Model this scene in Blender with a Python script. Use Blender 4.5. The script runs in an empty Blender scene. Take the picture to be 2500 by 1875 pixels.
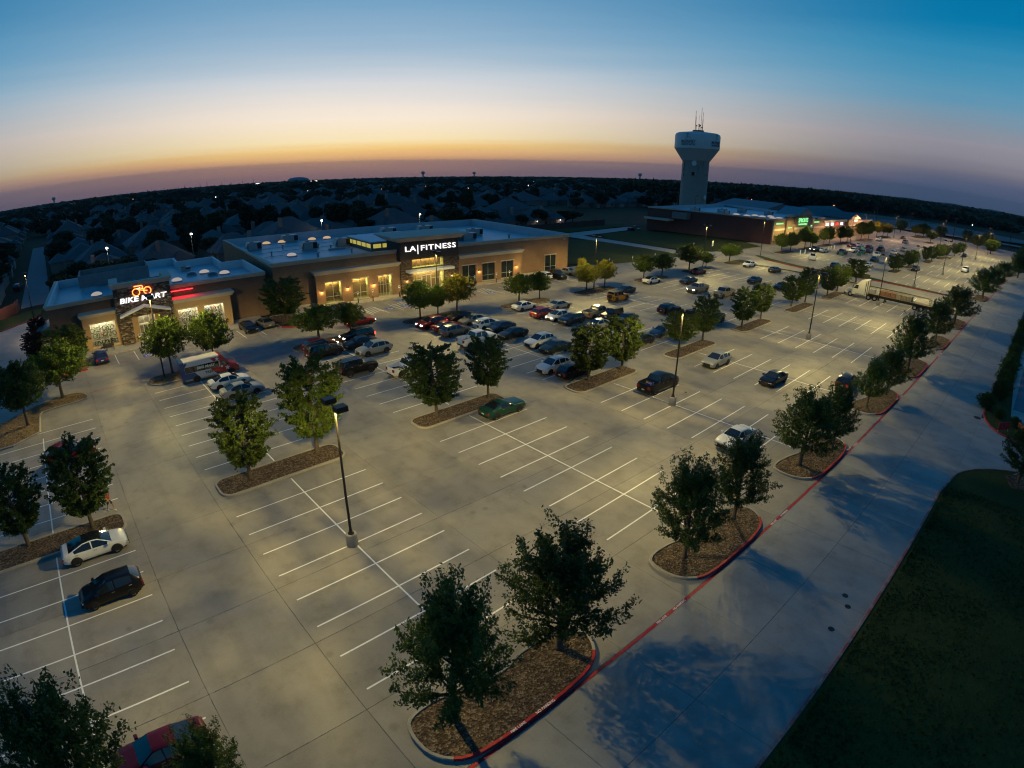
import bpy, bmesh, math, random
import numpy as np
from mathutils import Vector, Matrix
R = math.radians
rnd = random.Random(7)
S = bpy.context.scene
COL = S.collection

# ---------------------------------------------------------------- camera
cam = bpy.data.cameras.new('drone_camera')
cam.type = 'PANO'
cam.panorama_type = 'FISHEYE_LENS_POLYNOMIAL'
cam.sensor_fit = 'HORIZONTAL'
cam.sensor_width, cam.sensor_height = 36.0, 27.0
cam.fisheye_fov = R(170)
_m = 2.5 / 36.0
_p = (0.7241, -0.0114, -0.0687, 0.0304)
cam.fisheye_polynomial_k0 = 0.0
cam.fisheye_polynomial_k1 = -_p[0] * _m
cam.fisheye_polynomial_k2 = -_p[1] * _m ** 2
cam.fisheye_polynomial_k3 = -_p[2] * _m ** 3
cam.fisheye_polynomial_k4 = -_p[3] * _m ** 4
cam.clip_start, cam.clip_end = 0.1, 40000
co = bpy.data.objects.new('drone_camera', cam); COL.objects.link(co)
yaw, pit, rol = 0.8261, -0.3809, 0.0111
f = Vector((math.cos(pit) * math.cos(yaw), math.cos(pit) * math.sin(yaw), math.sin(pit)))
r0 = Vector((math.sin(yaw), -math.cos(yaw), 0)); u0 = r0.cross(f)
rr = r0 * math.cos(rol) + u0 * math.sin(rol); uu = -r0 * math.sin(rol) + u0 * math.cos(rol)
M = Matrix((rr, uu, -f)).transposed().to_4x4()
M.translation = Vector((-13.07, -40.57, 23.92))
co.matrix_world = M
S.camera = co

# ---------------------------------------------------------------- dusk sky
S.world = bpy.data.worlds.new('World'); S.world.use_nodes = True
UPV = Vector((0.0114, 0.0209, 1.0)).normalized()     # true vertical: the site slopes a little
SUN_AZ = R(61)
def s2l(c):
    return tuple(((x / 255 + 0.055) / 1.055) ** 2.4 if x > 10 else x / 255 / 12.92 for x in c)
def build_world():
    nt = S.world.node_tree; N = nt.nodes; L = nt.links
    N.clear()
    out = N.new('ShaderNodeOutputWorld'); bg = N.new('ShaderNodeBackground')
    tc = N.new('ShaderNodeTexCoord')
    def math_(op, a, b=None, clamp=False):
        n = N.new('ShaderNodeMath'); n.operation = op; n.use_clamp = clamp
        for i, v in enumerate((a, b)):
            if v is None: continue
            if isinstance(v, (int, float)): n.inputs[i].default_value = v
            else: L.new(v, n.inputs[i])
        return n.outputs[0]
    def dot(v):
        n = N.new('ShaderNodeVectorMath'); n.operation = 'DOT_PRODUCT'
        L.new(tc.outputs['Generated'], n.inputs[0]); n.inputs[1].default_value = v
        return n.outputs['Value']
    se = dot(UPV)
    # thin banded dust low in the west
    mp = N.new('ShaderNodeMapping'); mp.inputs['Scale'].default_value = (1.5, 1.5, 40)
    L.new(tc.outputs['Generated'], mp.inputs['Vector'])
    nz = N.new('ShaderNodeTexNoise'); nz.inputs['Scale'].default_value = 1.6; nz.inputs['Detail'].default_value = 3
    L.new(mp.outputs[0], nz.inputs['Vector'])
    wob = math_('MULTIPLY', math_('SUBTRACT', nz.outputs['Fac'], 0.5), 0.02)
    e = math_('ADD', se, wob)
    tt = math_('POWER', math_('MAXIMUM', math_('ADD', e, 0.03), 0.0), 0.5)      # sqrt spreads the low band
    def ramp(stops):
        n = N.new('ShaderNodeValToRGB'); cr = n.color_ramp
        pts = []
        for deg, c in stops:
            pos = max(0.0, math.sin(R(deg)) + 0.03) ** 0.5
            pts.append((min(1, pos), c))
        cr.elements[0].position = pts[0][0]; cr.elements[0].color = (*s2l(pts[0][1]), 1)
        cr.elements[1].position = pts[-1][0]; cr.elements[1].color = (*s2l(pts[-1][1]), 1)
        for p, c in pts[1:-1]:
            el = cr.elements.new(p); el.color = (*s2l(c), 1)
        L.new(tt, n.inputs[0])
        return n.outputs[0]
    west = ramp([(-2, (128, 100, 106)), (0.2, (166, 122, 112)), (1.2, (200, 148, 118)), (1.9, (236, 180, 122)), (2.6, (251, 208, 130)), (3.4, (255, 232, 180)), (5.4, (252, 236, 216)),
                 (7, (237, 228, 219)), (8.8, (212, 216, 221)), (10.6, (177, 196, 212)), (12.4, (152, 182, 207)), (16, (116, 162, 196)), (22, (80, 138, 180)), (45, (34, 102, 156)), (90, (16, 76, 134))])
    side = ramp([(-2, (52, 66, 88)), (0.2, (70, 82, 108)), (1.8, (82, 92, 120)), (2.9, (116, 114, 128)), (4, (136, 134, 144)), (5.2, (146, 143, 154)), (6.4, (132, 146, 161)),
                 (7.8, (114, 150, 173)), (9.4, (90, 149, 181)), (11.2, (70, 144, 181)), (13, (46, 136, 178)), (15.2, (8, 121, 169)), (18, (2, 114, 164)), (28, (6, 100, 150)), (50, (12, 84, 140)), (90, (16, 76, 134))])
    a = dot((math.cos(SUN_AZ), math.sin(SUN_AZ), 0))
    b = dot((-math.sin(SUN_AZ), math.cos(SUN_AZ), 0))
    ang = N.new('ShaderNodeMath'); ang.operation = 'ARCTAN2'; L.new(b, ang.inputs[0]); L.new(a, ang.inputs[1])
    mr = N.new('ShaderNodeMapRange'); mr.interpolation_type = 'SMOOTHSTEP'
    L.new(math_('ABSOLUTE', ang.outputs[0]), mr.inputs[0])
    mr.inputs[1].default_value = R(2); mr.inputs[2].default_value = R(54); mr.inputs[3].default_value = 0; mr.inputs[4].default_value = 1
    mx = N.new('ShaderNodeMix'); mx.data_type = 'RGBA'
    L.new(mr.outputs[0], mx.inputs[0]); L.new(west, mx.inputs[6]); L.new(side, mx.inputs[7])
    # the eastern half of the sky is night side: a little darker again
    mr2 = N.new('ShaderNodeMapRange'); mr2.interpolation_type = 'SMOOTHSTEP'
    L.new(math_('ABSOLUTE', ang.outputs[0]), mr2.inputs[0])
    mr2.inputs[1].default_value = R(60); mr2.inputs[2].default_value = R(170); mr2.inputs[3].default_value = 1; mr2.inputs[4].default_value = 0.7
    sc = N.new('ShaderNodeVectorMath'); sc.operation = 'SCALE'
    L.new(mx.outputs[2], sc.inputs[0]); L.new(mr2.outputs[0], sc.inputs['Scale'])
    L.new(sc.outputs[0], bg.inputs['Color']); bg.inputs['Strength'].default_value = SKY
    L.new(bg.outputs[0], out.inputs[0])
SKY = 1.0
build_world()
vs = S.view_settings
S.display_settings.display_device = 'sRGB'
vs.view_transform = 'Standard'; vs.look = 'None'; vs.exposure = 0.0; vs.gamma = 1.0; vs.use_curve_mapping = False
cy = S.cycles
cy.max_bounces = 4; cy.diffuse_bounces = 2; cy.glossy_bounces = 2; cy.transmission_bounces = 2; cy.transparent_max_bounces = 6; cy.volume_bounces = 0
cy.use_denoising = True
cy.use_light_tree = True
cy.sample_clamp_indirect = 3.0; cy.sample_clamp_direct = 0
cy.caustics_reflective = False; cy.caustics_refractive = False
cy.blur_glossy = 0.5
cy.filter_width = 1.15

# ---------------------------------------------------------------- helpers
def tag(o, label=None, cat=None, group=None, kind=None):
    if label: o['label'] = label
    if cat: o['category'] = cat
    if group: o['group'] = group
    if kind: o['kind'] = kind
    return o
def thing(name, label, cat, loc=(0, 0, 0), rz=0.0, group=None):
    o = bpy.data.objects.new(name, None); COL.objects.link(o)
    o.location = loc; o.rotation_euler = (0, 0, rz); o.empty_display_size = 0.3
    return tag(o, label, cat, group)
def link(name, me, parent=None, loc=None, rz=None):
    o = bpy.data.objects.new(name, me); COL.objects.link(o)
    if parent is not None: o.parent = parent
    if loc is not None: o.location = loc
    if rz is not None: o.rotation_euler = (0, 0, rz)
    return o
class MB:
    """collects faces, built as one mesh"""
    def __init__(s): s.v = []; s.f = []; s.m = []
    def add(s, vs, fs, mi=0):
        b = len(s.v); s.v.extend([tuple(x) for x in vs])
        for q in fs: s.f.append(tuple(b + i for i in q)); s.m.append(mi)
        return s
    def box(s, x0, x1, y0, y1, z0, z1, mi=0):
        return s.add([(x0, y0, z0), (x1, y0, z0), (x1, y1, z0), (x0, y1, z0), (x0, y0, z1), (x1, y0, z1), (x1, y1, z1), (x0, y1, z1)],
                     [(0, 3, 2, 1), (4, 5, 6, 7), (0, 1, 5, 4), (1, 2, 6, 5), (2, 3, 7, 6), (3, 0, 4, 7)], mi)
    def prism(s, poly, z0, z1, mi=0, bottom=False):
        n = len(poly)
        vs = [(x, y, z0) for x, y in poly] + [(x, y, z1) for x, y in poly]
        fs = [tuple(range(n, 2 * n))] + [(i, (i + 1) % n, n + (i + 1) % n, n + i) for i in range(n)]
        if bottom: fs.append(tuple(reversed(range(n))))
        return s.add(vs, fs, mi)
    def sheet(s, poly, z, mi=0):
        return s.add([(x, y, z) for x, y in poly], [tuple(range(len(poly)))], mi)
    def tube(s, p0, p1, r0, r1=None, n=8, mi=0, caps=True):
        r1 = r0 if r1 is None else r1
        p0 = Vector(p0); p1 = Vector(p1); d = (p1 - p0).normalized()
        a = d.orthogonal().normalized(); b = d.cross(a)
        vs = []
        for p, r in ((p0, r0), (p1, r1)):
            for i in range(n):
                t = 2 * math.pi * i / n; vs.append(p + a * (r * math.cos(t)) + b * (r * math.sin(t)))
        fs = [(i, (i + 1) % n, n + (i + 1) % n, n + i) for i in range(n)]
        if caps: fs += [tuple(reversed(range(n))), tuple(range(n, 2 * n))]
        return s.add(vs, fs, mi)
    def path(s, pts, rad, n=6, mi=0):
        """one continuous tube along a polyline"""
        pts = [Vector(p) for p in pts]; k = len(pts)
        rad = list(rad) if isinstance(rad, (list, tuple)) else [rad] * k
        closed = (pts[0] - pts[-1]).length < 1e-4 and k > 3
        a = None; vs = []
        for i, p in enumerate(pts):
            d = (pts[min(i + 1, k - 1)] - pts[max(i - 1, 0)])
            if closed and i in (0, k - 1): d = pts[1] - pts[-2]
            d = d.normalized() if d.length > 1e-9 else Vector((0, 0, 1))
            a = d.orthogonal().normalized() if a is None else (a - d * a.dot(d)).normalized()
            b = d.cross(a)
            for j in range(n):
                t = 2 * math.pi * j / n; vs.append(p + a * (rad[i] * math.cos(t)) + b * (rad[i] * math.sin(t)))
        fs = [(i * n + j, i * n + (j + 1) % n, (i + 1) * n + (j + 1) % n, (i + 1) * n + j) for i in range(k - 1) for j in range(n)]
        if not closed: fs += [tuple(reversed(range(n))), tuple(range((k - 1) * n, k * n))]
        return s.add(vs, fs, mi)
    def lathe(s, prof, n=24, mi=0, cx=0, cy=0):
        vs = []
        for r, z in prof:
            for i in range(n):
                t = 2 * math.pi * i / n; vs.append((cx + r * math.cos(t), cy + r * math.sin(t), z))
        fs = []
        for k in range(len(prof) - 1):
            for i in range(n):
                j = (i + 1) % n
                fs.append((k * n + i, k * n + j, (k + 1) * n + j, (k + 1) * n + i))
        return s.add(vs, fs, mi)
    def mesh(s, name, mats, smooth=False):
        me = bpy.data.meshes.new(name)
        ix, v2, remap = {}, [], []
        for p in s.v:
            k = (round(p[0], 4), round(p[1], 4), round(p[2], 4))
            if k not in ix: ix[k] = len(v2); v2.append(p)
            remap.append(ix[k])
        f2, m2 = [], []
        for q, mi in zip(s.f, s.m):
            r = []
            for i in q:
                j = remap[i]
                if j not in r: r.append(j)
            if len(r) > 2: f2.append(r); m2.append(mi)
        s.v, s.f, s.m = v2, f2, m2
        me.from_pydata(s.v, [], s.f)
        for m in (mats if isinstance(mats, (list, tuple)) else [mats]): me.materials.append(m)
        if any(s.m): me.polygons.foreach_set('material_index', s.m)
        if smooth: me.polygons.foreach_set('use_smooth', [True] * len(s.f))
        me.update()
        return me
    def build(s, name, mats, parent=None, smooth=False, loc=None, rz=None):
        return link(name, s.mesh(name, mats, smooth), parent, loc, rz)
def boxes(name, mat, parent, *bb):
    """one object per box"""
    out = []
    for b in bb: m = MB(); m.box(*b); out.append(m.build(name, mat, parent))
    return out
def quads(name, V, mats, mi=None):
    """V (n,4,3) -> mesh of loose quads, fast"""
    n = len(V); me = bpy.data.meshes.new(name)
    me.vertices.add(n * 4); me.vertices.foreach_set('co', np.asarray(V, dtype=np.float32).reshape(-1))
    me.loops.add(n * 4); me.loops.foreach_set('vertex_index', np.arange(n * 4, dtype=np.int32))
    me.polygons.add(n); me.polygons.foreach_set('loop_start', np.arange(0, n * 4, 4, dtype=np.int32))
    for m in (mats if isinstance(mats, (list, tuple)) else [mats]): me.materials.append(m)
    me.update(calc_edges=True); me.validate()
    return me
def copy_tree(o, parent=None):
    c = o.copy(); COL.objects.link(c); c.parent = parent
    for ch in list(o.children): copy_tree(ch, c)
    return c

# ---------------------------------------------------------------- materials
class NT:
    def __init__(s, name):
        s.m = bpy.data.materials.new(name); s.m.use_nodes = True
        s.t = s.m.node_tree; s.N = s.t.nodes; s.L = s.t.links
        s.b = s.N['Principled BSDF']
    def n(s, typ, **kw):
        x = s.N.new(typ)
        for k, v in kw.items(): setattr(x, k, v)
        return x
    def ln(s, a, b): s.L.new(a, b)
    def noise(s, vec, scale, detail=4, rough=0.6):
        x = s.n('ShaderNodeTexNoise'); x.inputs['Scale'].default_value = scale; x.inputs['Detail'].default_value = detail; x.inputs['Roughness'].default_value = rough
        if vec is not None: s.ln(vec, x.inputs['Vector'])
        return x.outputs['Fac']
    def ramp(s, fac, stops):
        x = s.n('ShaderNodeValToRGB'); cr = x.color_ramp
        cr.elements[0].position, cr.elements[1].position = stops[0][0], stops[-1][0]
        cr.elements[0].color = (*stops[0][1], 1); cr.elements[1].color = (*stops[-1][1], 1)
        for p, c in stops[1:-1]:
            e = cr.elements.new(p); e.color = (*c, 1)
        s.ln(fac, x.inputs[0]); return x.outputs[0]
    def math(s, op, a, b=0.0):
        x = s.n('ShaderNodeMath', operation=op)
        for i, v in enumerate((a, b)):
            if isinstance(v, (int, float)): x.inputs[i].default_value = v
            else: s.ln(v, x.inputs[i])
        return x.outputs[0]
    def mix(s, fac, a, b, mode='MIX'):
        x = s.n('ShaderNodeMix', data_type='RGBA', blend_type=mode)
        for i, v in ((0, fac), (6, a), (7, b)):
            if isinstance(v, (int, float)): x.inputs[i].default_value = v
            elif isinstance(v, tuple): x.inputs[i].default_value = (*v, 1)
            else: s.ln(v, x.inputs[i])
        return x.outputs[2]
    def pos(s): return s.n('ShaderNodeNewGeometry').outputs['Position']
    def obj(s): return s.n('ShaderNodeTexCoord').outputs['Object']
    def objrand(s): return s.n('ShaderNodeObjectInfo').outputs['Random']
    def bump(s, h, strength=0.3, dist=0.05):
        x = s.n('ShaderNodeBump'); x.inputs['Strength'].default_value = strength; x.inputs['Distance'].default_value = dist
        s.ln(h, x.inputs['Height']); s.ln(x.outputs[0], s.b.inputs['Normal'])
    def col(s, c):
        if isinstance(c, tuple): s.b.inputs['Base Color'].default_value = (*c, 1)
        else: s.ln(c, s.b.inputs['Base Color'])
    def set(s, rough=0.6, metal=0.0, spec=0.5, coat=0.0):
        s.b.inputs['Roughness'].default_value = rough; s.b.inputs['Metallic'].default_value = metal
        s.b.inputs['Specular IOR Level'].default_value = spec; s.b.inputs['Coat Weight'].default_value = coat
        return s
def pm(name, c, rough=0.6, var=0.18, scale=3.0, metal=0.0, bump=0.0, spec=0.4, coat=0.0, orand=0.0):
    """plain procedural: colour broken by two noises (and per object)"""
    t = NT(name); p = t.obj()
    f1 = t.noise(p, scale, 5); f2 = t.noise(p, scale * 9, 3)
    fac = t.math('ADD', t.math('MULTIPLY', f1, 0.7), t.math('MULTIPLY', f2, 0.3))
    lo = tuple(x * (1 - var) for x in c); hi = tuple(min(1, x * (1 + var)) for x in c)
    cc = t.ramp(fac, [(0.3, lo), (0.7, hi)])
    if orand:
        k = t.math('ADD', t.math('MULTIPLY', t.objrand(), orand), 1 - orand / 2)
        x = t.n('ShaderNodeVectorMath', operation='SCALE'); t.ln(cc, x.inputs[0]); t.ln(k, x.inputs['Scale']); cc = x.outputs[0]
    t.col(cc); t.set(rough, metal, spec, coat)
    if bump: t.bump(f2, bump, 0.02)
    return t.m
def emit(name, c, strength):
    t = NT(name); t.col((0.02, 0.02, 0.02))
    t.b.inputs['Emission Color'].default_value = (*c, 1); t.b.inputs['Emission Strength'].default_value = strength
    return t.m

def concrete(name, base, slabvar=0.07, stain=1.0):
    t = NT(name); p = t.pos()
    big = t.noise(p, 0.09, 4, 0.6); mid = t.noise(p, 0.55, 5, 0.65); fine = t.noise(p, 9, 4, 0.7)
    c = t.ramp(big, [(0.3, tuple(x * 0.80 for x in base)), (0.5, base), (0.72, tuple(min(1, x * 1.2) for x in base))])
    c = t.mix(0.6, c, t.ramp(mid, [(0.3, tuple(x * 0.55 for x in base)), (0.5, base), (0.75, tuple(min(1, x * 1.25) for x in base))]))
    # tyre-dark smears stretched along the aisles
    mp = t.n('ShaderNodeMapping'); mp.inputs['Scale'].default_value = (0.5, 0.07, 1); t.ln(p, mp.inputs['Vector'])
    sm = t.noise(mp.outputs[0], 1.0, 4, 0.6)
    c = t.mix(t.math('MULTIPLY', t.ramp(sm, [(0.52, (0, 0, 0)), (0.72, (1, 1, 1))]), 0.45 * stain), c, tuple(x * 0.55 for x in base))
    # small oil spots
    vo = t.n('ShaderNodeTexVoronoi'); vo.inputs['Scale'].default_value = 0.35; t.ln(p, vo.inputs['Vector'])
    sp = t.ramp(vo.outputs['Distance'], [(0.05, (1, 1, 1)), (0.11, (0, 0, 0))])
    c = t.mix(t.math('MULTIPLY', t.math('MULTIPLY', sp, mid), 0.8 * stain), c, tuple(x * 0.35 for x in base))
    # hairline cracks
    cp = t.n('ShaderNodeTexVoronoi', feature='DISTANCE_TO_EDGE'); cp.inputs['Scale'].default_value = 0.11
    wv = t.n('ShaderNodeVectorMath', operation='ADD'); t.ln(p, wv.inputs[0]); wn = t.n('ShaderNodeTexNoise'); wn.inputs['Scale'].default_value = 0.7; wn.inputs['Detail'].default_value = 5; t.ln(p, wn.inputs['Vector'])
    ws = t.n('ShaderNodeVectorMath', operation='SCALE'); t.ln(wn.outputs['Color'], ws.inputs[0]); ws.inputs['Scale'].default_value = 2.4; t.ln(ws.outputs[0], wv.inputs[1]); t.ln(wv.outputs[0], cp.inputs['Vector'])
    ck = t.math('MULTIPLY', t.ramp(cp.outputs['Distance'], [(0.002, (1, 1, 1)), (0.006, (0, 0, 0))]), t.ramp(big, [(0.5, (0, 0, 0)), (0.58, (1, 1, 1))]))
    c = t.mix(t.math('MULTIPLY', ck, 0.25 * stain), c, tuple(x * 0.3 for x in base))
    c = t.mix(0.18, c, t.ramp(fine, [(0.3, tuple(x * 0.6 for x in base)), (0.7, tuple(min(1, x * 1.3) for x in base))]))
    k = t.math('ADD', t.math('MULTIPLY', t.objrand(), slabvar * 2), 1 - slabvar)
    x = t.n('ShaderNodeVectorMath', operation='SCALE'); t.ln(c, x.inputs[0]); t.ln(k, x.inputs['Scale'])
    t.col(x.outputs[0]); t.set(0.72, 0, 0.35); t.bump(fine, 0.25, 0.01)
    return t.m
def brick(name, c1, c2, mortar, scale=1.0):
    t = NT(name); sx = t.n('ShaderNodeSeparateXYZ'); t.ln(t.obj(), sx.inputs[0])
    cx = t.n('ShaderNodeCombineXYZ'); t.ln(t.math('ADD', sx.outputs[0], sx.outputs[1]), cx.inputs[0]); t.ln(sx.outputs[2], cx.inputs[1])
    b = t.n('ShaderNodeTexBrick'); t.ln(cx.outputs[0], b.inputs['Vector'])
    b.inputs['Color1'].default_value = (*c1, 1); b.inputs['Color2'].default_value = (*c2, 1); b.inputs['Mortar'].default_value = (*mortar, 1)
    b.inputs['Scale'].default_value = scale; b.inputs['Brick Width'].default_value = 0.4; b.inputs['Row Height'].default_value = 0.12; b.inputs['Mortar Size'].default_value = 0.012
    n = t.noise(t.obj(), 0.6, 5); c = t.mix(0.5, b.outputs['Color'], t.ramp(n, [(0.3, tuple(x * 0.6 for x in c1)), (0.7, tuple(x * 1.3 for x in c2))]), 'MIX')
    t.col(c); t.set(0.8, 0, 0.3); t.bump(b.outputs['Fac'], 0.3, 0.01)
    return t.m
def stone(name, cols, scale=3.0):
    t = NT(name); mp = t.n('ShaderNodeMapping'); mp.inputs['Scale'].default_value = (1, 1, 2.2); t.ln(t.obj(), mp.inputs['Vector'])
    v = t.n('ShaderNodeTexVoronoi'); v.inputs['Scale'].default_value = scale; t.ln(mp.outputs[0], v.inputs['Vector'])
    sx = t.n('ShaderNodeSeparateColor'); t.ln(v.outputs['Color'], sx.inputs[0])
    c = t.ramp(sx.outputs[0], [(0.1, cols[0]), (0.4, cols[1]), (0.7, cols[2]), (0.95, cols[3])])
    e = t.n('ShaderNodeTexVoronoi', feature='DISTANCE_TO_EDGE'); e.inputs['Scale'].default_value = scale; t.ln(mp.outputs[0], e.inputs['Vector'])
    c = t.mix(t.ramp(e.outputs['Distance'], [(0.02, (0, 0, 0)), (0.07, (1, 1, 1))]), (0.03, 0.028, 0.025), c)
    t.col(c); t.set(0.85, 0, 0.3); t.bump(e.outputs['Distance'], 0.6, 0.04)
    return t.m
def grass_mat(name, a, b):
    t = NT(name); p = t.pos()
    n1 = t.noise(p, 0.12, 5, 0.65); n2 = t.noise(p, 2.5, 5, 0.7); n3 = t.noise(p, 14, 3)
    c = t.ramp(n1, [(0.3, a), (0.7, b)]); c = t.mix(0.5, c, t.ramp(n2, [(0.3, tuple(x * 0.5 for x in a)), (0.7, tuple(x * 1.35 for x in b))]))
    c = t.mix(0.35, c, t.ramp(n3, [(0.3, tuple(x * 0.4 for x in a)), (0.7, tuple(x * 1.5 for x in b))]))
    t.col(c); t.set(0.95, 0, 0.1); t.bump(n3, 0.8, 0.06)
    return t.m
def mulch_mat(name, cols):
    t = NT(name); p = t.pos()
    v = t.n('ShaderNodeTexVoronoi'); v.inputs['Scale'].default_value = 9; t.ln(p, v.inputs['Vector'])
    sx = t.n('ShaderNodeSeparateColor'); t.ln(v.outputs['Color'], sx.inputs[0])
    c = t.ramp(sx.outputs[0], [(0.15, cols[0]), (0.6, cols[1]), (0.97, cols[2])])
    c = t.mix(0.4, c, t.ramp(t.noise(p, 0.8, 5), [(0.3, tuple(x * 0.4 for x in cols[0])), (0.7, cols[1])]))
    t.col(c); t.set(0.95, 0, 0.1); t.bump(v.outputs['Distance'], 0.8, 0.05)
    return t.m
def leaf_mat(name, dark, light, trans=0.35):
    t = NT(name); p = t.obj()
    n1 = t.noise(p, 1.1, 3); n2 = t.noise(p, 7, 2)
    f = t.math('ADD', t.math('MULTIPLY', n1, 0.6), t.math('MULTIPLY', n2, 0.4))
    c = t.ramp(f, [(0.32, dark), (0.68, light)])
    k = t.math('ADD', t.math('MULTIPLY', t.objrand(), 0.5), 0.75)
    x = t.n('ShaderNodeVectorMath', operation='SCALE'); t.ln(c, x.inputs[0]); t.ln(k, x.inputs['Scale'])
    t.col(x.outputs[0]); t.set(0.6, 0, 0.3)
    tr = t.n('ShaderNodeBsdfTranslucent'); t.ln(x.outputs[0], tr.inputs['Color'])
    ms = t.n('ShaderNodeMixShader'); ms.inputs[0].default_value = trans
    t.ln(t.b.outputs[0], ms.inputs[1]); t.ln(tr.outputs[0], ms.inputs[2])
    t.ln(ms.outputs[0], t.N['Material Output'].inputs[0])
    return t.m
def glass_mat(name, tint, trans=0.8):
    t = NT(name); t.col(tint); t.set(0.05, 0, 0.6)
    tb = t.n('ShaderNodeBsdfTransparent'); tb.inputs[0].default_value = (0.92, 0.95, 0.92, 1)
    ms = t.n('ShaderNodeMixShader'); ms.inputs[0].default_value = trans
    t.ln(t.b.outputs[0], ms.inputs[1]); t.ln(tb.outputs[0], ms.inputs[2]); t.ln(ms.outputs[0], t.N['Material Output'].inputs[0])
    return t.m
def paint_mat():
    t = NT('car_paint'); oi = t.n('ShaderNodeObjectInfo')
    n = t.noise(t.pos(), 2.0, 4)
    k = t.math('ADD', t.math('MULTIPLY', n, 0.3), 0.85)
    x = t.n('ShaderNodeVectorMath', operation='SCALE'); t.ln(oi.outputs['Color'], x.inputs[0]); t.ln(k, x.inputs['Scale'])
    t.col(x.outputs[0]); t.set(0.3, 0.0, 0.25, 0.28); t.b.inputs['Coat Roughness'].default_value = 0.04
    return t.m

CON = concrete('lot_concrete', (0.285, 0.26, 0.225))
CONR = concrete('road_concrete', (0.30, 0.29, 0.27))
WALK = concrete('walk_concrete', (0.36, 0.33, 0.29), 0.06, 0.4)
JOINT = pm('joint_dark', (0.07, 0.065, 0.06), 0.9)
KERB = pm('kerb_concrete', (0.33, 0.30, 0.26), 0.8, 0.2, 1.2)
def worn_paint(name, c, under=(0.28, 0.26, 0.23)):
    t = NT(name); p = t.pos(); n = t.noise(p, 6, 5, 0.7)
    t.col(t.mix(t.ramp(n, [(0.30, (0, 0, 0)), (0.40, (1, 1, 1))]), under, c)); t.set(0.6, 0, 0.3)
    return t.m
WHITE = worn_paint('stall_paint', (0.84, 0.84, 0.82))
REDP = worn_paint('fire_lane_paint', (0.42, 0.022, 0.028))
BLUEP = worn_paint('access_paint', (0.06, 0.12, 0.42))
GRASS = grass_mat('lawn_grass', (0.030, 0.038, 0.010), (0.060, 0.072, 0.018))
GRASSD = grass_mat('dry_grass', (0.05, 0.05, 0.025), (0.10, 0.09, 0.045))
MULCH = mulch_mat('bark_mulch', [(0.05, 0.035, 0.024), (0.13, 0.09, 0.06), (0.30, 0.23, 0.17)])
MULCHY = mulch_mat('stone_mulch', [(0.10, 0.07, 0.035), (0.22, 0.15, 0.08), (0.38, 0.28, 0.17)])
BRK_LA = brick('tan_brick', (0.30, 0.175, 0.10), (0.24, 0.135, 0.075), (0.26, 0.20, 0.15))
BRK_DK = brick('dark_brown_brick', (0.19, 0.115, 0.08), (0.145, 0.09, 0.062), (0.11, 0.085, 0.07))
BRK_RED = brick('red_brick', (0.16, 0.055, 0.04), (0.12, 0.042, 0.032), (0.14, 0.09, 0.075))
STUCCO = pm('tan_stucco', (0.42, 0.27, 0.14), 0.85, 0.08, 1.5, bump=0.2)
CORN = pm('cornice_stucco', (0.50, 0.43, 0.34), 0.8, 0.08, 1.0)
STONE_BM = stone('ledge_stone', [(0.035, 0.03, 0.028), (0.12, 0.08, 0.055), (0.20, 0.145, 0.10), (0.30, 0.24, 0.18)], 1.9)
STONE_LA = stone('brown_stone', [(0.05, 0.035, 0.025), (0.09, 0.06, 0.042), (0.13, 0.09, 0.06), (0.18, 0.13, 0.09)], 2.6)
ROOFW = pm('white_membrane', (0.62, 0.64, 0.66), 0.6, 0.10, 0.35)
ROOFB = pm('grey_membrane', (0.42, 0.46, 0.5), 0.45, 0.16, 0.3)
METAL = pm('galvanised_metal', (0.34, 0.34, 0.33), 0.5, 0.15, 3, metal=0.4)
BRONZE = pm('dark_bronze', (0.035, 0.030, 0.026), 0.45, 0.2, 4, metal=0.3)
BLACK = pm('black_plastic', (0.012, 0.012, 0.013), 0.5, 0.3, 4)
FRAMEW = pm('aluminium_frame', (0.5, 0.5, 0.47), 0.45, 0.08, 3, metal=0.3)
GLASS = glass_mat('shop_glass', (0.02, 0.03, 0.03), 0.82)
DGLASS = glass_mat('dim_glass', (0.02, 0.03, 0.035), 0.35)
PAINT = paint_mat()
CGLASS = pm('car_glass', (0.012, 0.016, 0.02), 0.06, 0.1, 2, spec=0.9)
TYRE = pm('tyre_rubber', (0.014, 0.014, 0.014), 0.85, 0.2, 12)
RIM = pm('alloy_rim', (0.42, 0.42, 0.42), 0.35, 0.15, 8, metal=0.7)
RIMB = pm('black_rim', (0.03, 0.03, 0.03), 0.4, 0.15, 8, metal=0.5)
HEADL = pm('headlamp_lens', (0.5, 0.52, 0.55), 0.15, 0.15, 20, spec=0.8)
TAILL = pm('tail_lens', (0.28, 0.012, 0.012), 0.2, 0.2, 20, spec=0.7)
HEADON = emit('headlamp_on', (1.0, 0.86, 0.72), 14)
TAILON = emit('tail_on', (1.0, 0.05, 0.04), 7)
PLATE = pm('number_plate', (0.55, 0.55, 0.52), 0.5, 0.2, 30)
BARK = pm('tree_bark', (0.085, 0.065, 0.05), 0.95, 0.35, 6, bump=0.5)
LEAF_OAK = leaf_mat('oak_leaves', (0.022, 0.050, 0.010), (0.100, 0.155, 0.030))
LEAF_MID = leaf_mat('elm_leaves', (0.026, 0.052, 0.007), (0.105, 0.145, 0.016))
LEAF_LT = leaf_mat('pistache_leaves', (0.040, 0.080, 0.009), (0.14, 0.20, 0.022))
LEAF_YL = leaf_mat('turning_leaves', (0.10, 0.12, 0.012), (0.30, 0.26, 0.026))
LEAF_RED = leaf_mat('crape_leaves', (0.03, 0.022, 0.01), (0.16, 0.03, 0.035))
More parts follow.
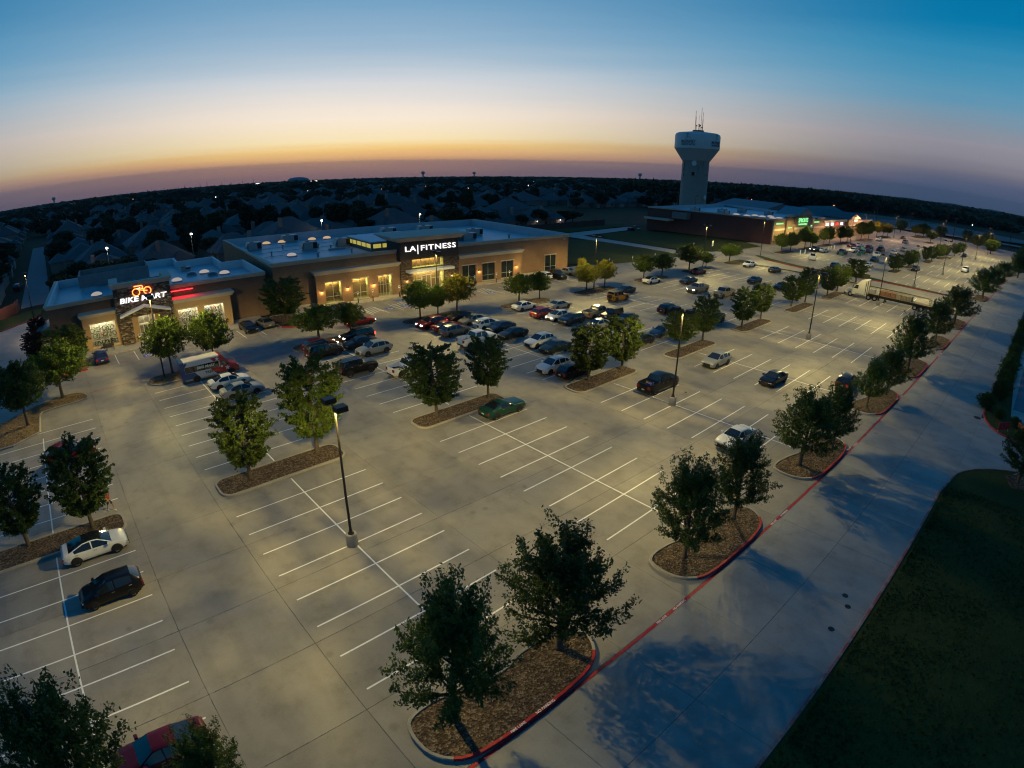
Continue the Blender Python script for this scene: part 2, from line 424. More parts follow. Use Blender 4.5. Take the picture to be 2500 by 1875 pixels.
LEAF_FAR = leaf_mat('far_leaves', (0.012, 0.024, 0.010), (0.042, 0.060, 0.022), 0.3)
ROOFH = pm('house_shingles', (0.088, 0.082, 0.084), 0.9, 0.25, 1.2, orand=0.6)
HWALL = pm('house_brick', (0.24, 0.17, 0.14), 0.9, 0.2, 1.0, orand=0.5)
ALBWHITE = pm('white_paint', (0.72, 0.72, 0.70), 0.5, 0.05, 2)
# ---------------------------------------------------------------- survey drift of the long lot
_DX = [-60, 0, 36, 74, 113, 147, 183, 220, 257, 292, 345]
_DY = [0, 0, -1.0, -1.8, -2.7, -3.6, -5.0, -6.5, -8.0, -10.0, -13.5]
def D(x): return float(np.interp(x, _DX, _DY))
def W(x, y): return (x, y + D(x))
def hz(x, y):
    """ground height: level at the stores, falling away to the west and north beyond them"""
    s = 0.0114 * x + 0.0209 * y - 4.6
    k = 0.5
    return -(math.log1p(math.exp(min(40, s / k))) * k) if s < 18 else -s

# ---------------------------------------------------------------- terrain out to the horizon
def terrain():
    mb = MB(); rings = [0, 40, 90, 150, 220, 300, 400, 520, 680, 900, 1200, 1600, 2200, 3000, 4200, 6000, 9000, 14000]
    n = 96; vs = [(60, 40, hz(60, 40) - 0.16)]
    for r in rings[1:]:
        for i in range(n):
            a = 2 * math.pi * i / n; x, y = 60 + r * math.cos(a), 40 + r * math.sin(a)
            vs.append((x, y, hz(x, y) - 0.16 + (0 if r < 500 else 2.5 * math.sin(x * .004) * math.cos(y * .0033))))
    fs = [(0, 1 + i, 1 + (i + 1) % n) for i in range(n)]
    for k in range(len(rings) - 2):
        for i in range(n):
            j = (i + 1) % n; a = 1 + k * n; b = a + n
            fs.append((a + i, b + i, b + j, a + j))
    mb.add(vs, fs)
    t = NT('countryside'); p = t.pos()
    c = t.ramp(t.noise(p, 0.006, 6, 0.65), [(0.3, (0.012, 0.020, 0.010)), (0.5, (0.03, 0.035, 0.018)), (0.72, (0.075, 0.065, 0.042))])
    c = t.mix(0.5, c, t.ramp(t.noise(p, 0.07, 5, 0.7), [(0.3, (0.010, 0.016, 0.008)), (0.7, (0.055, 0.06, 0.03))]))
    t.col(c); t.set(0.95, 0, 0.1)
    tag(mb.build('terrain', t.m, smooth=True), kind='structure')
terrain()

# ---------------------------------------------------------------- parking lot: jointed concrete slabs
def strip(poly_fn, x0, x1, step, y0, y1, z, name, mat, parent=None):
    mb = MB(); xs = np.linspace(x0, x1, max(2, int(round((x1 - x0) / step)) + 1))
    vs = []
    for x in xs: vs += [(x, y0 + D(x), z), (x, y1 + D(x), z)]
    mb.add(vs, [(2 * i, 2 * i + 2, 2 * i + 3, 2 * i + 1) for i in range(len(xs) - 1)])
    return mb.build(name, mat, parent)
lot = thing('parking_lot', None, None); lot['kind'] = 'structure'
strip(None, -62, 350, 12, -28.5, 52.0, -0.028, 'slab_bed', JOINT, lot)
G_ = 0.013
def slab_verts(mb, x0, x1, y0, y1):
    P = [W(x0 + G_, y0 + G_), W(x1 - G_, y0 + G_), W(x1 - G_, y1 - G_), W(x0 + G_, y1 - G_)]
    Q = [W(x0 + G_ / 2, y0 + G_ / 2), W(x1 - G_ / 2, y0 + G_ / 2), W(x1 - G_ / 2, y1 - G_ / 2), W(x0 + G_ / 2, y1 - G_ / 2)]
    mb.add([(x, y, 0) for x, y in P] + [(x, y, -0.026) for x, y in Q], [(0, 1, 2, 3), (4, 5, 1, 0), (5, 6, 2, 1), (6, 7, 3, 2), (7, 4, 0, 3)])
XS = [-61.0 + 6.1 * i for i in range(68)]; YS = [-28.5 + 5.486 * i for i in range(15)]; YS[-1] = 52.0
far = MB(); ns = 0
for i in range(len(XS) - 1):
    for j in range(len(YS) - 1):
        if -30.6 <= XS[i] < 85 and YS[j] < 48 and ns < 296:
            m = MB(); slab_verts(m, XS[i], XS[i + 1], YS[j], YS[j + 1]); m.build('slab', CON, lot); ns += 1
        else: slab_verts(far, XS[i], XS[i + 1], YS[j], YS[j + 1])
tag(far.build('outlying_slabs', CON, lot), kind='stuff')
# the drive along the lawn
road = thing('road', None, None); road['kind'] = 'structure'
strip(None, -62, 350, 12, -38.4, -28.5, -0.032, 'slab_bed', JOINT, road)
far = MB()
for i in range(len(XS) - 1):
    for (a, b) in ((-38.1, -33.2), (-33.2, -28.5)):
        if -30.6 <= XS[i] < 130:
            m = MB(); slab_verts(m, XS[i], XS[i + 1], a, b); m.build('slab', CONR, road)
        else: slab_verts(far, XS[i], XS[i + 1], a, b)
tag(far.build('outlying_slabs', CONR, road), kind='stuff')
# side street between the lawn and the neighbouring site
ss = thing('side_street', None, None); ss['kind'] = 'structure'
for k in range(6):
    m = MB(); y1 = -38.1 - 5.5 * k; y0 = y1 - 5.48
    m.prism([W(41, y0), W(50.8, y0), W(50.8, y1), W(41, y1)], -0.03, 0.0); m.prism([W(50.83, y0), W(61, y0), W(61, y1), W(50.83, y1)], -0.03, 0.0)
    m.build('slab', CONR, ss)

# rear and left drives (seen past the ends of the stores)
m = MB()
m.prism([(-44, 52.01), (-19.7, 52.01), (-19.4, 76), (-18, 88.6), (-30, 79.5), (-44, 77.5)], -0.05, 0.0)
tag(m.build('left_driveway', concrete('drive_concrete', (0.33, 0.29, 0.25)), None), kind='structure')
m = MB()
m.prism([(130.8, 44.9), (136.2, 46.8), (137.6, 88), (175, 90.5), (175, 97), (131, 95.5)], -0.05, 0.012)
m.prism([(86, 95), (131, 95.5), (131, 90.5), (86, 90)], -0.05, 0.012)
m.prism([(133, 36), (146, 40), (136.2, 46.8), (130.8, 44.9), (126, 41)], -0.05, 0.012)
tag(m.build('rear_driveway', CONR, None), kind='structure')
m = MB(); m.prism([(-22.3, 104), (-15.6, 104), (-16.8, 250), (-21.6, 250)], -0.6, -0.1)
tag(m.build('residential_street', pm('street_asphalt', (0.16, 0.16, 0.165), 0.85, 0.15, 0.4), None), kind='structure')

# ---------------------------------------------------------------- painted stall lines
LW = 0.055
nline = [0]; restl = MB()
def line(x0, y0, x1, y1, near=True, w=LW, mat=None, z=0.004, name='stall_line', parent=None):
    dx, dy = x1 - x0, y1 - y0; l = math.hypot(dx, dy); nx, ny = -dy / l * w, dx / l * w
    P = [(x0 + nx, y0 + ny), (x0 - nx, y0 - ny), (x1 - nx, y1 - ny), (x1 + nx, y1 + ny)]
    if near and nline[0] < 296:
        m = MB(); m.sheet(P, z); m.build(name, mat or WHITE, parent or lot); nline[0] += 1
    else: restl.sheet(P, z)
HL = 5.45
def row(cx, ys, c0, c1, both=True, half=HL):
    for y in ys:
        line(cx - half, y, cx + half, y)
    if c0 is not None:
        line(cx, c0, cx, c1, z=0.008)
def seq(a, step, n): return [a + step * i for i in range(n)]
P_ = -2.743
row(-18.27, seq(-2.37, P_, 9), 0.2, -30 + 4); row(-18.27, seq(25.06, P_, 8), 23.4, 3.6)
row(0, seq(-2.74, P_, 8), -0.1, -24.7); row(0, seq(28.05, -2.76, 9), 28.4, 3.4)
row(18.5, seq(-2.74, P_, 8), -0.1, -24.8); row(18.6, seq(27.4, -2.74, 9), 28.0, 3.4)
row(36.4, seq(-6.7, P_, 7), -4.1, -25.6); row(36.5, seq(23.8, -2.72, 9), 26.5, -0.9)
row(54.2, seq(-7.35, P_, 7), -4.7, -26.5); row(54.3, seq(25.6, -2.74, 10), 27, -1.7)
row(73.2, seq(-7.6, P_, 7), -4.9, -26.8); row(72.3, seq(24.5, -2.65, 10), 26.4, -2.0)
row(92.1, seq(-8.0, P_, 7), -5.0, -27.2); row(91.5, seq(24.7, -2.65, 10), 26.2, -2.3)
row(112.9, seq(-8.4, P_, 6), -5.4, -27.6); row(110.9, seq(25.3, -2.75, 10), 25.9, -2.6)
for y in seq(22.7, -2.72, 16): line(126.0, y - 0.2, 131.2, y)
for k, cx in enumerate((164, 181.6, 200, 218, 236.4, 255, 273)):
    d = D(cx) + 5.2
    row(cx, [y + d for y in seq(-9.9, -2.85, 6)], None, None, half=5.3)
    row(cx, [y + d for y in seq(23.0, -2.85, 9)], None, None, half=5.3)
for y in seq(-9.2, -2.85, 6): line(147.2, y, 151.4, y)
# stalls against the shop fronts
for x in (-7.6, -4.9, 10.3, 13.2, 24.6, 27.2, 30.8, 33.5, 36.3, 39.0, 57.6, 60.3, 63.0, 68.4, 71.2, 74.0, 76.8, 79.6, 82.4):
    y0 = 48.5 - 0.075 * (x + 8); line(x, y0, x, y0 - 5.2)
# hatched access aisles
for (xa, xb, ya, yb) in ((31.2, 33.3, 41.6, 45.8), (37.0, 39.0, 41.2, 45.2), (54.8, 57.2, 40.4, 44.4), (104.5, 108, 36.2, 41), (110.0, 113.5, 36, 40.6)):
    for k in range(5):
        t = k / 4; line(xa, ya + (yb - ya) * t * 0.75, xb, ya + (yb - ya) * (t * 0.75 + 0.25))
    line(xa, ya, xa, yb); line(xb, ya, xb, yb)
tag(restl.build('distant_stall_lines', WHITE, lot), kind='stuff')
# wheelchair symbols on blue
def access_symbol(x, y, r=0.0, s=1.0):
    t = thing('access_symbol', 'blue painted wheelchair symbol on the accessible stall', 'pavement marking', (x, y, 0), r, 'wheelchair symbols painted on stalls')
    m = MB(); m.sheet([(-.75 * s, -.75 * s), (.75 * s, -.75 * s), (.75 * s, .75 * s), (-.75 * s, .75 * s)], 0.005); m.build('blue_field', BLUEP, t)
    m = MB()
    for i in range(14):
        a0 = R(150 + i * 17); a1 = R(150 + (i + 1) * 17)
        m.add([(.32 * math.cos(a0), -.15 + .32 * math.sin(a0), .009), (.42 * math.cos(a0), -.15 + .42 * math.sin(a0), .009), (.42 * math.cos(a1), -.15 + .42 * math.sin(a1), .009), (.32 * math.cos(a1), -.15 + .32 * math.sin(a1), .009)], [(0, 1, 2, 3)])
    m.sheet([(-.08, -.1), (.02, -.1), (.02, .35), (-.08, .35)], .0095); m.sheet([(.02, -.1), (.3, -.1), (.42, -.45), (.5, -.4), (.36, -.0), (.02, .0)], .0092)
    m.prism([(-.03 + .1 * math.cos(R(k * 45)), .48 + .1 * math.sin(R(k * 45))) for k in range(8)], .008, .0094)
    m.build('wheelchair_figure', WHITE, t)
    return t
access_symbol(-3.4, 44.4)
for x, y in ((35.0, 42.6), (38.0, 42.3), (55.9, 40.6), (106, 36.5)): access_symbol(x, y)
m = MB(); m.sheet([(-7.2, 50.9), (-4.0, 49.7), (-5.6, 49.0), (-7.6, 49.4)], 0.006); m.sheet([(-4.2, 50.6), (0.2, 50.4), (0.2, 48.9), (-4.2, 49.2)], 0.006)
m.sheet([(38.5, 47.6), (42.4, 47.2), (42.4, 45.6), (38.5, 46.0)], 0.006)
m.build('access_ramp_paint', BLUEP, lot)

# ---------------------------------------------------------------- islands
def rounded(x0, x1, y0, y1, r, n=5):
    P = []
    for cx, cy, a in ((x1 - r, y1 - r, 0), (x0 + r, y1 - r, 90), (x0 + r, y0 + r, 180), (x1 - r, y0 + r, 270)):
        for k in range(n + 1):
            t = R(a + 90 * k / n); P.append((cx + r * math.cos(t), cy + r * math.sin(t)))
    return P
def smooth_poly(P, it=2):
    for _ in range(it):
        Q = []
        for i in range(len(P)):
            a, b = P[i], P[(i + 1) % len(P)]
            Q += [(a[0] * .75 + b[0] * .25, a[1] * .75 + b[1] * .25), (a[0] * .25 + b[0] * .75, a[1] * .25 + b[1] * .75)]
        P = Q
    return P
def inset(P, d):
    n = len(P); out = []
    area = sum(P[i][0] * P[(i + 1) % n][1] - P[(i + 1) % n][0] * P[i][1] for i in range(n))
    sg = 1 if area > 0 else -1
    for i in range(n):
        a, b, c = Vector(P[i - 1]), Vector(P[i]), Vector(P[(i + 1) % n])
        e1 = (b - a); e2 = (c - b)
        if e1.length < 1e-6 or e2.length < 1e-6: out.append(P[i]); continue
        e1.normalize(); e2.normalize()
        n1 = Vector((-e1.y, e1.x)) * sg; n2 = Vector((-e2.y, e2.x)) * sg
        v = (n1 + n2); l = v.length
        v = v / l if l > 1e-6 else n1
        out.append(tuple(b + v * (d / max(0.5, v.dot(n1)))))
    return out
def ring(mb, P, d, z0, z1, sel=None, lift=0.0):
    I = inset(P, d); n = len(P)
    for i in range(n):
        j = (i + 1) % n
        if sel and not sel(((P[i][0] + P[j][0]) / 2, (P[i][1] + P[j][1]) / 2)): continue
        a, b, c, e = P[i], P[j], I[j], I[i]
        ch = 0.03
        a2 = (a[0] * .85 + e[0] * .15, a[1] * .85 + e[1] * .15); b2 = (b[0] * .85 + c[0] * .15, b[1] * .85 + c[1] * .15)
        mb.add([(*a, z0), (*b, z0), (*b, z1 - ch), (*a, z1 - ch), (*b2, z1), (*a2, z1), (*c, z1), (*e, z1), (*c, z0), (*e, z0)],
               [(0, 1, 2, 3), (3, 2, 4, 5), (5, 4, 6, 7), (7, 6, 8, 9)])
def bumpy(P, z, amp, mat, name, parent, cell=0.55):
    """mulch bed with an uneven surface"""
    xs = [p[0] for p in P]; ys = [p[1] for p in P]
    bm = bmesh.new()
    vs = [bm.verts.new((x, y, z)) for x, y in P]
    bm.faces.new(vs)
    for ax, lo, hi in ((0, min(xs), max(xs)), (1, min(ys), max(ys))):
        k = lo + cell
        while k < hi - 0.05:
            pc = (k, 0, 0) if ax == 0 else (0, k, 0); no = (1, 0, 0) if ax == 0 else (0, 1, 0)
            bmesh.ops.bisect_plane(bm, geom=bm.verts[:] + bm.edges[:] + bm.faces[:], plane_co=pc, plane_no=no); k += cell
    q = random.Random(int(abs(xs[0]) * 100))
    for v in bm.verts:
        if not v.is_boundary: v.co.z += q.uniform(-amp * .3, amp)
    me = bpy.data.meshes.new(name); bm.to_mesh(me); bm.free(); me.materials.append(mat)
    return link(name, me, parent)
def island(label, P, mat=MULCH, red=None, group=None, name='planting_island', cat='planting island', amp=0.07):
    t = thing(name, label, cat, (0, 0, 0), 0, group)
    m = MB()
    if red:
        ring(m, P, 0.17, -0.01, 0.15, lambda c: not red(c)); m2 = MB(); ring(m2, P, 0.17, -0.01, 0.152, red)
        m2.build('painted_kerb', REDP, t)
    else: ring(m, P, 0.17, -0.01, 0.15)
    if m.v: m.build('kerb', KERB, t)
    bumpy(inset(P, 0.165), 0.10, amp, mat, 'mulch', t)
    return t
gI = 'planting islands among the parking rows'
mid_names = {0: 'mulched tree island just left of the near double-headed lamp', 18.6: 'mulched tree island with the green muscle car parked against its end'}
mid = [(-18.3, 0.5, 3.5, 'mulched tree island touching the white car with the black glass roof'), (0, 0.2, 3.4, mid_names[0]), (18.6, 0.1, 2.9, mid_names[18.6]),
       (36.4, -3.9, -1.0, 'mulched tree island behind the black crew-cab pickup'), (54.7, -4.6, -1.9, 'mulched tree island behind the silver crossover parked alone'),
       (74.0, -4.7, -2.1, 'mulched tree island with two dark trees left of the tall lamp by the empty stalls'), (93.9, -4.9, -2.4, 'mulched tree island holding a round and a slender tree before the flatbed truck'),
       (112.4, -5.3, -2.7, 'mulched tree island in front of the nose of the semi truck')]
for cx, a, b, lb in mid:
    hw = 5.5 if cx < 100 else 5.4
    island(lb, rounded(cx - hw, cx + hw, a, b, 1.0), red=None, group=gI)
road_lab = ['mulched road-side island nearest the camera with two oaks', 'mulched road-side island second from the camera along the red line', 'mulched road-side island beside the white sedan with the sunroof',
            'mulched road-side island beside the black car by the red line', 'mulched road-side island with one big oak past the black car', 'mulched road-side island hidden under trees near the trailer end',
            'mulched road-side island at the rear of the flatbed trailer', 'mulched road-side island beyond the entrance drive', 'mulched road-side island farthest along the red line']
base = [(-5.4, -25.6), (-4.9, -24.6), (-2.7, -24.6), (0.4, -25.5), (1.7, -25.0), (4.0, -25.1), (5.5, -25.9), (5.6, -26.9), (4.6, -28.1), (2.6, -28.55), (-2.5, -28.55), (-4.2, -28.3), (-5.3, -27.2)]
for k, cx in enumerate((0, 18.3, 36.2, 55.6, 73.2, 92.4, 112.0, 153.5, 204)):
    P = smooth_poly([W(cx + x, y) for x, y in base], 2)
    yr = -27.9 + D(cx)
    island(road_lab[k], P, red=lambda c, yr=yr: c[1] < yr, group='planting islands along the drive')
store = [(-18.2, None, None), (0, 30.2, 34.0, MULCHY, 'stone-mulched island with the tree pair beside the painted van'), (18.8, 29.6, 33.4, MULCHY, 'stone-mulched island with round tree behind the dark SUVs'),
         (37.0, 31.0, 34.2, MULCH, 'mulched island with yellow-lit trees before the fitness club entrance'), (55.0, 28.1, 31.6, MULCHY, 'gravelled island behind the white sedan right of the club entrance'),
         (72.6, 26.8, 30.6, MULCH, 'mulched island with a lamp between two bright trees'), (92.0, 27.0, 30.6, MULCHY, 'gravelled island beside the white electric sedan'),
         (110.7, 26.8, 30.4, MULCH, 'mulched island under the widest tree near the side lawn'), (132.0, 26.4, 30.6, GRASSD, 'grassy island with one small spreading tree by the entrance drive')]
for s_ in store[1:]:
    cx, a, b, mt, lb = s_
    island(lb, rounded(cx - 5.6, cx + 5.6, a, b, (b - a) / 2 - .05, 7), mat=mt, group='planting islands in front of the stores', amp=0.10)
island('large stone-mulched island at the lot end under the big round tree', smooth_poly([(-30, 23.4), (-18.5, 23.5), (-18.4, 30.6), (-18.0, 31.5), (-12.9, 31.9), (-12.5, 33.0), (-13.2, 35.0), (-15.3, 35.7), (-19.2, 34.3), (-23.2, 31.0), (-30, 26.5)], 1), mat=MULCHY, amp=0.1)
isl_red = lambda c: c[1] < 44.3
island('planting bed at the corner of the bike shop', smooth_poly([(-20.0, 45), (-18.6, 43.6), (-13.5, 44.0), (-11.2, 43.9), (-11.2, 49.5), (-12.6, 53.8), (-17.4, 54.2), (-19.6, 53.5)], 1), mat=MULCHY, red=isl_red, amp=0.1)
island('planting bed with dark tree at the blank brick wall', smooth_poly([(16.3, 42.6), (21.0, 42.2), (21.4, 47.5), (21.0, 51.2), (16.4, 51.6), (16.2, 47)], 1), mat=MULCH, red=isl_red, amp=0.1)
# Sprouts lot islands
k = 0
for cx, cy, hw, hh in ((167, 29.3, 6, 1.8), (186.5, 28.6, 7, 1.8), (204, 28.5, 6, 1.8), (222, 27.3, 7, 1.8), (250, 26.3, 9, 2.2), (281, 25.5, 8, 2.5), (320, 16, 12, 3), (295, 6.2, 5, 2),
                       (169.2, -4.5, 5, 1.5), (186.8, -5.6, 5.5, 1.5), (211, -7.0, 6, 1.5), (232, -8.5, 6, 1.5)):
    island('low planting island with trees in the far grocery lot', rounded(cx - hw, cx + hw, cy - hh, cy + hh, hh * .95, 4), mat=(GRASSD if k > 4 else MULCH), group='planting islands in the grocery lot'); k += 1
# grass medians either side of the entrance drive, red kerbs
def median(label, P, redfn):
    t = thing('grass_median', label, 'grass median'); m = MB(); m2 = MB()
    ring(m, P, 0.17, -0.01, 0.15, lambda c: not redfn(c)); ring(m2, P, 0.17, -0.01, 0.153, redfn)
    if m.v: m.build('kerb', KERB, t)
    if m2.v: m2.build('painted_kerb', REDP, t)
    bumpy(inset(P, .165), 0.12, 0.06, GRASS, 'turf', t, 1.5)
median('grass median on the near side of the entrance drive', smooth_poly([(132.2, 24), (134.4, 24.3), (134.6, 5), (134.6, -21), (132.6, -21.3), (132.4, 5)], 1), lambda c: False)
median('grass median with red kerb on the far side of the entrance drive', smooth_poly([(148.9, 31.8), (151.5, 30.6), (147.5, 24), (143.8, 12), (146, 2), (152, 0.5), (152, -2.2), (146.6, -3), (146.4, -24), (144.2, -24.3), (143.8, -2), (140.6, 11), (144.3, 25)], 1), lambda c: c[0] < 145.2)

# ---------------------------------------------------------------- red fire-lane line and its lettering
fire = thing('fire_lane_line', None, None); fire['kind'] = 'structure'
def band(pts, w, z, name, mat, parent):
    m = MB()
    for a, b in zip(pts, pts[1:]):
        dx, dy = b[0] - a[0], b[1] - a[1]; l = math.hypot(dx, dy); nx, ny = -dy / l * w, dx / l * w
        m.add([(a[0] + nx, a[1] + ny, z), (a[0] - nx, a[1] - ny, z), (b[0] - nx, b[1] - ny, z), (b[0] + nx, b[1] + ny, z)], [(0, 1, 2, 3)])
    return m.build(name, mat, parent)
xs = list(range(-62, 131, 6)) + [131]
band([W(x, -28.62) for x in xs], 0.09, 0.012, 'red_line', REDP, fire)
band([W(x, -28.62) for x in range(152, 345, 8)], 0.09, 0.012, 'red_line', REDP, fire)
for x0, x1, y in ((-12.8, -5.6, 34.1), (-5.5, 13, 33.9), (24.6, 31.5, 33.8), (42.8, 49.3, 33.2), (60.8, 66.9, 32.7), (78.3, 86.3, 32.3)):
    band([W(x0, y), W(x1, y)], 0.05, 0.008, 'red_line', REDP, fire)
for x0, x1 in ((-10.9, 16.2), (21.2, 44), (48, 84)):
    band([(x, 43.75 - 0.075 * (x + 8)) for x in np.linspace(x0, x1, 5)], 0.05, 0.008, 'red_line', REDP, fire)
band([(44.2, 40.6), (52.5, 39.9)], 0.14, 0.0085, 'red_line', REDP, fire)
def text_mesh(s, size=1.0, extrude=0.0, offset=0.0, shear=0.0, spacing=1.0, align='CENTER', res=3):
    cu = bpy.data.curves.new('txt', 'FONT'); cu.body = s; cu.size = size; cu.extrude = extrude; cu.offset = offset; cu.shear = shear
    cu.space_character = spacing; cu.align_x = align; cu.align_y = 'CENTER'; cu.resolution_u = res
    o = bpy.data.objects.new('txt', cu); COL.objects.link(o)
    dg = bpy.context.evaluated_depsgraph_get()
    me = bpy.data.meshes.new_from_object(o.evaluated_get(dg))
    bpy.data.objects.remove(o); bpy.data.curves.remove(cu)
    return me
me_fire = text_mesh('FIRE LANE', 0.2, 0, 0.004); me_fire.materials.append(WHITE)
me_np = text_mesh('NO PARKING', 0.2, 0, 0.004); me_np.materials.append(WHITE)
for x in (-1.3, 9.5, 23.5, 40, 58, 84, 110):
    for dx, me in ((0, me_fire), (1.75, me_np)):
        o = link('kerb_lettering', me, fire, (x + dx, -28.62 + D(x + dx), 0.160 if abs(((x + dx) + 9) % 18.4 - 9) < 4 else 0.018))
        o.rotation_euler = (0, 0, -0.027)
        if o.location.z > 0.1: o.location.y += 0.12

# ---------------------------------------------------------------- lawns
def lawn(name, P, kerb=None, redfn=None, z=0.10, mat=GRASS, cell=3.0, amp=0.05):
    o = bumpy(P, z, amp, mat, name, None, cell); tag(o, kind='structure')
    return o
lawnP = [W(x, -37.45) for x in range(-62, 39, 4)] + smooth_poly([W(40.5, -37.45), W(44.2, -38.4), W(47.2, -41.2), W(49.0, -45.0)], 2)[1:-4] + [W(49.0, -45.0), W(49.5, -70), W(-62, -70)]
lawnP = [p for i, p in enumerate(lawnP) if i == 0 or math.hypot(p[0] - lawnP[i - 1][0], p[1] - lawnP[i - 1][1]) > .25]
lawn('lawn', inset(lawnP, .16), cell=2.5)
m = MB(); ring(m, lawnP, 0.17, -0.01, 0.15, lambda c: c[1] > -69 and c[0] > -61)
t = NT('faded_red_kerb'); p = t.pos()
t.col(t.mix(t.ramp(t.noise(p, 1.4, 6, 0.75), [(0.44, (0, 0, 0)), (0.6, (1, 1, 1))]), (0.36, 0.09, 0.085), (0.33, 0.25, 0.23))); t.set(0.8, 0, 0.3)
FADEDRED = t.m
tag(m.build('lawn_kerb', FADEDRED), kind='structure')
m = MB(); m.prism([(43.9, -44.6), (46.4, -43.6), (48.6, -47.8), (46.0, -48.8)], 0.1, 0.17)
tag(m.build('mulch_square', MULCH), 'mulch square under the small tree on the corner lawn', 'mulch bed')
bedP = smooth_poly([W(57.0, -43.5), W(57.0, -41.0), W(59.5, -38.8), W(63.5, -37.9), W(90, -38.2), W(140, -38.2), W(140, -40.4), W(61.8, -40.6), W(61.0, -45), W(57.2, -46)], 1)
island('grassy corner bed with red kerb across the side street', bedP, mat=GRASS, red=lambda c: c[1] - D(c[0]) > -40.2 or c[0] < 58.2, name='corner_bed', cat='planting bed', amp=0.06)
# neighbouring lot beyond the bed
m = MB(); m.prism([W(62, -70), W(140, -70), W(140, -40.45), W(62, -40.65)], -0.05, 0.006); o = m.build('neighbouring_lot', concrete('pale_concrete', (0.34, 0.31, 0.28))); tag(o, kind='structure')
m = MB(); m.prism([W(66.5, -70), W(140, -70), W(140, -41.3), W(68, -41.4)], -0.04, 0.010)
tag(m.build('neighbouring_stalls', pm('blue_grey_asphalt', (0.13, 0.15, 0.18), 0.8, 0.2, 0.8)), kind='structure')
for i, x in enumerate((66.0, 69.4, 73.3, 77.3, 81.2, 85.1, 89.0, 93.1, 97.2, 101, 105)):
    line(x, -41.5 + D(x), x + 0.5, -47 + D(x), True, 0.05, z=0.015, parent=o)
# lawns beside and behind the fitness club
for nm, P in (('side_lawn', [(87.4, 48.8), (122, 41.6), (130.6, 45.2), (130.6, 90), (82, 89.5)]), ('grocery_lawn', [(136.6, 47.4), (146, 40.5), (181, 39.2), (171.5, 87.5), (138, 88)]),
              ('rear_lawn', [(60, 97.5), (131, 96.5), (176, 98), (176, 107), (60, 107)]), ('left_lawn', [(-60, 79), (-44, 77.7), (-30, 79.7), (-18.2, 88.8), (-17, 99.5), (-27, 94), (-60, 84)])):
    lawn(nm, smooth_poly(P, 1), cell=4)
m = MB(); ring(m, smooth_poly([(-60, 77.4), (-44, 77.4), (-30, 79.4), (-18.0, 88.6), (-18, 92), (-60, 92)], 1), 0.17, 0, 0.16, lambda c: c[1] < 89 and c[0] > -59)
ring(m, [(-19.75, 56), (-19.4, 56), (-19.1, 76), (-19.45, 76)], 0.1, 0, 0.15)
m.build('painted_kerb', REDP, fire)
# sidewalks along the fronts
m = MB()
m.prism([(-13, 49.2), (13.5, 47.9), (16.1, 47.7), (16.1, 56), (-13, 57)], -0.01, 0.13)
m.prism([(21.5, 50.4), (26, 49.6), (38.5, 48.6), (57, 47.0), (71, 45.6), (85.5, 44.8), (86.8, 47.2), (86.8, 49), (21.5, 56)], -0.01, 0.13)
tag(m.build('sidewalk', WALK), kind='structure')
# manholes and drain covers
for i, (x, y, r) in enumerate(((19.2, -36.3, .2), (18.3, -36.8, .2), (15.7, -36.7, .2), (60.6, -39.2, .45), (40.4, -11.2, .16))):
    m = MB(); m.prism([(r * math.cos(R(k * 30)), r * math.sin(R(k * 30))) for k in range(12)], 0, 0.012 if y > -39 else .02)
    tag(m.build('utility_cover', BLACK, None, loc=(x, y, 0)), ('small round iron cover set in the concrete', 'round storm drain lid at the mouth of the side street')[i == 3], 'manhole cover', 'round covers in the pavement')

# tufts on the lawn nearest the camera
q_ = np.random.default_rng(5); n_ = 26000
gx = q_.uniform(-4, 40, n_); gy = -37.9 - (q_.random(n_) ** 1.4) * 16 + np.interp(gx, _DX, _DY); keep = q_.random(n_) < (.35 + .65 * (np.sin(gx * .9) * np.cos(gy * .7 + gx * .2) > -.2)); gx, gy = gx[keep], gy[keep]; n_ = len(gx)
a_ = q_.uniform(0, 6.28, n_); w_ = q_.uniform(.03, .09, n_); h_ = q_.uniform(.04, .13, n_); tl = q_.normal(0, .05, (n_, 2))
c_ = np.stack([gx, gy, np.full(n_, .10)], 1); d_ = np.stack([np.cos(a_) * w_, np.sin(a_) * w_, np.zeros(n_)], 1); t_ = np.stack([tl[:, 0], tl[:, 1], h_], 1)
tag(link('grass_tufts', quads('grass_tufts', np.stack([c_ - d_, c_ + d_, c_ + d_ * .4 + t_, c_ - d_ * .4 + t_], 1), [GRASS])), 'short uneven grass tufts on the dark lawn', None, None, 'stuff')
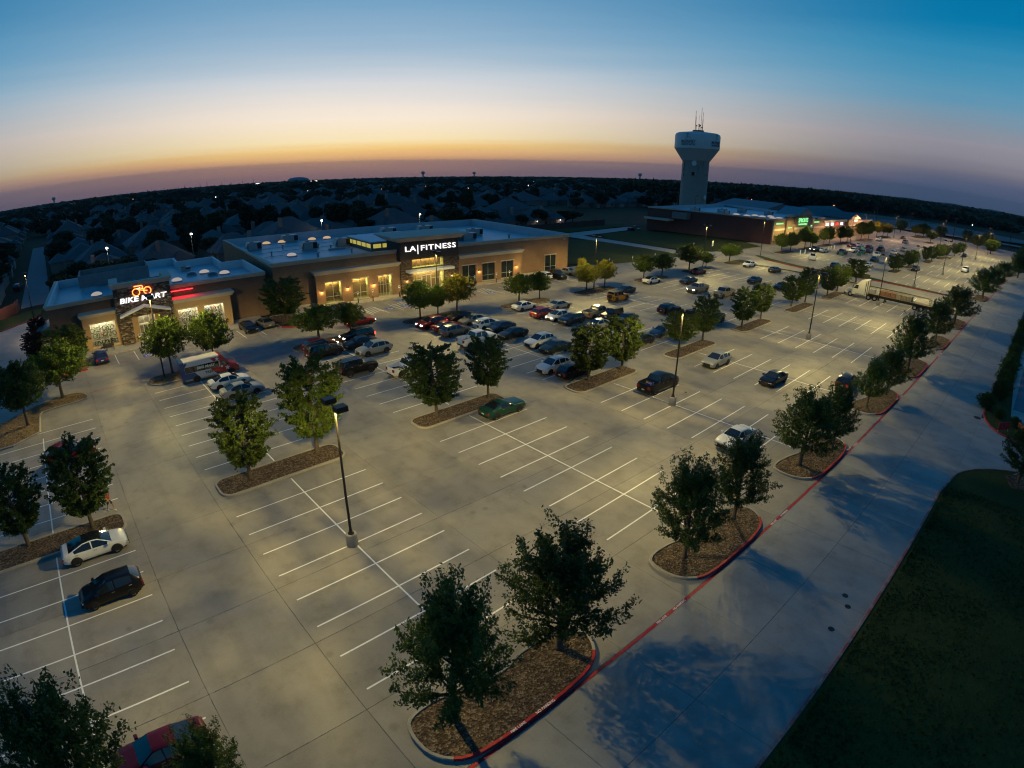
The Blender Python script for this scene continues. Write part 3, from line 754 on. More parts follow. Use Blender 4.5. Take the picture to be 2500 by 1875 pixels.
# ---------------------------------------------------------------- building helpers (local frame: u along the front, v into the building)
def wall_open(mb, u0, u1, z0, z1, v, th, ops, mi=0):
    """front wall slab with openings (a,b,za,zb)"""
    ops = sorted(ops); c = u0
    for a, b, za, zb in ops:
        if a > c: mb.box(c, a, v, v + th, z0, z1, mi)
        if za > z0 + .01: mb.box(a, b, v, v + th, z0, za, mi)
        mb.box(a, b, v, v + th, zb, z1, mi); c = b
    if c < u1: mb.box(c, u1, v, v + th, z0, z1, mi)
def window(parent, a, b, za, zb, v, nx, nz=(0.32,), glass=None, name='window', fw=0.05):
    """frame with mullions at v; every pane is a sub-part"""
    m = MB()
    zs = [za] + [za + (zb - za) * k for k in nz] + [zb]; us = [a + (b - a) * i / nx for i in range(nx + 1)]
    ue = [e for u in us for e in (u - fw / 2, u + fw / 2)]; ze = [e for z in zs for e in (z - fw / 2, z + fw / 2)]
    for i in range(len(ue) - 1):
        for j in range(len(ze) - 1):
            if i % 2 == 0 or j % 2 == 0: m.box(ue[i], ue[i + 1], v - .04, v + .04, ze[j], ze[j + 1])
    w = m.build(name, FRAMEW, parent)
    for i in range(nx):
        for j in range(len(zs) - 1):
            g = MB(); g.box(us[i] + fw / 2, us[i + 1] - fw / 2, v - .006, v + .006, zs[j] + fw / 2, zs[j + 1] - fw / 2); g.build('pane', glass or GLASS, w)
    return w
def cornice(parent, u0, u1, v, z, h=0.7, d=0.45, ret=1.0, name='cornice', mat=None, back=None):
    """stepped moulding along a front with short returns"""
    m = MB(); vb = v + (back if back is not None else ret)
    for k in range(4):
        t0, t1 = k / 4, (k + 1) / 4
        o = d * (0.25 + 0.75 * t1)
        m.box(u0 - o, u1 + o, v - o, vb, z + h * t0, z + h * t1 - (0.0 if k == 3 else 0.002))
    return m.build(name, mat or CORN, parent)
def point(name, loc, power, color, r=0.1, parent=None):
    l = bpy.data.lights.new(name, 'POINT'); l.energy = power; l.color = color; l.shadow_soft_size = r
    return link(name, l, parent, loc)
def area(name, loc, sx, sy, power, color, parent=None, rot=(0, 0, 0), spread=180):
    l = bpy.data.lights.new(name, 'AREA'); l.shape = 'RECTANGLE'; l.size = sx; l.size_y = sy; l.energy = power; l.color = color; l.spread = R(spread)
    o = link(name, l, parent, loc); o.rotation_euler = rot; return o
def room(parent, a, b, za, zb, v0, v1, wallm, floorm, power, color, name='shop_room'):
    m = MB(); m.add([(a, v0, za), (b, v0, za), (b, v1, za), (a, v1, za)], [(0, 1, 2, 3)], 1)
    m.add([(a, v1, za), (b, v1, za), (b, v1, zb), (a, v1, zb)], [(0, 1, 2, 3)]); m.add([(a, v0, za), (a, v1, za), (a, v1, zb), (a, v0, zb)], [(0, 1, 2, 3)]); m.add([(b, v0, za), (b, v1, za), (b, v1, zb), (b, v0, zb)], [(0, 1, 2, 3)])
    m.add([(a, v0, zb), (b, v0, zb), (b, v1, zb), (a, v1, zb)], [(0, 1, 2, 3)])
    o = m.build(name, [wallm, floorm], parent)
    k = max(1, int((b - a) / 3))
    for i in range(k): u = a + (b - a) * (i + .5) / k; boxes('ceiling_lamp', LAMPW, o, (u - .12, u + .12, v0 + .6, v1 - .4, zb - .1, zb - .04))
    area('room_light', ((a + b) / 2, (v0 + v1) / 2, zb - .12), (b - a) * .8, (v1 - v0) * .7, power, color, parent)
LAMPW = emit('strip_lamp', (1, 0.93, 0.75), 5)
def parapet(mb, P, z0, z1, th=0.3, mi=0):
    I = inset(P, th); n = len(P)
    for i in range(n):
        j = (i + 1) % n
        a, b, c, e = P[i], P[j], I[j], I[i]
        mb.add([(*a, 0), (*b, 0), (*b, z1), (*a, z1), (*c, z1), (*e, z1), (*c, z0), (*e, z0)], [(0, 1, 2, 3)], mi)
        mb.add([(*a, z1), (*b, z1), (*c, z1), (*e, z1)], [(0, 1, 2, 3)], 1); mb.add([(*e, z1), (*c, z1), (*c, z0), (*e, z0)], [(0, 1, 2, 3)], 2)
    mb.add([(*p, z0) for p in I], [tuple(range(n))], 3)
def dome(parent, u, v, z, glow, s=0.75):
    m = MB(); m.box(u - s, u + s, v - s, v + s, z, z + .22); o = m.build('skylight_kerb', METAL, parent)
    m = MB(); m.lathe([(s * 1.15 * math.cos(R(a)), z + .22 + .48 * math.sin(R(a))) for a in (0, 25, 50, 75, 90)], 12, 0, u, v); m.build('skylight_dome', glow, o, True)
    return o
DOMEW = emit('lit_skylight', (1.0, 0.66, 0.36), 0.55); DOMEP = emit('pale_skylight', (0.9, 0.78, 0.72), 0.42)
DOMED = pm('dark_skylight', (0.10, 0.14, 0.17), 0.3, .1, 2)
def hvac(parent, u, v, z, sx=2.6, sy=2.0, h=1.6):
    m = MB(); m.box(u - sx / 2, u + sx / 2, v - sy / 2, v + sy / 2, z + .25, z + h); o = m.build('rooftop_unit', METAL, parent); boxes('unit_curb', METAL, o, (u - sx / 2 + .1, u + sx / 2 - .1, v - sy / 2 + .1, v + sy / 2 - .1, z, z + .249))
    m = MB(); m.box(u + sx / 2 - .9, u + sx / 2 + .012, v - sy / 2 - .012, v - sy / 2 + .4, z + .4, z + h - .15); m.build('intake_grille', BLACK, o)
    m = MB(); m.lathe([(.0, z + h + .1), (.45, z + h + .1), (.5, z + h)], 10, 0, u - .4, v); m.build('fan_ring', BLACK, o)
    m = MB(); m.add([(u - sx / 2, v - sy / 2 + .2, z + h - .1), (u - sx / 2 - .5, v - sy / 2 + .2, z + .5), (u - sx / 2 - .5, v + sy / 2 - .2, z + .5), (u - sx / 2, v + sy / 2 - .2, z + h - .1)], [(0, 1, 2, 3)]); m.build('rain_hood', METAL, o)
def vent(parent, u, v, z, r=.2, h=.7):
    m = MB(); m.lathe([(r * .7, z), (r * .7, z + h), (r * 1.4, z + h), (r * 1.4, z + h + .15), (0, z + h + .25)], 8, 0, u, v); m.build('roof_vent', METAL, parent)
SCON = emit('sconce_glow', (1.0, 0.55, 0.18), 9)
def sconce(parent, u, v, z, power=60):
    m = MB(); m.add([(u - .22, v, z), (u + .22, v, z), (u + .14, v - .22, z + .02), (u - .14, v - .22, z + .02), (u - .2, v, z + .22), (u + .2, v, z + .22), (u + .1, v - .14, z + .24), (u - .1, v - .14, z + .24)],
                     [(0, 1, 5, 4), (1, 2, 6, 5), (2, 3, 7, 6), (3, 0, 4, 7), (4, 5, 6, 7)]); o = m.build('wall_sconce', BRONZE, parent)
    m = MB(); m.add([(u - .18, v - .01, z - .02), (u + .18, v - .01, z - .02), (u + .12, v - .19, z - .01), (u - .12, v - .19, z - .01)], [(0, 1, 2, 3)]); m.build('sconce_bulb', SCON, o)
    point('sconce_light', (u, v - .26, z - .12), power, (1.0, 0.56, 0.18), .08, parent)
def letters(parent, s, size, u, z, v, mat, name='sign_lettering', sx=1.0, shear=0.0, off=0.02, ext=0.06, spacing=1.0, width=None):
    me = text_mesh(s, size, ext, off, shear, spacing); me.materials.append(mat)
    o = link(name, me, parent, (u, v, z)); o.rotation_euler = (R(90), 0, 0)
    if width:
        xs = [p.co.x for p in me.vertices]; sx = width / (max(xs) - min(xs))
    o.scale = (sx, 1, 1); return o
SIGNW = emit('white_sign_light', (1, 0.98, 0.97), 1.6)
INTW = pm('interior_wall', (0.62, 0.55, 0.34), 0.8, 0.25, 0.9); INTF = pm('interior_floor', (0.46, 0.48, 0.2), 0.6, 0.3, 1.5)
INTB = pm('bike_shop_wall', (0.55, 0.5, 0.42), 0.8, 0.3, 1.2); INTC = pm('bike_shop_floor', (0.3, 0.27, 0.22), 0.6, 0.2, 2)

# ================================================================ bicycle shop
bmA = R(-5); bm_o = (-15.6, 56.0)
shop = thing('bicycle_shop', 'low brown brick bicycle shop with stone entrance tower and red neon bike', 'building', (*bm_o, 0), bmA)
H = 7.35; ZR = 6.0
m = MB()
P = [(0, 0), (33.6, 0), (33.6, 16), (29.6, 16.3), (29.6, 25.5), (22.6, 25.2), (22.6, 31.2), (5.6, 32.6), (5.6, 24.2), (0, 24.4)]
parapet(m, P, ZR, H, 0.35)
m.build('wall', [BRK_DK, ROOFW, ROOFW, ROOFB], shop)
m = MB()
for k, (o, z0, z1) in enumerate(((.18, 6.75, 6.95), (.3, 6.95, 7.15), (.45, 7.15, 7.38))):
    m.box(-o, 33.6, -o, .05, z0, z1 - .002); m.box(-o, .05, .05, 24.4, z0, z1 - .004)
m.build('cornice', CORN, shop)
# front bays
m = MB(); wall_open(m, 4.8, 10.1, 0, 4.95, -2.3, .45, [(5.8, 9.5, .45, 3.9)]); m.box(4.8, 5.1, -1.84, -.01, 0, 4.95); m.build('front_bay', STUCCO, shop)
cornice(shop, 4.8, 9.6, -2.3, 4.95, .55, .4, back=2.28)
m = MB(); wall_open(m, 18.0, 27.1, 0, 4.85, -2.4, .45, [(18.9, 21.9, .45, 3.75), (22.9, 25.9, .45, 3.75)]); m.box(26.8, 27.1, -1.94, -.01, 0, 4.85); m.build('front_bay', STUCCO, shop)
cornice(shop, 18.6, 27.3, -2.4, 4.85, .6, .45, back=2.38)
boxes('window_sill', CORN, shop, (5.6, 9.7, -2.46, -2.31, .33, .45), (18.7, 22.1, -2.56, -2.41, .33, .45), (22.7, 26.1, -2.56, -2.41, .33, .45))
boxes('window_lintel', CORN, shop, (5.6, 9.7, -2.42, -2.31, 3.92, 4.08), (18.7, 22.1, -2.52, -2.41, 3.77, 3.93), (22.7, 26.1, -2.52, -2.41, 3.77, 3.93))
for a, b, za, zb, v in ((5.8, 9.5, .45, 3.9, -1.98), (18.9, 21.9, .45, 3.75, -2.08), (22.9, 25.9, .45, 3.75, -2.08)):
    window(shop, a, b, za, zb, v, 3, (0.26,)); room(shop, a, b, .4, zb + .1, v + .05, v + 1.95, INTB, INTC, 240, (1.0, .84, .55))
# entrance tower
m = MB(); wall_open(m, 10.0, 18.3, 0, 8.55, -3.0, .5, [(12.0, 16.0, 0, 4.0)]); m.box(10.0, 10.5, -2.49, 3, 0, 8.55); m.box(17.8, 18.3, -2.49, 3, 0, 8.55); m.box(10.5, 17.8, 2.5, 3, 6, 8.55)
m.box(10.2, 11.9, -3.35, -3.0, 0, 4.0); m.box(16.1, 17.8, -3.35, -3.0, 0, 4.0)
m.build('entrance_tower', STONE_BM, shop)
m = MB()
for k in range(4): o = .12 + .1 * k; m.box(10 - o, 18.3 + o, -3 - o, -2.3, 8.55 + .18 * k, 8.73 + .18 * k - .002); m.box(10 - o, 10.9, -2.3, 3, 8.55 + .18 * k, 8.73 + .18 * k - .002); m.box(17.4, 18.3 + o, -2.3, 3, 8.55 + .18 * k, 8.73 + .18 * k - .002)
m.build('tower_cornice', CORN, shop)
for a, b, za, zb in ((10.4, 14.1, 4.35, 5.45), (14.1, 17.8, 5.45, 4.35)):
    m = MB(); m.add([(a, -4.3, za), (b, -4.3, zb), (b, -4.3, zb + .32), (a, -4.3, za + .32), (a, -3.01, za), (b, -3.01, zb), (b, -3.01, zb + .32), (a, -3.01, za + .32)], [(0, 1, 2, 3), (3, 2, 6, 7), (0, 4, 5, 1), (0, 3, 7, 4), (1, 5, 6, 2)]); m.build('gable_beam', ALBWHITE, shop)
boxes('entrance_pier', STUCCO, shop, (12.0, 12.9, -2.6, -1.4, 0, 4.0), (15.4, 16.0, -2.6, -1.4, 0, 4.0))
window(shop, 12.9, 15.4, 2.55, 3.95, -1.5, 3, (), name='transom'); m = MB(); m.box(12.8, 15.5, -1.7, -1.4, 2.35, 2.52); m.build('door_header', FRAMEW, shop)
for i in range(2): window(shop, 12.95 + i * 1.22, 14.1 + i * 1.22, .12, 2.32, -1.52, 2, (0.42,), name='door', fw=.09)
room(shop, 12.9, 15.4, .1, 4.1, -1.4, .0, INTB, INTC, 130, (1.0, .84, .55)); area('porch_light', (14, -2.3, 3.9), 2.4, .6, 60, (1, .75, .38), shop)
m = MB(); m.box(13.2, 14.9, -2.25, -2.05, 3.96, 3.99); m.build('porch_lamp', LAMPW, shop)
# illuminated sign
letters(shop, 'BIKE MART', 1.02, 14.1, 6.62, -3.10, SIGNW, shear=.16, off=.022, width=6.9)
NEON = emit('orange_neon', (1.0, 0.16, 0.03), 7)
def circ(cu, cz, r, v, n=20, a0=0, a1=360): return [(cu + r * math.cos(R(a0 + (a1 - a0) * k / n)), v, cz + r * math.sin(R(a0 + (a1 - a0) * k / n))) for k in range(n + 1)]
m = MB(); m.path(circ(13.3, 7.62, .52, -3.12), .055); m.path(circ(14.95, 7.66, .52, -3.12), .055)
m.path([(13.1, -3.12, 8.5), (14.1, -3.12, 8.5)] + circ(14.12, 8.27, .23, -3.12, 6, 90, -80) + [(13.7, -3.12, 7.95), (14.4, -3.12, 7.75), (14.95, -3.12, 7.66)], .06); m.path([(14.1, -3.12, 8.05), (14.6, -3.12, 7.9)], .06)
m.build('neon_bicycle', NEON, shop, True)
for k in range(3):
    m = MB(); m.tube((13.52 + k * .2, -3.16, 8.12 + .03 * k), (13.52 + k * .2, -3.1, 8.12 + .03 * k), .09, n=10); m.build('neon_dot', SIGNW, shop)
REDN = emit('red_neon', (1.0, 0.02, 0.03), 9)
m = MB(); m.tube((18.5, -.14, 6.32), (21.9, -.14, 6.32), .045); m.build('red_neon_tube', REDN, shop); area('neon_wash', (20.2, -.35, 6.32), 3.4, .15, 170, (1, .01, .015), shop, (R(-90), 0, 0))
area('sign_wash', (14.1, -3.6, 6.6), 6.5, .8, 5, (1, .96, .95), shop, (R(-90), 0, 0))
# side canopy, roof screen and equipment
m = MB(); m.add([(-.01, -.5, 4.6), (-2.6, -.5, 3.5), (-2.6, 6.2, 3.5), (-.01, 6.2, 4.6), (-2.6, -.5, 3.3), (-2.6, 6.2, 3.3), (-.01, -.5, 3.3), (-.01, 6.2, 3.3)], [(0, 1, 2, 3), (1, 4, 5, 2), (0, 6, 4, 1), (3, 2, 5, 7)]); m.build('side_canopy', pm('teal_metal', (.10, .17, .18), .5, .1, 2, metal=.4), shop)
m = MB(); m.box(-1.9, -.01, 0, 5.6, 0, 3.28); m.build('side_bay', BRK_DK, shop); window(shop, -1.75, -.25, 1.0, 2.9, -.06, 2); g = MB(); g.box(-1.75, -.25, -.03, -.012, 1.0, 2.9); g.build('lit_blind', emit('blind_glow', (.8, .62, .3), .55), shop)
SCREEN = pm('grey_screen', (.20, .205, .20), .75, .22, .8)
boxes('equipment_screen', SCREEN, shop, (4.4, 16.6, 16.4, 16.6, ZR + .5, ZR + 2.6), (4.4, 4.6, 16.6, 24, ZR + .5, ZR + 2.6), (16.4, 16.6, 16.6, 24, ZR + .5, ZR + 2.6), (4.6, 16.4, 23.8, 24, ZR + .5, ZR + 2.6))
boxes('screen_post', METAL, shop, *[(4.9 + k * 1.6, 5.0 + k * 1.6, 16.62, 16.7, ZR, ZR + 2.5) for k in range(8)])
hvac(shop, 9, 20, ZR, 3, 2, 1.4); hvac(shop, 23.5, 20.5, ZR, 1.7, 1.2, .8)
for u, v, g in ((26.0, 14.5, DOMEP), (28.9, 10.5, DOMEP), (20.6, 10, DOMEP), (7.3, 9, DOMEP), (23.7, 14.2, DOMED), (26.9, 10.9, DOMED)): dome(shop, u, v, ZR, g, .8)

# ================================================================ fitness club
gym = thing('fitness_club', 'long tan brick fitness club with dark entrance tower and flat blue-lit roof', 'building', (19.5, 54.0, 0), R(-5.6))
H = 8.25; ZR = 6.6
m = MB(); P = [(0, 0), (66.0, 0), (65.6, 40), (-.6, 42.6)]; parapet(m, P, ZR, H, 0.35); m.build('wall', [BRK_LA, CORN, ROOFB, ROOFB], gym)
m = MB()
for o, z0, z1 in ((.14, 7.6, 7.8), (.28, 7.8, 8.05), (.45, 8.05, 8.3)):
    m.box(-o, 66 + o, -o, .05, z0, z1 - .002); m.box(-o, .05, .05, 42.6, z0, z1 - .004); m.box(65.7, 66 + o, .05, 40, z0, z1 - .004)
m.build('cornice', CORN, gym)
boxes('base_course', CORN, gym, (-.02, 66.02, -.06, -.002, 0, .5))
# upper dark brick band between bays and tower is the wall itself; bays in front
opsL = [(8.5, 11.5, .35, 4.0), (13.6, 16.6, .35, 4.0), (18.5, 21.3, .2, 4.0)]
m = MB(); wall_open(m, 6.9, 23.0, 0, 5.45, -1.2, .4, opsL); m.box(6.9, 7.2, -.79, -.01, 0, 5.45); m.build('front_bay', BRK_LA, gym); cornice(gym, 6.9, 22.6, -1.2, 5.45, .7, .5, back=1.18)
opsR = [(36.7, 39.9, .4, 3.95), (41.5, 44.6, .4, 3.95), (46.3, 49.4, .4, 3.95)]
m = MB(); wall_open(m, 35.6, 51.4, 0, 5.4, -1.2, .4, opsR); m.box(51.1, 51.4, -.79, -.01, 0, 5.4); m.build('front_bay', BRK_LA, gym); cornice(gym, 36.2, 51.5, -1.2, 5.4, .7, .5, back=1.18)
for a, b, za, zb in opsL + opsR: boxes('window_lintel', CORN, gym, (a - .15, b + .15, -1.32, -1.202, zb, zb + .16)); boxes('window_sill', CORN, gym, (a - .1, b + .1, -1.32, -1.202, za - .12, za))
boxes('window_lintel', CORN, gym, (58.9, 62.5, -.12, -.002, 3.95, 4.12))
for i, (a, b, za, zb) in enumerate(opsL):
    window(gym, a, b, za, zb, -.92, (2, 2, 5)[i], (.3,) if i < 2 else (.55,)); room(gym, a, b, za - .05, zb + .1, -.85, 3.2, INTW, INTF, 3000, (1.0, .84, .26))
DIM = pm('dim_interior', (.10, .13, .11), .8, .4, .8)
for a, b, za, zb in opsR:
    window(gym, a, b, za, zb, -.92, 2, (.3,), DGLASS); g = MB(); g.box(a, b, -.5, -.45, za, zb); g.build('dim_room_panel', DIM, gym)  # flat panel behind the glass; the unlit room's dimness is put into its colour
window(gym, 59.1, 62.3, .15, 3.95, -.05, 2, (.33,), DGLASS); g = MB(); g.box(59.1, 62.3, -.02, -.008, .15, 3.95); g.build('dim_room_panel', pm('green_interior', (.10, .15, .10), .8, .5, .9), gym)  # same kind of panel, dim greenish room painted as its colour
# gym equipment silhouettes in the lit rooms
GEAR = pm('gym_gear', (.05, .05, .045), .5, .2, 4); GREENF = pm('turf_green', (.16, .26, .06), .8, .3, 3)
W3 = lambda u, v: (19.5 + u * math.cos(R(-5.6)) - v * math.sin(R(-5.6)), 54 + u * math.sin(R(-5.6)) + v * math.cos(R(-5.6)))
for a in (9, 14.2, 19):
    for k in range(3):
        t = thing('exercise_machine', 'dark exercise machine inside a lit club window', 'exercise machine', (*W3(a + k * .8, 1.4), .3), R(-5.6), 'machines inside the club')
        boxes('deck', GEAR, t, (-.25, .25, -.4, .6, .0, .2)); boxes('console', GEAR, t, (-.3, .3, -.3, -.2, 1.2, 1.4)); m = MB(); m.tube((0, -.3, .15), (0, -.25, 1.25), .05); m.build('upright', GEAR, t)
# tower
m = MB(); wall_open(m, 23.0, 35.6, 0, 4.7, -1.6, .5, [(25.4, 32.3, 0, 3.9)], 1); m.box(23.0, 25.4, -1.6, -1.1, 4.7, 6.3, 1); m.box(32.3, 35.6, -1.6, -1.1, 4.7, 6.3, 1); m.box(23.0, 23.5, -1.1, 4, 0, 6.3, 1); m.box(35.1, 35.6, -1.1, 4, 0, 6.3, 1)
m.box(23.0, 35.6, -1.62, 4, 6.3, 9.75, 0); m.build('entrance_tower', [pm('dark_stucco', (.05, .04, .034), .85, .15, 1), STONE_LA], gym)
m = MB()
for k in range(5): o = .2 + .3 * k; m.box(22.8 - o, 35.8 + o, -1.7 - o, 5 + o, 9.75 + .2 * k, 9.95 + .2 * k - .002)
m.build('tower_cornice', CORN, gym)
window(gym, 25.4, 32.3, 4.72, 6.28, -1.3, 7, ()); window(gym, 25.4, 27.4, .1, 3.9, -1.3, 2, (.6,)); window(gym, 29.5, 32.3, .1, 3.9, -1.3, 3, (.6,)); window(gym, 27.45, 29.45, 3.1, 3.9, -1.3, 2, (), name='transom')
for i in range(2): window(gym, 27.5 + i * .98, 28.44 + i * .98, .12, 3.05, -1.32, 1, (), name='door', fw=.1)
room(gym, 25.4, 32.3, .05, 3.95, -1.2, 3.5, INTW, INTF, 3600, (1.0, .84, .3)); room(gym, 25.4, 32.3, 4.65, 6.25, -1.2, 3.5, INTW, INTF, 1500, (1.0, .82, .26))
m = MB(); m.box(24.0, 33.7, -3.2, -1.62, 4.05, 4.5); m.build('entrance_canopy', ALBWHITE, gym)
area('canopy_light', (28.9, -2.4, 4.0), 7, .8, 60, (1, .74, .3), gym)
boxes('canopy_lamp', LAMPW, gym, *[(u - .3, u + .3, -2.6, -2.3, 4.0, 4.04) for u in (26, 28.5, 31)])
letters(gym, 'LA', 1.35, 25.1, 8.33, -1.72, SIGNW, off=.012, width=2.25, spacing=1.1); letters(gym, 'FITNESS', 1.35, 31.1, 8.33, -1.72, SIGNW, off=.012, width=7.6, spacing=1.15)
m = MB(); m.box(26.62, 26.74, -1.76, -1.66, 7.3, 9.0); m.build('sign_bar', SIGNW, gym); area('sign_wash', (29.2, -2.3, 8.3), 10, 1, 7, (1, .97, .95), gym, (R(-90), 0, 0))
for u in (7.8, 12.6, 17.6): sconce(gym, u, -1.2, 2.55)
for u in (24.2, 34.0): sconce(gym, u, -1.6, 2.5)
for u in (40.7, 50.2): sconce(gym, u, -1.2, 2.5)
letters(gym, '1900', .45, 64.7, 7.15, -.05, CORN, 'house_number', off=.0, ext=.03)
# roof
for u, v in ((4, 31), (13.5, 22), (21, 22.5), (14, 38.5), (37.5, 34.5), (47, 33), (53.5, 20), (44.2, 15), (47.6, 13.8)): hvac(gym, u, v, ZR, *((2.8, 2.2, 1.8) if v < 35 and u < 30 else (3.4, 2.2, 1.7)))
for u, v in ((8.5, 38.5), (12, 38), (19, 37.2), (22.6, 37), (27, 24), (28.6, 25), (8.0, 16.2)): dome(gym, u, v, ZR, DOMEW if u > 8.2 else DOMEP, .85)
for u, v in ((9.5, 28), (17.5, 20), (16, 24), (44.5, 20), (51, 17.5), (58, 12), (33, 20), (5, 20), (24, 15), (30, 37), (12, 12), (19, 12)): vent(gym, u, v, ZR, .22 if u % 2 else .35)
m = MB()
for v in (18, 24, 30): p_ = MB(); p_.path([(3, v, ZR + .15), (24, v + .4, ZR + .15)], .05, 5); p_.build('gas_pipe', METAL, gym)
m.path([(36, 33, ZR + .5), (39, 33, ZR + .9), (44, 33.4, ZR + .9), (44, 33.4, ZR)], .06, 5); m.build('roof_pipe', METAL, gym); boxes('pipe_curb', METAL, gym, (16.5, 20, 18.2, 18.9, ZR, ZR + .4))
m = MB(); m.box(22.5, 35, 10, 23, ZR, ZR + 1.9); m.build('clerestory', pm('grey_brown_panel', (.17, .14, .12), .8, .1, 1), gym)
m = MB(); m.box(22.3, 35.2, 9.8, 23.2, ZR + 1.9, ZR + 2.1); m.build('clerestory_roof', ROOFW, gym)
YW = emit('clerestory_glow', (1.0, .85, .16), .42)
for i in range(6): w = MB(); w.box(22.8 + i * 2.05, 24.5 + i * 2.05, 9.95, 9.99, ZR + .75, ZR + 1.55); w.build('clerestory_window', YW, gym)
for i in range(5): w = MB(); w.box(22.45, 22.49, 10.6 + i * 2.5, 12.6 + i * 2.5, ZR + .75, ZR + 1.55); w.build('clerestory_window', YW, gym)

# ================================================================ grocery store and shops
gro = thing('grocery_store', 'red brick grocery store with pale flat roof and green lit sign', 'building', (182, 40.6, 0), R(-3.5))
H = 8.6; ZR = 7.4
m = MB(); P = [(0, 0), (44, 0), (52, 50), (-9, 47.5)]; parapet(m, P, ZR, H, .4); m.build('wall', [BRK_RED, CORN, ROOFB, pm('blue_membrane', (.40, .50, .56), .5, .1, .3)], gro)
m = MB(); m.box(-.3, 44.3, -.3, .02, 8.05, 8.7)
d = Vector((-9, 47.5)).normalized(); nrm = Vector((-d.y, d.x)) if -d.y < 0 else Vector((d.y, -d.x))
a = Vector((0, 0)); b = Vector((-9, 47.5)); o_ = nrm * .35
m.add([(a.x, a.y, 8.1), (b.x, b.y, 8.1), (b.x, b.y, 8.7), (a.x, a.y, 8.7), (a.x + o_.x, a.y + o_.y, 8.3), (b.x + o_.x, b.y + o_.y, 8.3), (b.x + o_.x, b.y + o_.y, 8.7), (a.x + o_.x, a.y + o_.y, 8.7)], [(0, 1, 5, 4), (4, 5, 6, 7), (7, 6, 2, 3)])
m.build('cornice', CORN, gro)
TANW = pm('tan_facade', (.27, .185, .12), .85, .1, 1)
boxes('facade_panel', TANW, gro, (-.1, 8.6, -.5, -.01, 0, 8.3), (8.6, 14.2, -1.2, -.01, 3.9, 9.4), (8.6, 9.7, -1.2, -.01, 0, 3.9), (13.3, 14.2, -1.2, -.01, 0, 3.9), (14.2, 28.3, -1.8, -.01, 0, 9.9), (28.3, 43.4, -.6, -.01, 0, 8.1))
boxes('facade_band', CORN, gro, (-.3, 8.8, -.8, -.45, 4.7, 5.3), (14, 28.5, -2.1, -1.75, 4.9, 5.6), (28.5, 43.6, -.9, -.55, 4.7, 5.2), (-.3, 8.8, -.8, -.45, 8.3, 8.8), (8.3, 14.5, -1.6, -1.1, 9.4, 10.2), (28.3, 43.8, -1.1, -.5, 8.1, 8.7))
m = MB(); m.add([(13.4, -2.6, 9.9), (29.2, -2.6, 9.9), (21.3, -2.6, 12.6), (13.4, 6, 9.9), (29.2, 6, 9.9), (21.3, 6, 12.6)], [(0, 1, 2), (0, 2, 5, 3), (1, 4, 5, 2), (3, 5, 4)]); m.build('gable_roof', pm('teal_standing_seam', (.13, .20, .22), .45, .12, 1, metal=.3), gro)
m = MB(); m.add([(14.2, -1.85, 9.9), (28.3, -1.85, 9.9), (21.3, -1.85, 12.3)], [(0, 1, 2)]); m.build('gable_face', TANW, gro); boxes('gable_louvre', TANW, gro, (20.2, 22.2, -2.0, -1.86, 10.1, 11.2))
GRN = emit('green_sign_light', (.30, 1.0, .36), 1.1)
letters(gro, 'SPROUTS', 2.2, 20.7, 8.0, -1.95, GRN, off=.02, width=8.4); letters(gro, 'FARMERS MARKET', .8, 20.7, 6.6, -1.95, GRN, off=.01, width=7.6)
letters(gro, 'FARM FRESH PRODUCE', .7, 4.2, 7.0, -.6, GRN, off=.01, width=5.6); letters(gro, 'MEAT', .7, 11.4, 5.5, -1.3, GRN, off=.01, width=3); letters(gro, 'VITAMINS', .7, 36.5, 6.9, -.7, GRN, off=.01, width=5); letters(gro, 'BAKERY', .7, 31, 5.6, -.7, GRN, off=.01, width=3)
g = MB(); g.box(9.7, 13.3, -.3, -.2, 0, 3.8); g.build('lit_entrance', emit('amber_entrance', (1.0, .52, .14), 1.6), gro); window(gro, 9.7, 13.3, 0, 3.8, -.6, 4, (.7,), name='door')
for u, v in ((11.5, 21), (11.7, 16.6), (17.4, 16.3), (16.6, 12.8), (22.6, 12.4), (15.6, 8.0), (20, 7.4)): dome(gro, u, v, ZR, DOMEP, 1.2)
for u, v in ((8, 24), (16, 30), (28, 28), (6, 36), (32, 18)): hvac(gro, u, v, ZR, 3.5, 2.4, 1.5)
point('store_wash', (4, -5, 5), 40, (1, .62, .28), .4, gro); point('store_wash', (20, -7, 3), 50, (1, .58, .28), .4, gro); point('store_wash', (36, -5, 4), 50, (1, .55, .25), .4, gro)
# wall pack on the side wall
m = MB(); m.box(-6.75, -6.35, 32.6, 33.2, 5.6, 6.0); m.build('wall_pack', SCON, gro); point('wall_pack_light', (-7.1, 32.8, 5.5), 60, (1, .55, .18), .15, gro)
m = MB(); m.box(-8.4, -5.6, 30, 36.5, 5.3, 7.6); m.build('side_panel', pm('mauve_panel', (.22, .18, .17), .8, .1, 1), gro)
m = MB(); m.box(-11, -7.6, 36, 47.5, 4.2, 4.9); m.build('dock_canopy', CORN, gro)
shops = thing('shop_row', 'orange-lit row of small shops right of the grocery store', 'building', (182, 40.6, 0), R(-3.5))
boxes('wall', TANW, shops, (44.2, 70.99, -.2, 30, 0, 7.1), (71, 84.6, -1.2, 28, 0, 7.6), (84.61, 104, -.4, 26, 0, 6.6))
boxes('cornice', CORN, shops, (43.9, 70.5, -.8, -.19, 6.6, 7.4), (85.1, 104.4, -1.0, -.39, 6.2, 6.9), (70.6, 85, -1.7, -1.19, 4.6, 5.1))
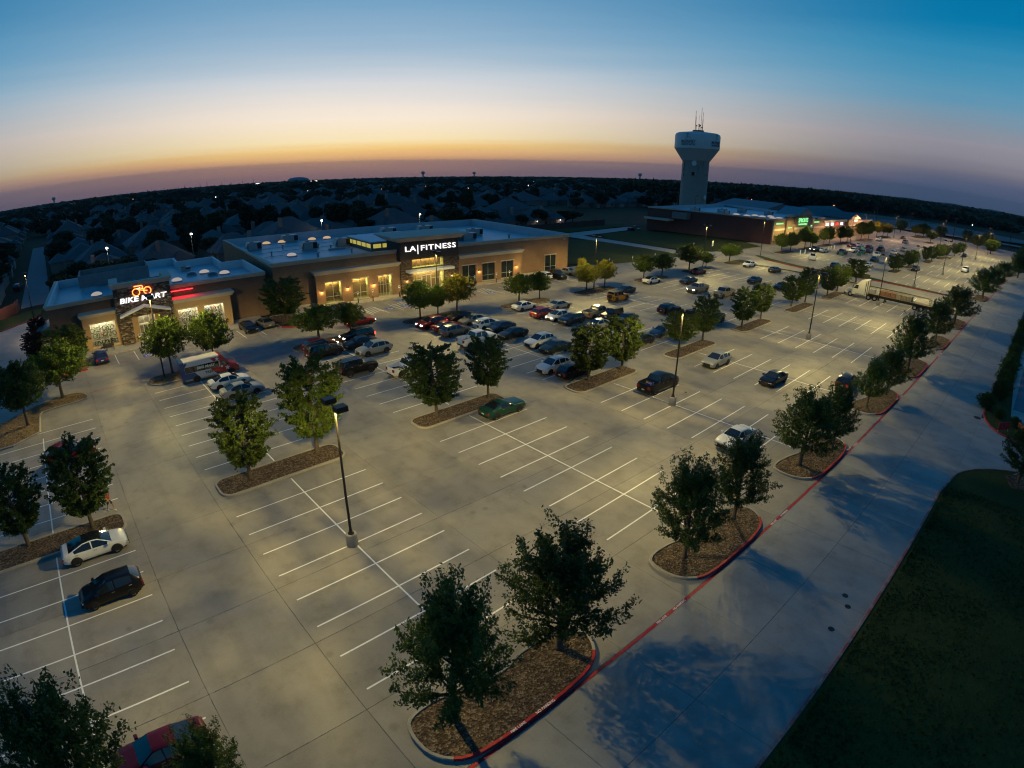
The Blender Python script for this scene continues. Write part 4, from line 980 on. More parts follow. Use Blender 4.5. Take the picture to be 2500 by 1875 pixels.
m = MB(); m.add([(70.4, -1.9, 7.6), (85.2, -1.9, 7.6), (77.8, -1.9, 10.2), (70.4, 14, 7.6), (85.2, 14, 7.6), (77.8, 14, 10.2)], [(0, 1, 2), (0, 2, 5, 3), (1, 4, 5, 2)]); m.build('gable_roof', pm('slate_teal', (.06, .10, .115), .6, .12, 1), shops)
m = MB(); m.add([(71, -2.0, 7.6), (84.6, -2.0, 7.6), (77.8, -2.0, 9.9)], [(0, 1, 2)]); m.build('gable_face', TANW, shops)
m = MB(); m.add([(58, 10, 7.1), (104, 8, 6.6), (104, 26, 6.6), (58, 30, 7.1), (72, 19, 11), (98, 17, 11)], [(0, 1, 5, 4), (1, 2, 5), (2, 3, 4, 5), (3, 0, 4)]); m.build('hip_roof', pm('slate_teal_dark', (.05, .085, .10), .6, .12, 1), shops)
for i, (u, c, s_) in enumerate(((48.6, (1, .95, .9), 'SALON'), (54.2, (.9, .92, 1), 'VISION'), (59.6, (1, .07, .05), 'PIZZA'), (65.0, (.85, .9, 1), 'DENTAL'))):
    letters(shops, s_, 1.7, u, 5.6, -.35, emit('shop_sign_light', c, 1.3), width=3.4, off=.03)
letters(shops, 'CAFE', 1.1, 77.4, 7.0, -2.1, SIGNW, width=4)
for i in range(6): g = MB(); g.box(45.5 + i * 4.2, 49 + i * 4.2, -.26, -.22, .3, 3.2); g.build('shop_window', emit('amber_window', (1, .5, .16), .9) if i == 0 else bpy.data.materials['amber_window'], shops)
for u in (50, 62, 78, 94): point('shop_wash', (u, -4.5, 3.6), 170, (1, .48, .16), .4, shops)
big = thing('metal_hall', 'plain grey gabled metal hall behind the shop row', 'building', (233, 68, -1), R(-6))
m = MB(); m.box(0, 38, 0, 26, 0, 8.6); m.add([(0, 0, 8.6), (38, 0, 8.6), (19, 0, 11.6), (0, 26, 8.6), (38, 26, 8.6), (19, 26, 11.6)], [(0, 1, 2), (3, 5, 4)]); m.build('wall', pm('mauve_metal', (.19, .18, .19), .7, .1, 1), big)
m = MB(); m.add([(-.6, -.5, 8.5), (19, -.5, 11.75), (38.6, -.5, 8.5), (-.6, 26.5, 8.5), (19, 26.5, 11.75), (38.6, 26.5, 8.5)], [(0, 1, 4, 3), (1, 2, 5, 4)]); m.build('roof', pm('hall_roof', (.13, .15, .17), .6, .1, .5), big)
boxes('vent_panel', pm('blue_panel', (.06, .09, .15), .6, .1, 2), big, (12, 15, -.08, -.01, 6, 8.5), (20, 24, -.08, -.01, 3, 7))

# brick screen wall behind the stores
def screen_wall(label, pts):
    t = thing('brick_screen_wall', label, 'wall')
    for a, b in zip(pts, pts[1:]):
        l = math.hypot(b[0] - a[0], b[1] - a[1]); n = max(1, int(l / 6)); ang = math.atan2(b[1] - a[1], b[0] - a[0])
        for k in range(n):
            x = a[0] + (b[0] - a[0]) * k / n; y = a[1] + (b[1] - a[1]) * k / n; z = hz(x, y) - .4
            m = MB(); m.box(.2, l / n - .2, -.1, .1, 0, 2.4); wp = m.build('wall_panel', BRK_RED, t, loc=(x, y, z), rz=ang); m = MB(); m.box(.2, l / n - .2, -.14, .14, 2.401, 2.5); m.build('coping', BRK_RED, wp)
            m = MB(); m.box(-.2, .2, -.2, .2, 0, 2.7); m.build('pilaster', BRK_RED, t, loc=(x, y, z), rz=ang)
screen_wall('reddish brick screen wall left of the bicycle shop', [(-62, 85.5), (-44, 86.5), (-27, 94.5), (-23, 99.8), (-22.6, 104)])
screen_wall('reddish brick screen wall behind the stores', [(-15.4, 104), (-15.2, 101.5), (20, 103.5), (62, 107.5), (120, 108), (175, 108.5)])

# ================================================================ water tower
wt = thing('water_tower', 'tall white water tower on a fluted concrete column with town lettering', 'water tower', (314.5, 150, -3))
m = MB(); m.lathe([(8.25, 0), (8.25, 31), (8.4, 31.4)], 48); m.build('column', pm('tower_concrete', (.34, .31, .28), .85, .08, .25), wt, True)
TW = pm('tower_white', (.62, .62, .60), .5, .05, .15)
m = MB(); m.lathe([(8.4, 31.4), (8.9, 31.6), (13.4, 38.0), (13.75, 38.4)], 64); m.build('tank_bottom', TW, wt, False)
m = MB(); m.lathe([(13.75, 38.4), (13.8, 39), (13.8, 46.2), (13.3, 47.2), (11.9, 47.9), (0, 49.2)], 64); m.build('tank', TW, wt, True)
m = MB(); m.lathe([(8.6, 31.0), (8.75, 31.2), (8.75, 31.9), (8.6, 32)], 48); m.build('collar', CORN, wt, True)
NAVY = pm('navy_lettering', (.012, .02, .05), .6, .1, 2)
def wrap_text(s, size, az, z, rad, width):
    me = text_mesh(s, size, .02, .03); me.materials.append(NAVY)
    xs = [v.co.x for v in me.vertices]; k = width / (max(xs) - min(xs))
    for v in me.vertices:
        a = az + v.co.x * k / rad; r = rad + .05 + v.co.z
        v.co = (r * math.cos(a), r * math.sin(a), z + v.co.y)
    link('tank_lettering', me, wt)
to_cam = math.atan2(-40.57 - 150, -13.07 - 314.5)
for da in (-.42, .98):
    wrap_text('McKINNEY', 2.7, to_cam + da, 42.2, 13.8, 9.2); wrap_text('UNIQUE BY NATURE', 1.5, to_cam + da, 40.5, 13.8, 9.2)
    m = MB()
    for p0, p1 in (((-1.6, 43.9), (-.4, 44.9)), ((-.4, 44.9), (1.6, 44.6)), ((-.6, 45.0), (-.2, 46.4)), ((-1.6, 46.2), (-.6, 47.0)), ((-.6, 47.0), (.5, 46.4))):
        q = [(13.87 * math.cos(to_cam + da + u / 13.8), 13.87 * math.sin(to_cam + da + u / 13.8), z) for u, z in (p0, p1)]; m.tube(q[0], q[1], .12, n=5)
    m.build('tank_emblem', NAVY, wt)
for dx, dy, h, r in ((-3.2, 0, 9, .1), (-2.2, 1, 12.5, .13), (.2, 0, 10, .06), (3.0, -1, 12, .12), (3.8, .5, 15, .1), (4.2, -.5, 8, .12)):
    m = MB(); m.tube((dx, dy, 48.6), (dx, dy, 48.6 + h), r, n=5); m.build('mast', BRONZE, wt)
m = MB()
for dx, dy, h in ((-2.4, 0, 3.4), (-.9, -1, 3.2), (.6, 0, 4.2), (2.0, 0, 4.0), (2.4, -1, 2.8)): m.tube((dx, dy, 48.6), (dx, dy, 48.6 + h), .1, n=5); m.lathe([(0, 48.4 + h), (.5, 48.6 + h), (.5, 49 + h), (0, 49.2 + h)], 8, 0, dx, dy)
m.build('antenna', BRONZE, wt)
m = MB(); m.lathe([(3.5, 48.6), (3.5, 49.6), (3.4, 49.6)], 16); m.build('roof_rail', BRONZE, wt)
ar = MB(); ab = MB()
for da, z, w_, h_ in ((-.1, 29.6, .0, 0), (.16, 29.8, .35, 2.2), (.45, 29.6, .3, 2.0), (.34, 26.4, .45, 3.4), (.02, 23.6, .45, 3.4), (-.12, 23.4, .9, 2.0), (.62, 29.8, .3, 2.0), (-.98, 29, .4, 3), (-1.02, 26, .4, 2), (-1.0, 22.6, .4, 2), (.95, 23, .3, 1.2)):
    a = to_cam + da; x, y = 8.7 * math.cos(a), 8.7 * math.sin(a)
    if w_: m = MB(); m.box(-.25, .25, -w_, w_, -h_ / 2, h_ / 2); o = m.build('panel_antenna', METAL if w_ < .5 else BLACK, wt, loc=(x, y, z), rz=a)
    else: m = MB(); m.tube((0, 0, 0), (.5, 0, 0), 1.3, 1.5, 16); o = m.build('dish_antenna', ALBWHITE, wt, loc=(x, y, z), rz=a)
m = MB(); m.tube((0, 0, 0), (.4, 0, 0), 1.2, 1.3, 14); m.build('dish_antenna', ALBWHITE, wt, loc=(8.6 * math.cos(to_cam + .95), 8.6 * math.sin(to_cam + .95), 9.5), rz=to_cam + .95)
# ---------------------------------------------------------------- trees
def tree_meshes(seed, h, r, trunk, style, nl, ls, leaf):
    """one trunk mesh (trunk, limbs) and one crown mesh (leaf faces along twigs), for a tree of height h, crown radius r"""
    q = np.random.default_rng(seed); pr = random.Random(seed)
    def env(t):
        if style == 'oak': return (0.55 + 0.45 * math.sin(math.pi * min(1, t * 1.25 + .12))) * (1 - max(0, t - .45) ** 1.6 * 1.15)
        if style == 'cone': return 0.30 + 0.75 * math.sin(math.pi * (0.16 + 0.80 * (1 - t) ** 0.9)) * (1 - t * .35)
        return math.sqrt(max(0.03, 1 - (2 * t - 0.86) ** 2 * .96))                 # round
    mb = MB(); ch = h - trunk
    lean = (pr.uniform(-.06, .06) * h, pr.uniform(-.06, .06) * h)
    ax = lambda z: Vector((lean[0] * (z / h) ** 1.5, lean[1] * (z / h) ** 1.5, z))
    rb = 0.020 * h + .02
    zt = [0, .12, trunk * .5, trunk, trunk + ch * .35, trunk + ch * .65, h * .93]
    mb.path([ax(z) for z in zt], [rb * 1.7, rb * 1.15, rb, rb * .85, rb * .5, rb * .28, rb * .1], 8)
    P, DIR, SZ = [], [], []
    nb = {'oak': 78, 'cone': 120, 'round': 105}[style]
    for i in range(nb):
        t = (i + pr.random()) / nb
        t = t ** (0.85 if style != 'cone' else 1.1)
        az = i * 2.39996 + pr.uniform(-.4, .4)
        rad = r * env(t) * pr.uniform(.72, 1.08)
        zt_ = trunk + ch * (.06 + .94 * t) * (.96 if style != 'oak' else .9)
        rise = {'oak': .30, 'cone': .10, 'round': .18}[style] * ch
        z0 = max(trunk * .9, zt_ - rise * pr.uniform(.7, 1.3))
        a = ax(z0); b = ax(zt_) + Vector((math.cos(az) * rad, math.sin(az) * rad, 0))
        mid = (a + b) / 2 + Vector((math.cos(az), math.sin(az), 0)) * rad * .12 + Vector((0, 0, -rise * .12))
        pts = [a * (1 - s) ** 2 + mid * (2 * s * (1 - s)) + b * s * s for s in (0, .33, .66, 1)]
        if i % 3 == 0: mb.path(pts, [rb * .34, rb * .24, rb * .14, rb * .05], 5)
        # twigs: short shoots that carry the leaves
        nt = 9 if style == 'oak' else 7
        for k in range(nt):
            s = .22 + .78 * (k + pr.random()) / nt
            p = a * (1 - s) ** 2 + mid * (2 * s * (1 - s)) + b * s * s
            L_ = {'oak': .66, 'cone': .5, 'round': .5}[style] * pr.uniform(.5, 1.35) * r / 2.8
            if style == 'oak': d = Vector((math.cos(az) * .7 + pr.uniform(-.8, .8), math.sin(az) * .7 + pr.uniform(-.8, .8), pr.uniform(.1, 1.5)))
            elif style == 'cone': d = Vector((math.cos(az) * 1.0 + pr.uniform(-.7, .7), math.sin(az) * 1.0 + pr.uniform(-.7, .7), pr.uniform(-.1, .75)))
            else: d = Vector((pr.uniform(-1, 1), pr.uniform(-1, 1), pr.uniform(-.5, 1)))
            d.normalize(); P.append(p); DIR.append(d); SZ.append(L_)
    if style == 'oak':                                  # leading shoots that break the outline
        for i in range(16):
            az = pr.uniform(0, 6.28); rad = r * pr.uniform(.1, .75); z = trunk + ch * (1 - .35 * (rad / r) ** 1.5) * pr.uniform(.86, 1.0)
            P.append(ax(z) * 1 + Vector((math.cos(az) * rad, math.sin(az) * rad, -.35))); DIR.append(Vector((math.cos(az) * .25, math.sin(az) * .25, 1)).normalized()); SZ.append(r * .34)
    P = np.array([list(p) for p in P]); DIR = np.array([list(d) for d in DIR]); SZ = np.array(SZ)
    w = SZ / SZ.sum(); idx = q.choice(len(P), nl, p=w)
    s = q.random(nl) ** .8
    c = P[idx] + DIR[idx] * (SZ[idx] * s)[:, None] + q.normal(0, 1, (nl, 3)) * (SZ[idx] * .16 * (1.15 - s * .5))[:, None]
    # leaf quads
    u = q.normal(0, 1, (nl, 3)) + DIR[idx] * .8; u /= np.linalg.norm(u, axis=1)[:, None]
    v = q.normal(0, 1, (nl, 3)); v -= u * (v * u).sum(1)[:, None]; v /= np.linalg.norm(v, axis=1)[:, None]
    a_ = ls * q.uniform(.7, 1.5, nl)[:, None]; b_ = a_ * q.uniform(.38, .6, nl)[:, None]
    V = np.stack([c - u * a_, c + v * b_ - u * a_ * .1, c + u * a_, c - v * b_ - u * a_ * .1], 1)
    lo = trunk * .78; V[:, :, 2] = np.where(V[:, :, 2] < lo, lo + (lo - V[:, :, 2]) * .35, V[:, :, 2])
    return mb.mesh('trunk', BARK, True), quads('crown', V, leaf)
VAR = {}
def variant(key, n, *a):
    VAR[key] = [tree_meshes(hash_ * 17 + 3, *a) for hash_ in range(n)]
variant('oak', 5, 8.0, 2.9, 2.0, 'oak', 24000, .075, LEAF_OAK)
variant('elm', 4, 6.5, 2.6, 1.35, 'cone', 22000, .085, LEAF_MID)
variant('pist', 4, 5.0, 2.7, 1.8, 'round', 18000, .085, LEAF_LT)
BASE = {'oak': (7.9, 2.9), 'elm': (6.3, 2.38), 'pist': (4.8, 2.4), 'far': (8.0, 4.0), 'dot': (8, 4)}
gT = {}
def with_leaf(key, k, leaf):
    kk = (key, k, leaf.name)
    if kk not in gT:
        me = VAR[key][k][1].copy(); me.materials.clear(); me.materials.append(leaf); gT[kk] = me
    return gT[kk]
def tree(label, x, y, h, r, key='elm', leaf=None, group=None, z=None, name='tree', k=None):
    n = len(VAR[key]); k = rnd.randrange(n) if k is None else k
    t = thing(name, label, 'tree', (x, y, (.1 if z is None else z)), rnd.uniform(0, 6.28), group)
    bh, br = BASE[key]; sx_ = rnd.uniform(.92, 1.08); t.scale = (r / br * sx_, r / br / sx_, h / bh)
    link('trunk', VAR[key][k][0], t)
    link('crown', with_leaf(key, k, leaf) if leaf else VAR[key][k][1], t)
    return t
gr_ = 'oaks along the red fire lane'
for a in (('big oak nearest the camera, lower of the pair on the front road-side island', -3.2, -26.2, 8.6, 2.75), ('wide spreading oak beside the nearest oak, on the right half of its island', 3.7, -26.3, 7.8, 3.2),
          ('airy oak in front of the white sunroof sedan, nearer of its pair', 15.2, -26.7, 7.4, 2.7), ('smaller oak overlapping the white sunroof sedan by the red line', 21.6, -26.9, 6.7, 2.3),
          ('dense dark oak on the third road-side island, big rounded crown', 33.4, -27.2, 7.2, 3.0), ('shorter oak tucked behind the dense dark oak on the third road-side island', 38.8, -28.3, 6.6, 2.0),
          ('small oak beside the black car at the red line', 52.5, -27.7, 5.8, 2.0), ('oak just behind the small oak beside the black car', 58.6, -28.4, 6.0, 2.4),
          ('tall upright oak past the black car on the fifth road-side island', 71.4, -28.3, 8.0, 3.2), ('oak between the tall upright oak and the trailer rear', 91.7, -28.7, 7.0, 2.8),
          ('broad oak screening the tail of the flatbed trailer', 111.1, -29.2, 7.6, 4.0), ('round dark oak beyond the entrance drive on the red line', 153, -31, 7.4, 4.2),
          ('dark oak farther down the red line, before the screen of trees', 176, -32.2, 6.4, 3.4), ('oak in the dark line of trees at the far end of the drive', 203.5, -33.5, 6.0, 4.2)):
    tree(a[0], *a[1:], key='oak', group=gr_)
for x in (222, 240, 258, 276, 296, 318): tree('far oak merging into the dark tree line along the drive', x, -35 + D(x) * .25 - rnd.random() * 2, 7.5, 4.2, 'oak', group='far oaks along the drive')
for a in (('slender lit tree left of the pair by the near double-headed lamp', -2.7, 1.9, 7.0, 2.5, LEAF_MID), ('tallest lit tree behind the near double-headed lamp', 3.5, 2.3, 8.5, 2.8, LEAF_MID),
          ('dense dark tree left of the green muscle car', 15.9, 1.8, 7.2, 2.8, LEAF_OAK), ('tree standing right behind the green muscle car', 22.9, 2.2, 6.6, 2.25, LEAF_OAK),
          ('big round tree hiding the front of the small black crossover', 34.7, -1.8, 6.5, 2.7, LEAF_MID), ('lighter tree right of the big round tree, above the black pickup', 40.3, -2.3, 6.6, 2.4, LEAF_MID),
          ('round olive tree left of the tall lamp behind the silver crossover', 53.8, -1.9, 5.2, 2.5, LEAF_MID), ('dark tree just right of the round olive tree by the tall lamp', 59.7, -2.2, 6.4, 2.1, LEAF_OAK),
          ('dark tree on the left of its pair near the tan pickup', 71.0, -2.8, 6.2, 2.4, LEAF_OAK), ('light slim tree on the right of its pair near the tan pickup', 79.1, -2.4, 6.0, 1.9, LEAF_MID),
          ('round low tree on the island left of the fourth tall lamp', 93.3, -2.2, 5.6, 2.4, LEAF_MID), ('slim dark tree on the island left of the fourth tall lamp', 99.8, -2.5, 6.7, 2.0, LEAF_OAK),
          ('dark tree just in front of the semi truck nose', 110.7, -3.3, 5.9, 2.1, LEAF_OAK), ('pale tree beside the semi truck nose', 118.5, -3.0, 5.7, 2.4, LEAF_MID), ('broad golden-green tree right above the semi truck cab', 135.3, -2.4, 5.5, 2.8, LEAF_MID)):
    tree(a[0], *a[1:5], key='elm', leaf=a[5], group='trees on the middle islands')
gs = 'trees in front of the stores'
for a in (('large dark round tree at the left edge on the stone-mulched island', -19.8, 28.2, 6.8, 3.1, LEAF_OAK, 'pist'), ('big bright round tree on the stone-mulched island at the lot end', -15.6, 34.7, 6.2, 3.5, LEAF_LT, 'pist'),
          ('dark bushy tree at the corner of the bicycle shop', -13.8, 48.6, 5.3, 3.3, LEAF_MID, 'elm'), ('dark red crape myrtle beside the bicycle shop side wall', -17.8, 61, 5.0, 1.7, LEAF_RED, 'elm'), ('second dark crape myrtle near the bicycle shop side wall', -18.6, 54.5, 4.4, 1.8, LEAF_RED, 'elm'),
          ('bright tree left of the painted van', -2.2, 33.6, 6.8, 2.8, LEAF_LT, 'pist'), ('bright tree rising behind the painted van', 3.2, 33.2, 6.6, 2.5, LEAF_LT, 'pist'),
          ('tall dark evergreen against the blank brick wall', 18.1, 46.0, 7.0, 3.6, LEAF_OAK, 'elm'), ('low round tree behind the two dark SUVs', 17.9, 33.4, 4.8, 3.3, LEAF_LT, 'pist'), ('small tree beside the red moving car', 23.1, 33.8, 4.2, 2.1, LEAF_MID, 'pist'),
          ('green tree left of the lamp in front of the club entrance', 34.9, 33.0, 5.8, 2.4, LEAF_LT, 'pist'), ('slim tree hugging the lamp in front of the club entrance', 38.0, 32.6, 4.9, 1.5, LEAF_LT, 'pist'), ('turning yellow tree right of the lamp in front of the club entrance', 41.6, 32.3, 6.1, 2.7, LEAF_YL, 'pist'),
          ('round tree left of its pair beside the club right bay', 54.7, 31.4, 4.7, 2.7, LEAF_LT, 'pist'), ('thinner tree right of its pair beside the club right bay', 59.4, 30.9, 4.6, 2.1, LEAF_MID, 'pist'),
          ('bright lime tree left of the lamp right of the club', 71.7, 30.2, 4.8, 2.5, LEAF_YL, 'pist'), ('bright lime tree right of the lamp right of the club', 77.0, 29.9, 5.1, 2.3, LEAF_YL, 'pist'),
          ('round tree behind the white electric sedan', 90.3, 29.8, 5.0, 2.5, LEAF_LT, 'pist'), ('spreading tree right of the white electric sedan', 97.2, 29.6, 4.6, 2.6, LEAF_MID, 'pist'),
          ('widest tree at the corner of the side lawn', 109.0, 29.6, 5.9, 3.4, LEAF_MID, 'pist'), ('small light tree right of the widest tree', 116.8, 29.4, 3.6, 1.9, LEAF_LT, 'pist'), ('single small spreading tree by the entrance drive', 131.3, 30.4, 4.4, 2.9, LEAF_LT, 'pist'),
          ('thin autumn sapling beside the side lawn lamp', 78.5, 37.5, 4.6, 1.1, LEAF_YL, 'elm')):
    tree(a[0], *a[1:5], key=a[6], leaf=a[5], group=gs)
for x, y, h, r, lf in ((165, 29.6, 5.6, 2.5, LEAF_MID), (170.6, 28.8, 5.8, 2.5, LEAF_OAK), (183, 28.6, 7.2, 2.5, LEAF_LT), (189.4, 28.2, 5.0, 2.2, LEAF_LT), (202.5, 28.6, 6.2, 2.1, LEAF_MID), (206.2, 27.8, 6.5, 2.2, LEAF_OAK), (218.1, 27.3, 6.4, 2.0, LEAF_MID), (226, 27, 6, 2.4, LEAF_OAK),
                       (246.3, 27, 7.2, 3.2, LEAF_MID), (253, 25.6, 7.8, 2.5, LEAF_LT), (271, 26.5, 7.4, 2.8, LEAF_YL), (282, 26.2, 6.2, 2.6, LEAF_YL), (284.5, 24.6, 6, 2.4, LEAF_YL), (317, 17.5, 5.6, 3, LEAF_YL), (323, 14.3, 6.6, 4.2, LEAF_MID), (295.4, 6.1, 5.6, 3.2, LEAF_OAK)):
    tree('tree in front of the grocery store and shop row', x, y, h, r, 'pist', lf, 'trees in front of the far shops')
for i, (x, y, h, r) in enumerate(((167.7, -4.3, 4.2, 2.1), (171.3, -5, 4.9, 2.2), (183, -5.7, 5.2, 1.9), (190, -5.8, 4.9, 2.1), (207.4, -6.7, 5.2, 2.0), (214.6, -7.6, 5.2, 2.2), (229, -8.4, 5.2, 2.4), (236, -9, 5, 2.3), (252, -11, 5, 2.4), (262, -12, 5, 2.3))):
    tree('small dark tree in the row across the grocery lot', x, y, h, r, 'elm', LEAF_OAK, 'row of trees across the grocery lot')
for x, y in ((300, -22), (318, -14), (330, -20), (345, -6), (340, 8), (352, -16), (330, 28)): tree('dim tree beyond the end of the grocery lot', x, y, 6.5, 3.6, 'elm', LEAF_OAK, 'trees beyond the grocery lot')
tree('small dark tree at the left edge on the island of the white car', -20.2, 2.9, 6.4, 2.3, 'elm', LEAF_OAK)
tree('dark two-lobed tree standing over the white car with black glass roof', -15.2, 2.4, 7.0, 2.5, 'elm', LEAF_OAK)
tree('huge dark oak filling the lower left corner', -19.0, -22.2, 8.8, 3.0, 'oak', None)
tree('dark young oak in front of the maroon sedan', -13.7, -23.6, 4.9, 1.55, 'oak', None)
tree('small tree on the mulch square of the corner lawn', 45.6, -45.0, 5.8, 2.6, 'oak', None)
def bush(label, x, y, h, r, group=None, leaf=LEAF_OAK, name='shrub'):
    t = thing(name, label, 'shrub', (x, y, .1), rnd.uniform(0, 6), group); t.scale = (r / 2.7, r / 2.7, h / 3.3)
    link('foliage', with_leaf('pist', rnd.randrange(3), leaf), t, (0, 0, -1.6)); return t
bush('round dark shrub left of two by the neighbouring stalls', 62.6, -41.6, 1.1, .85); bush('round dark shrub right of two by the neighbouring stalls', 61.5, -43.5, 1.1, .9)
bush('larger low shrub at the kerb of the corner bed', 65.0, -39.7, 1.9, 1.4)
for x in range(70, 128, 4): bush('shrub in the dark hedge row between the drive and the neighbouring stalls', x, -39.3 + D(x), rnd.uniform(1.2, 2.6), rnd.uniform(1.2, 1.7), 'hedge shrubs along the drive')
for x, y in ((-18.4, 47), (-18.8, 50), (-17.6, 65), (-17.8, 70), (-12.9, 46)): bush('dark shrub along the bicycle shop side wall', x, y, rnd.uniform(1, 2.2), rnd.uniform(.8, 1.4), 'shrubs by the bicycle shop')
for x in (18, 20.4): bush('low shrub at the foot of the tall dark evergreen', x, 44, .8, .7, 'shrubs under the dark evergreen')
# ---------------------------------------------------------------- cars
def lerp(tab, x): return float(np.interp(x, [t[0] for t in tab], [t[1] for t in tab]))
SPEC = {
 # top: hood, windscreen, roof, rear window, deck (x from nose +, z); belt; cab = (rear glass foot, roof rear, roof front, screen foot)
 'sedan': dict(L=4.75, w=.91, wr=.335, wb=2.75, top=[(-2.37, .86), (-2.25, 1.02), (-1.75, 1.06), (-.95, 1.40), (-.3, 1.455), (.25, 1.43), (1.05, 1.02), (1.7, .92), (2.2, .78), (2.37, .62)], belt=[(-2.37, .80), (-1.7, .98), (1.1, .93), (2.0, .80), (2.37, .58)], cab=(-1.75, -.95, .25, 1.05), win=[(-1.35, -.22), (-.14, .82)]),
 'electric': dict(L=4.7, w=.93, wr=.345, wb=2.88, top=[(-2.35, .84), (-2.2, 1.05), (-1.75, 1.10), (-.7, 1.42), (-.1, 1.45), (.35, 1.41), (1.25, .98), (1.8, .88), (2.2, .74), (2.35, .58)], belt=[(-2.35, .80), (-1.7, 1.0), (1.2, .92), (2.0, .78), (2.35, .54)], cab=(-1.8, -.7, .35, 1.25), win=[(-1.45, -.2), (-.12, 1.0)]),
 'coupe': dict(L=5.0, w=.96, wr=.36, wb=2.95, top=[(-2.5, .80), (-2.4, 1.06), (-1.8, 1.10), (-.8, 1.40), (-.3, 1.43), (.1, 1.40), (.8, 1.06), (2.2, .96), (2.45, .86), (2.5, .6)], belt=[(-2.5, .82), (-1.3, 1.05), (.9, .98), (2.3, .88), (2.5, .6)], cab=(-1.75, -.75, .1, .8), win=[(-.85, .62)]),
 'hatch': dict(L=4.05, w=.86, wr=.32, wb=2.5, top=[(-2.02, .92), (-1.95, 1.1), (-1.45, 1.46), (-.6, 1.53), (.1, 1.50), (1.15, 1.05), (1.7, .88), (1.95, .72), (2.02, .55)], belt=[(-2.02, .95), (-1.4, 1.05), (1.0, .90), (1.8, .74), (2.02, .55)], cab=(-1.92, -1.45, .1, 1.15), win=[(-1.4, -.35), (-.27, .85)]),
 'suv': dict(L=4.7, w=.94, wr=.36, wb=2.75, top=[(-2.35, .95), (-2.25, 1.12), (-1.62, 1.54), (-.9, 1.64), (-.2, 1.66), (.25, 1.61), (1.1, 1.12), (1.9, 1.0), (2.25, .84), (2.35, .62)], belt=[(-2.35, 1.0), (-1.6, 1.14), (1.0, 1.06), (2.1, .90), (2.35, .64)], cab=(-2.2, -1.62, .25, 1.1), win=[(-1.85, -1.3), (-1.22, -.3), (-.22, .85)]),
 'boxsuv': dict(L=4.85, w=.96, wr=.39, wb=2.8, top=[(-2.42, 1.0), (-2.36, 1.25), (-2.1, 1.74), (-1.0, 1.80), (.35, 1.76), (.9, 1.28), (1.95, 1.18), (2.3, 1.05), (2.42, .75)], belt=[(-2.42, 1.1), (-1.6, 1.22), (1.0, 1.16), (2.2, 1.04), (2.42, .72)], cab=(-2.34, -2.1, .35, .9), win=[(-2.05, -1.35), (-1.25, -.3), (-.2, .68)]),
 'jeep': dict(L=4.5, w=.93, wr=.40, wb=2.9, top=[(-2.2, 1.1), (-2.18, 1.35), (-2.1, 1.82), (-1.0, 1.86), (.25, 1.84), (.6, 1.26), (1.85, 1.16), (2.1, 1.08), (2.2, .8)], belt=[(-2.2, 1.18), (-1.0, 1.2), (.7, 1.18), (2.0, 1.08), (2.2, .8)], cab=(-2.17, -2.1, .25, .6), win=[(-2.0, -1.2), (-1.1, -.3), (-.2, .42)]),
 'pickup': dict(L=5.75, w=1.0, wr=.38, wb=3.7, top=[(-2.87, 1.0), (-2.84, 1.30), (-1.05, 1.30), (-.98, 1.30), (-.75, 1.86), (.2, 1.93), (.75, 1.88), (1.35, 1.32), (2.5, 1.22), (2.8, 1.05), (2.87, .8)], belt=[(-2.87, 1.18), (-1.0, 1.26), (1.3, 1.22), (2.6, 1.08), (2.87, .78)], cab=(-1.0, -.75, .75, 1.35), win=[(-.7, .08), (.16, 1.1)], bed=(-2.72, -1.12)),
}
WH = {'sedan': .33, 'electric': .345, 'coupe': .36, 'hatch': .31, 'suv': .37, 'boxsuv': .40, 'jeep': .43, 'pickup': .43}
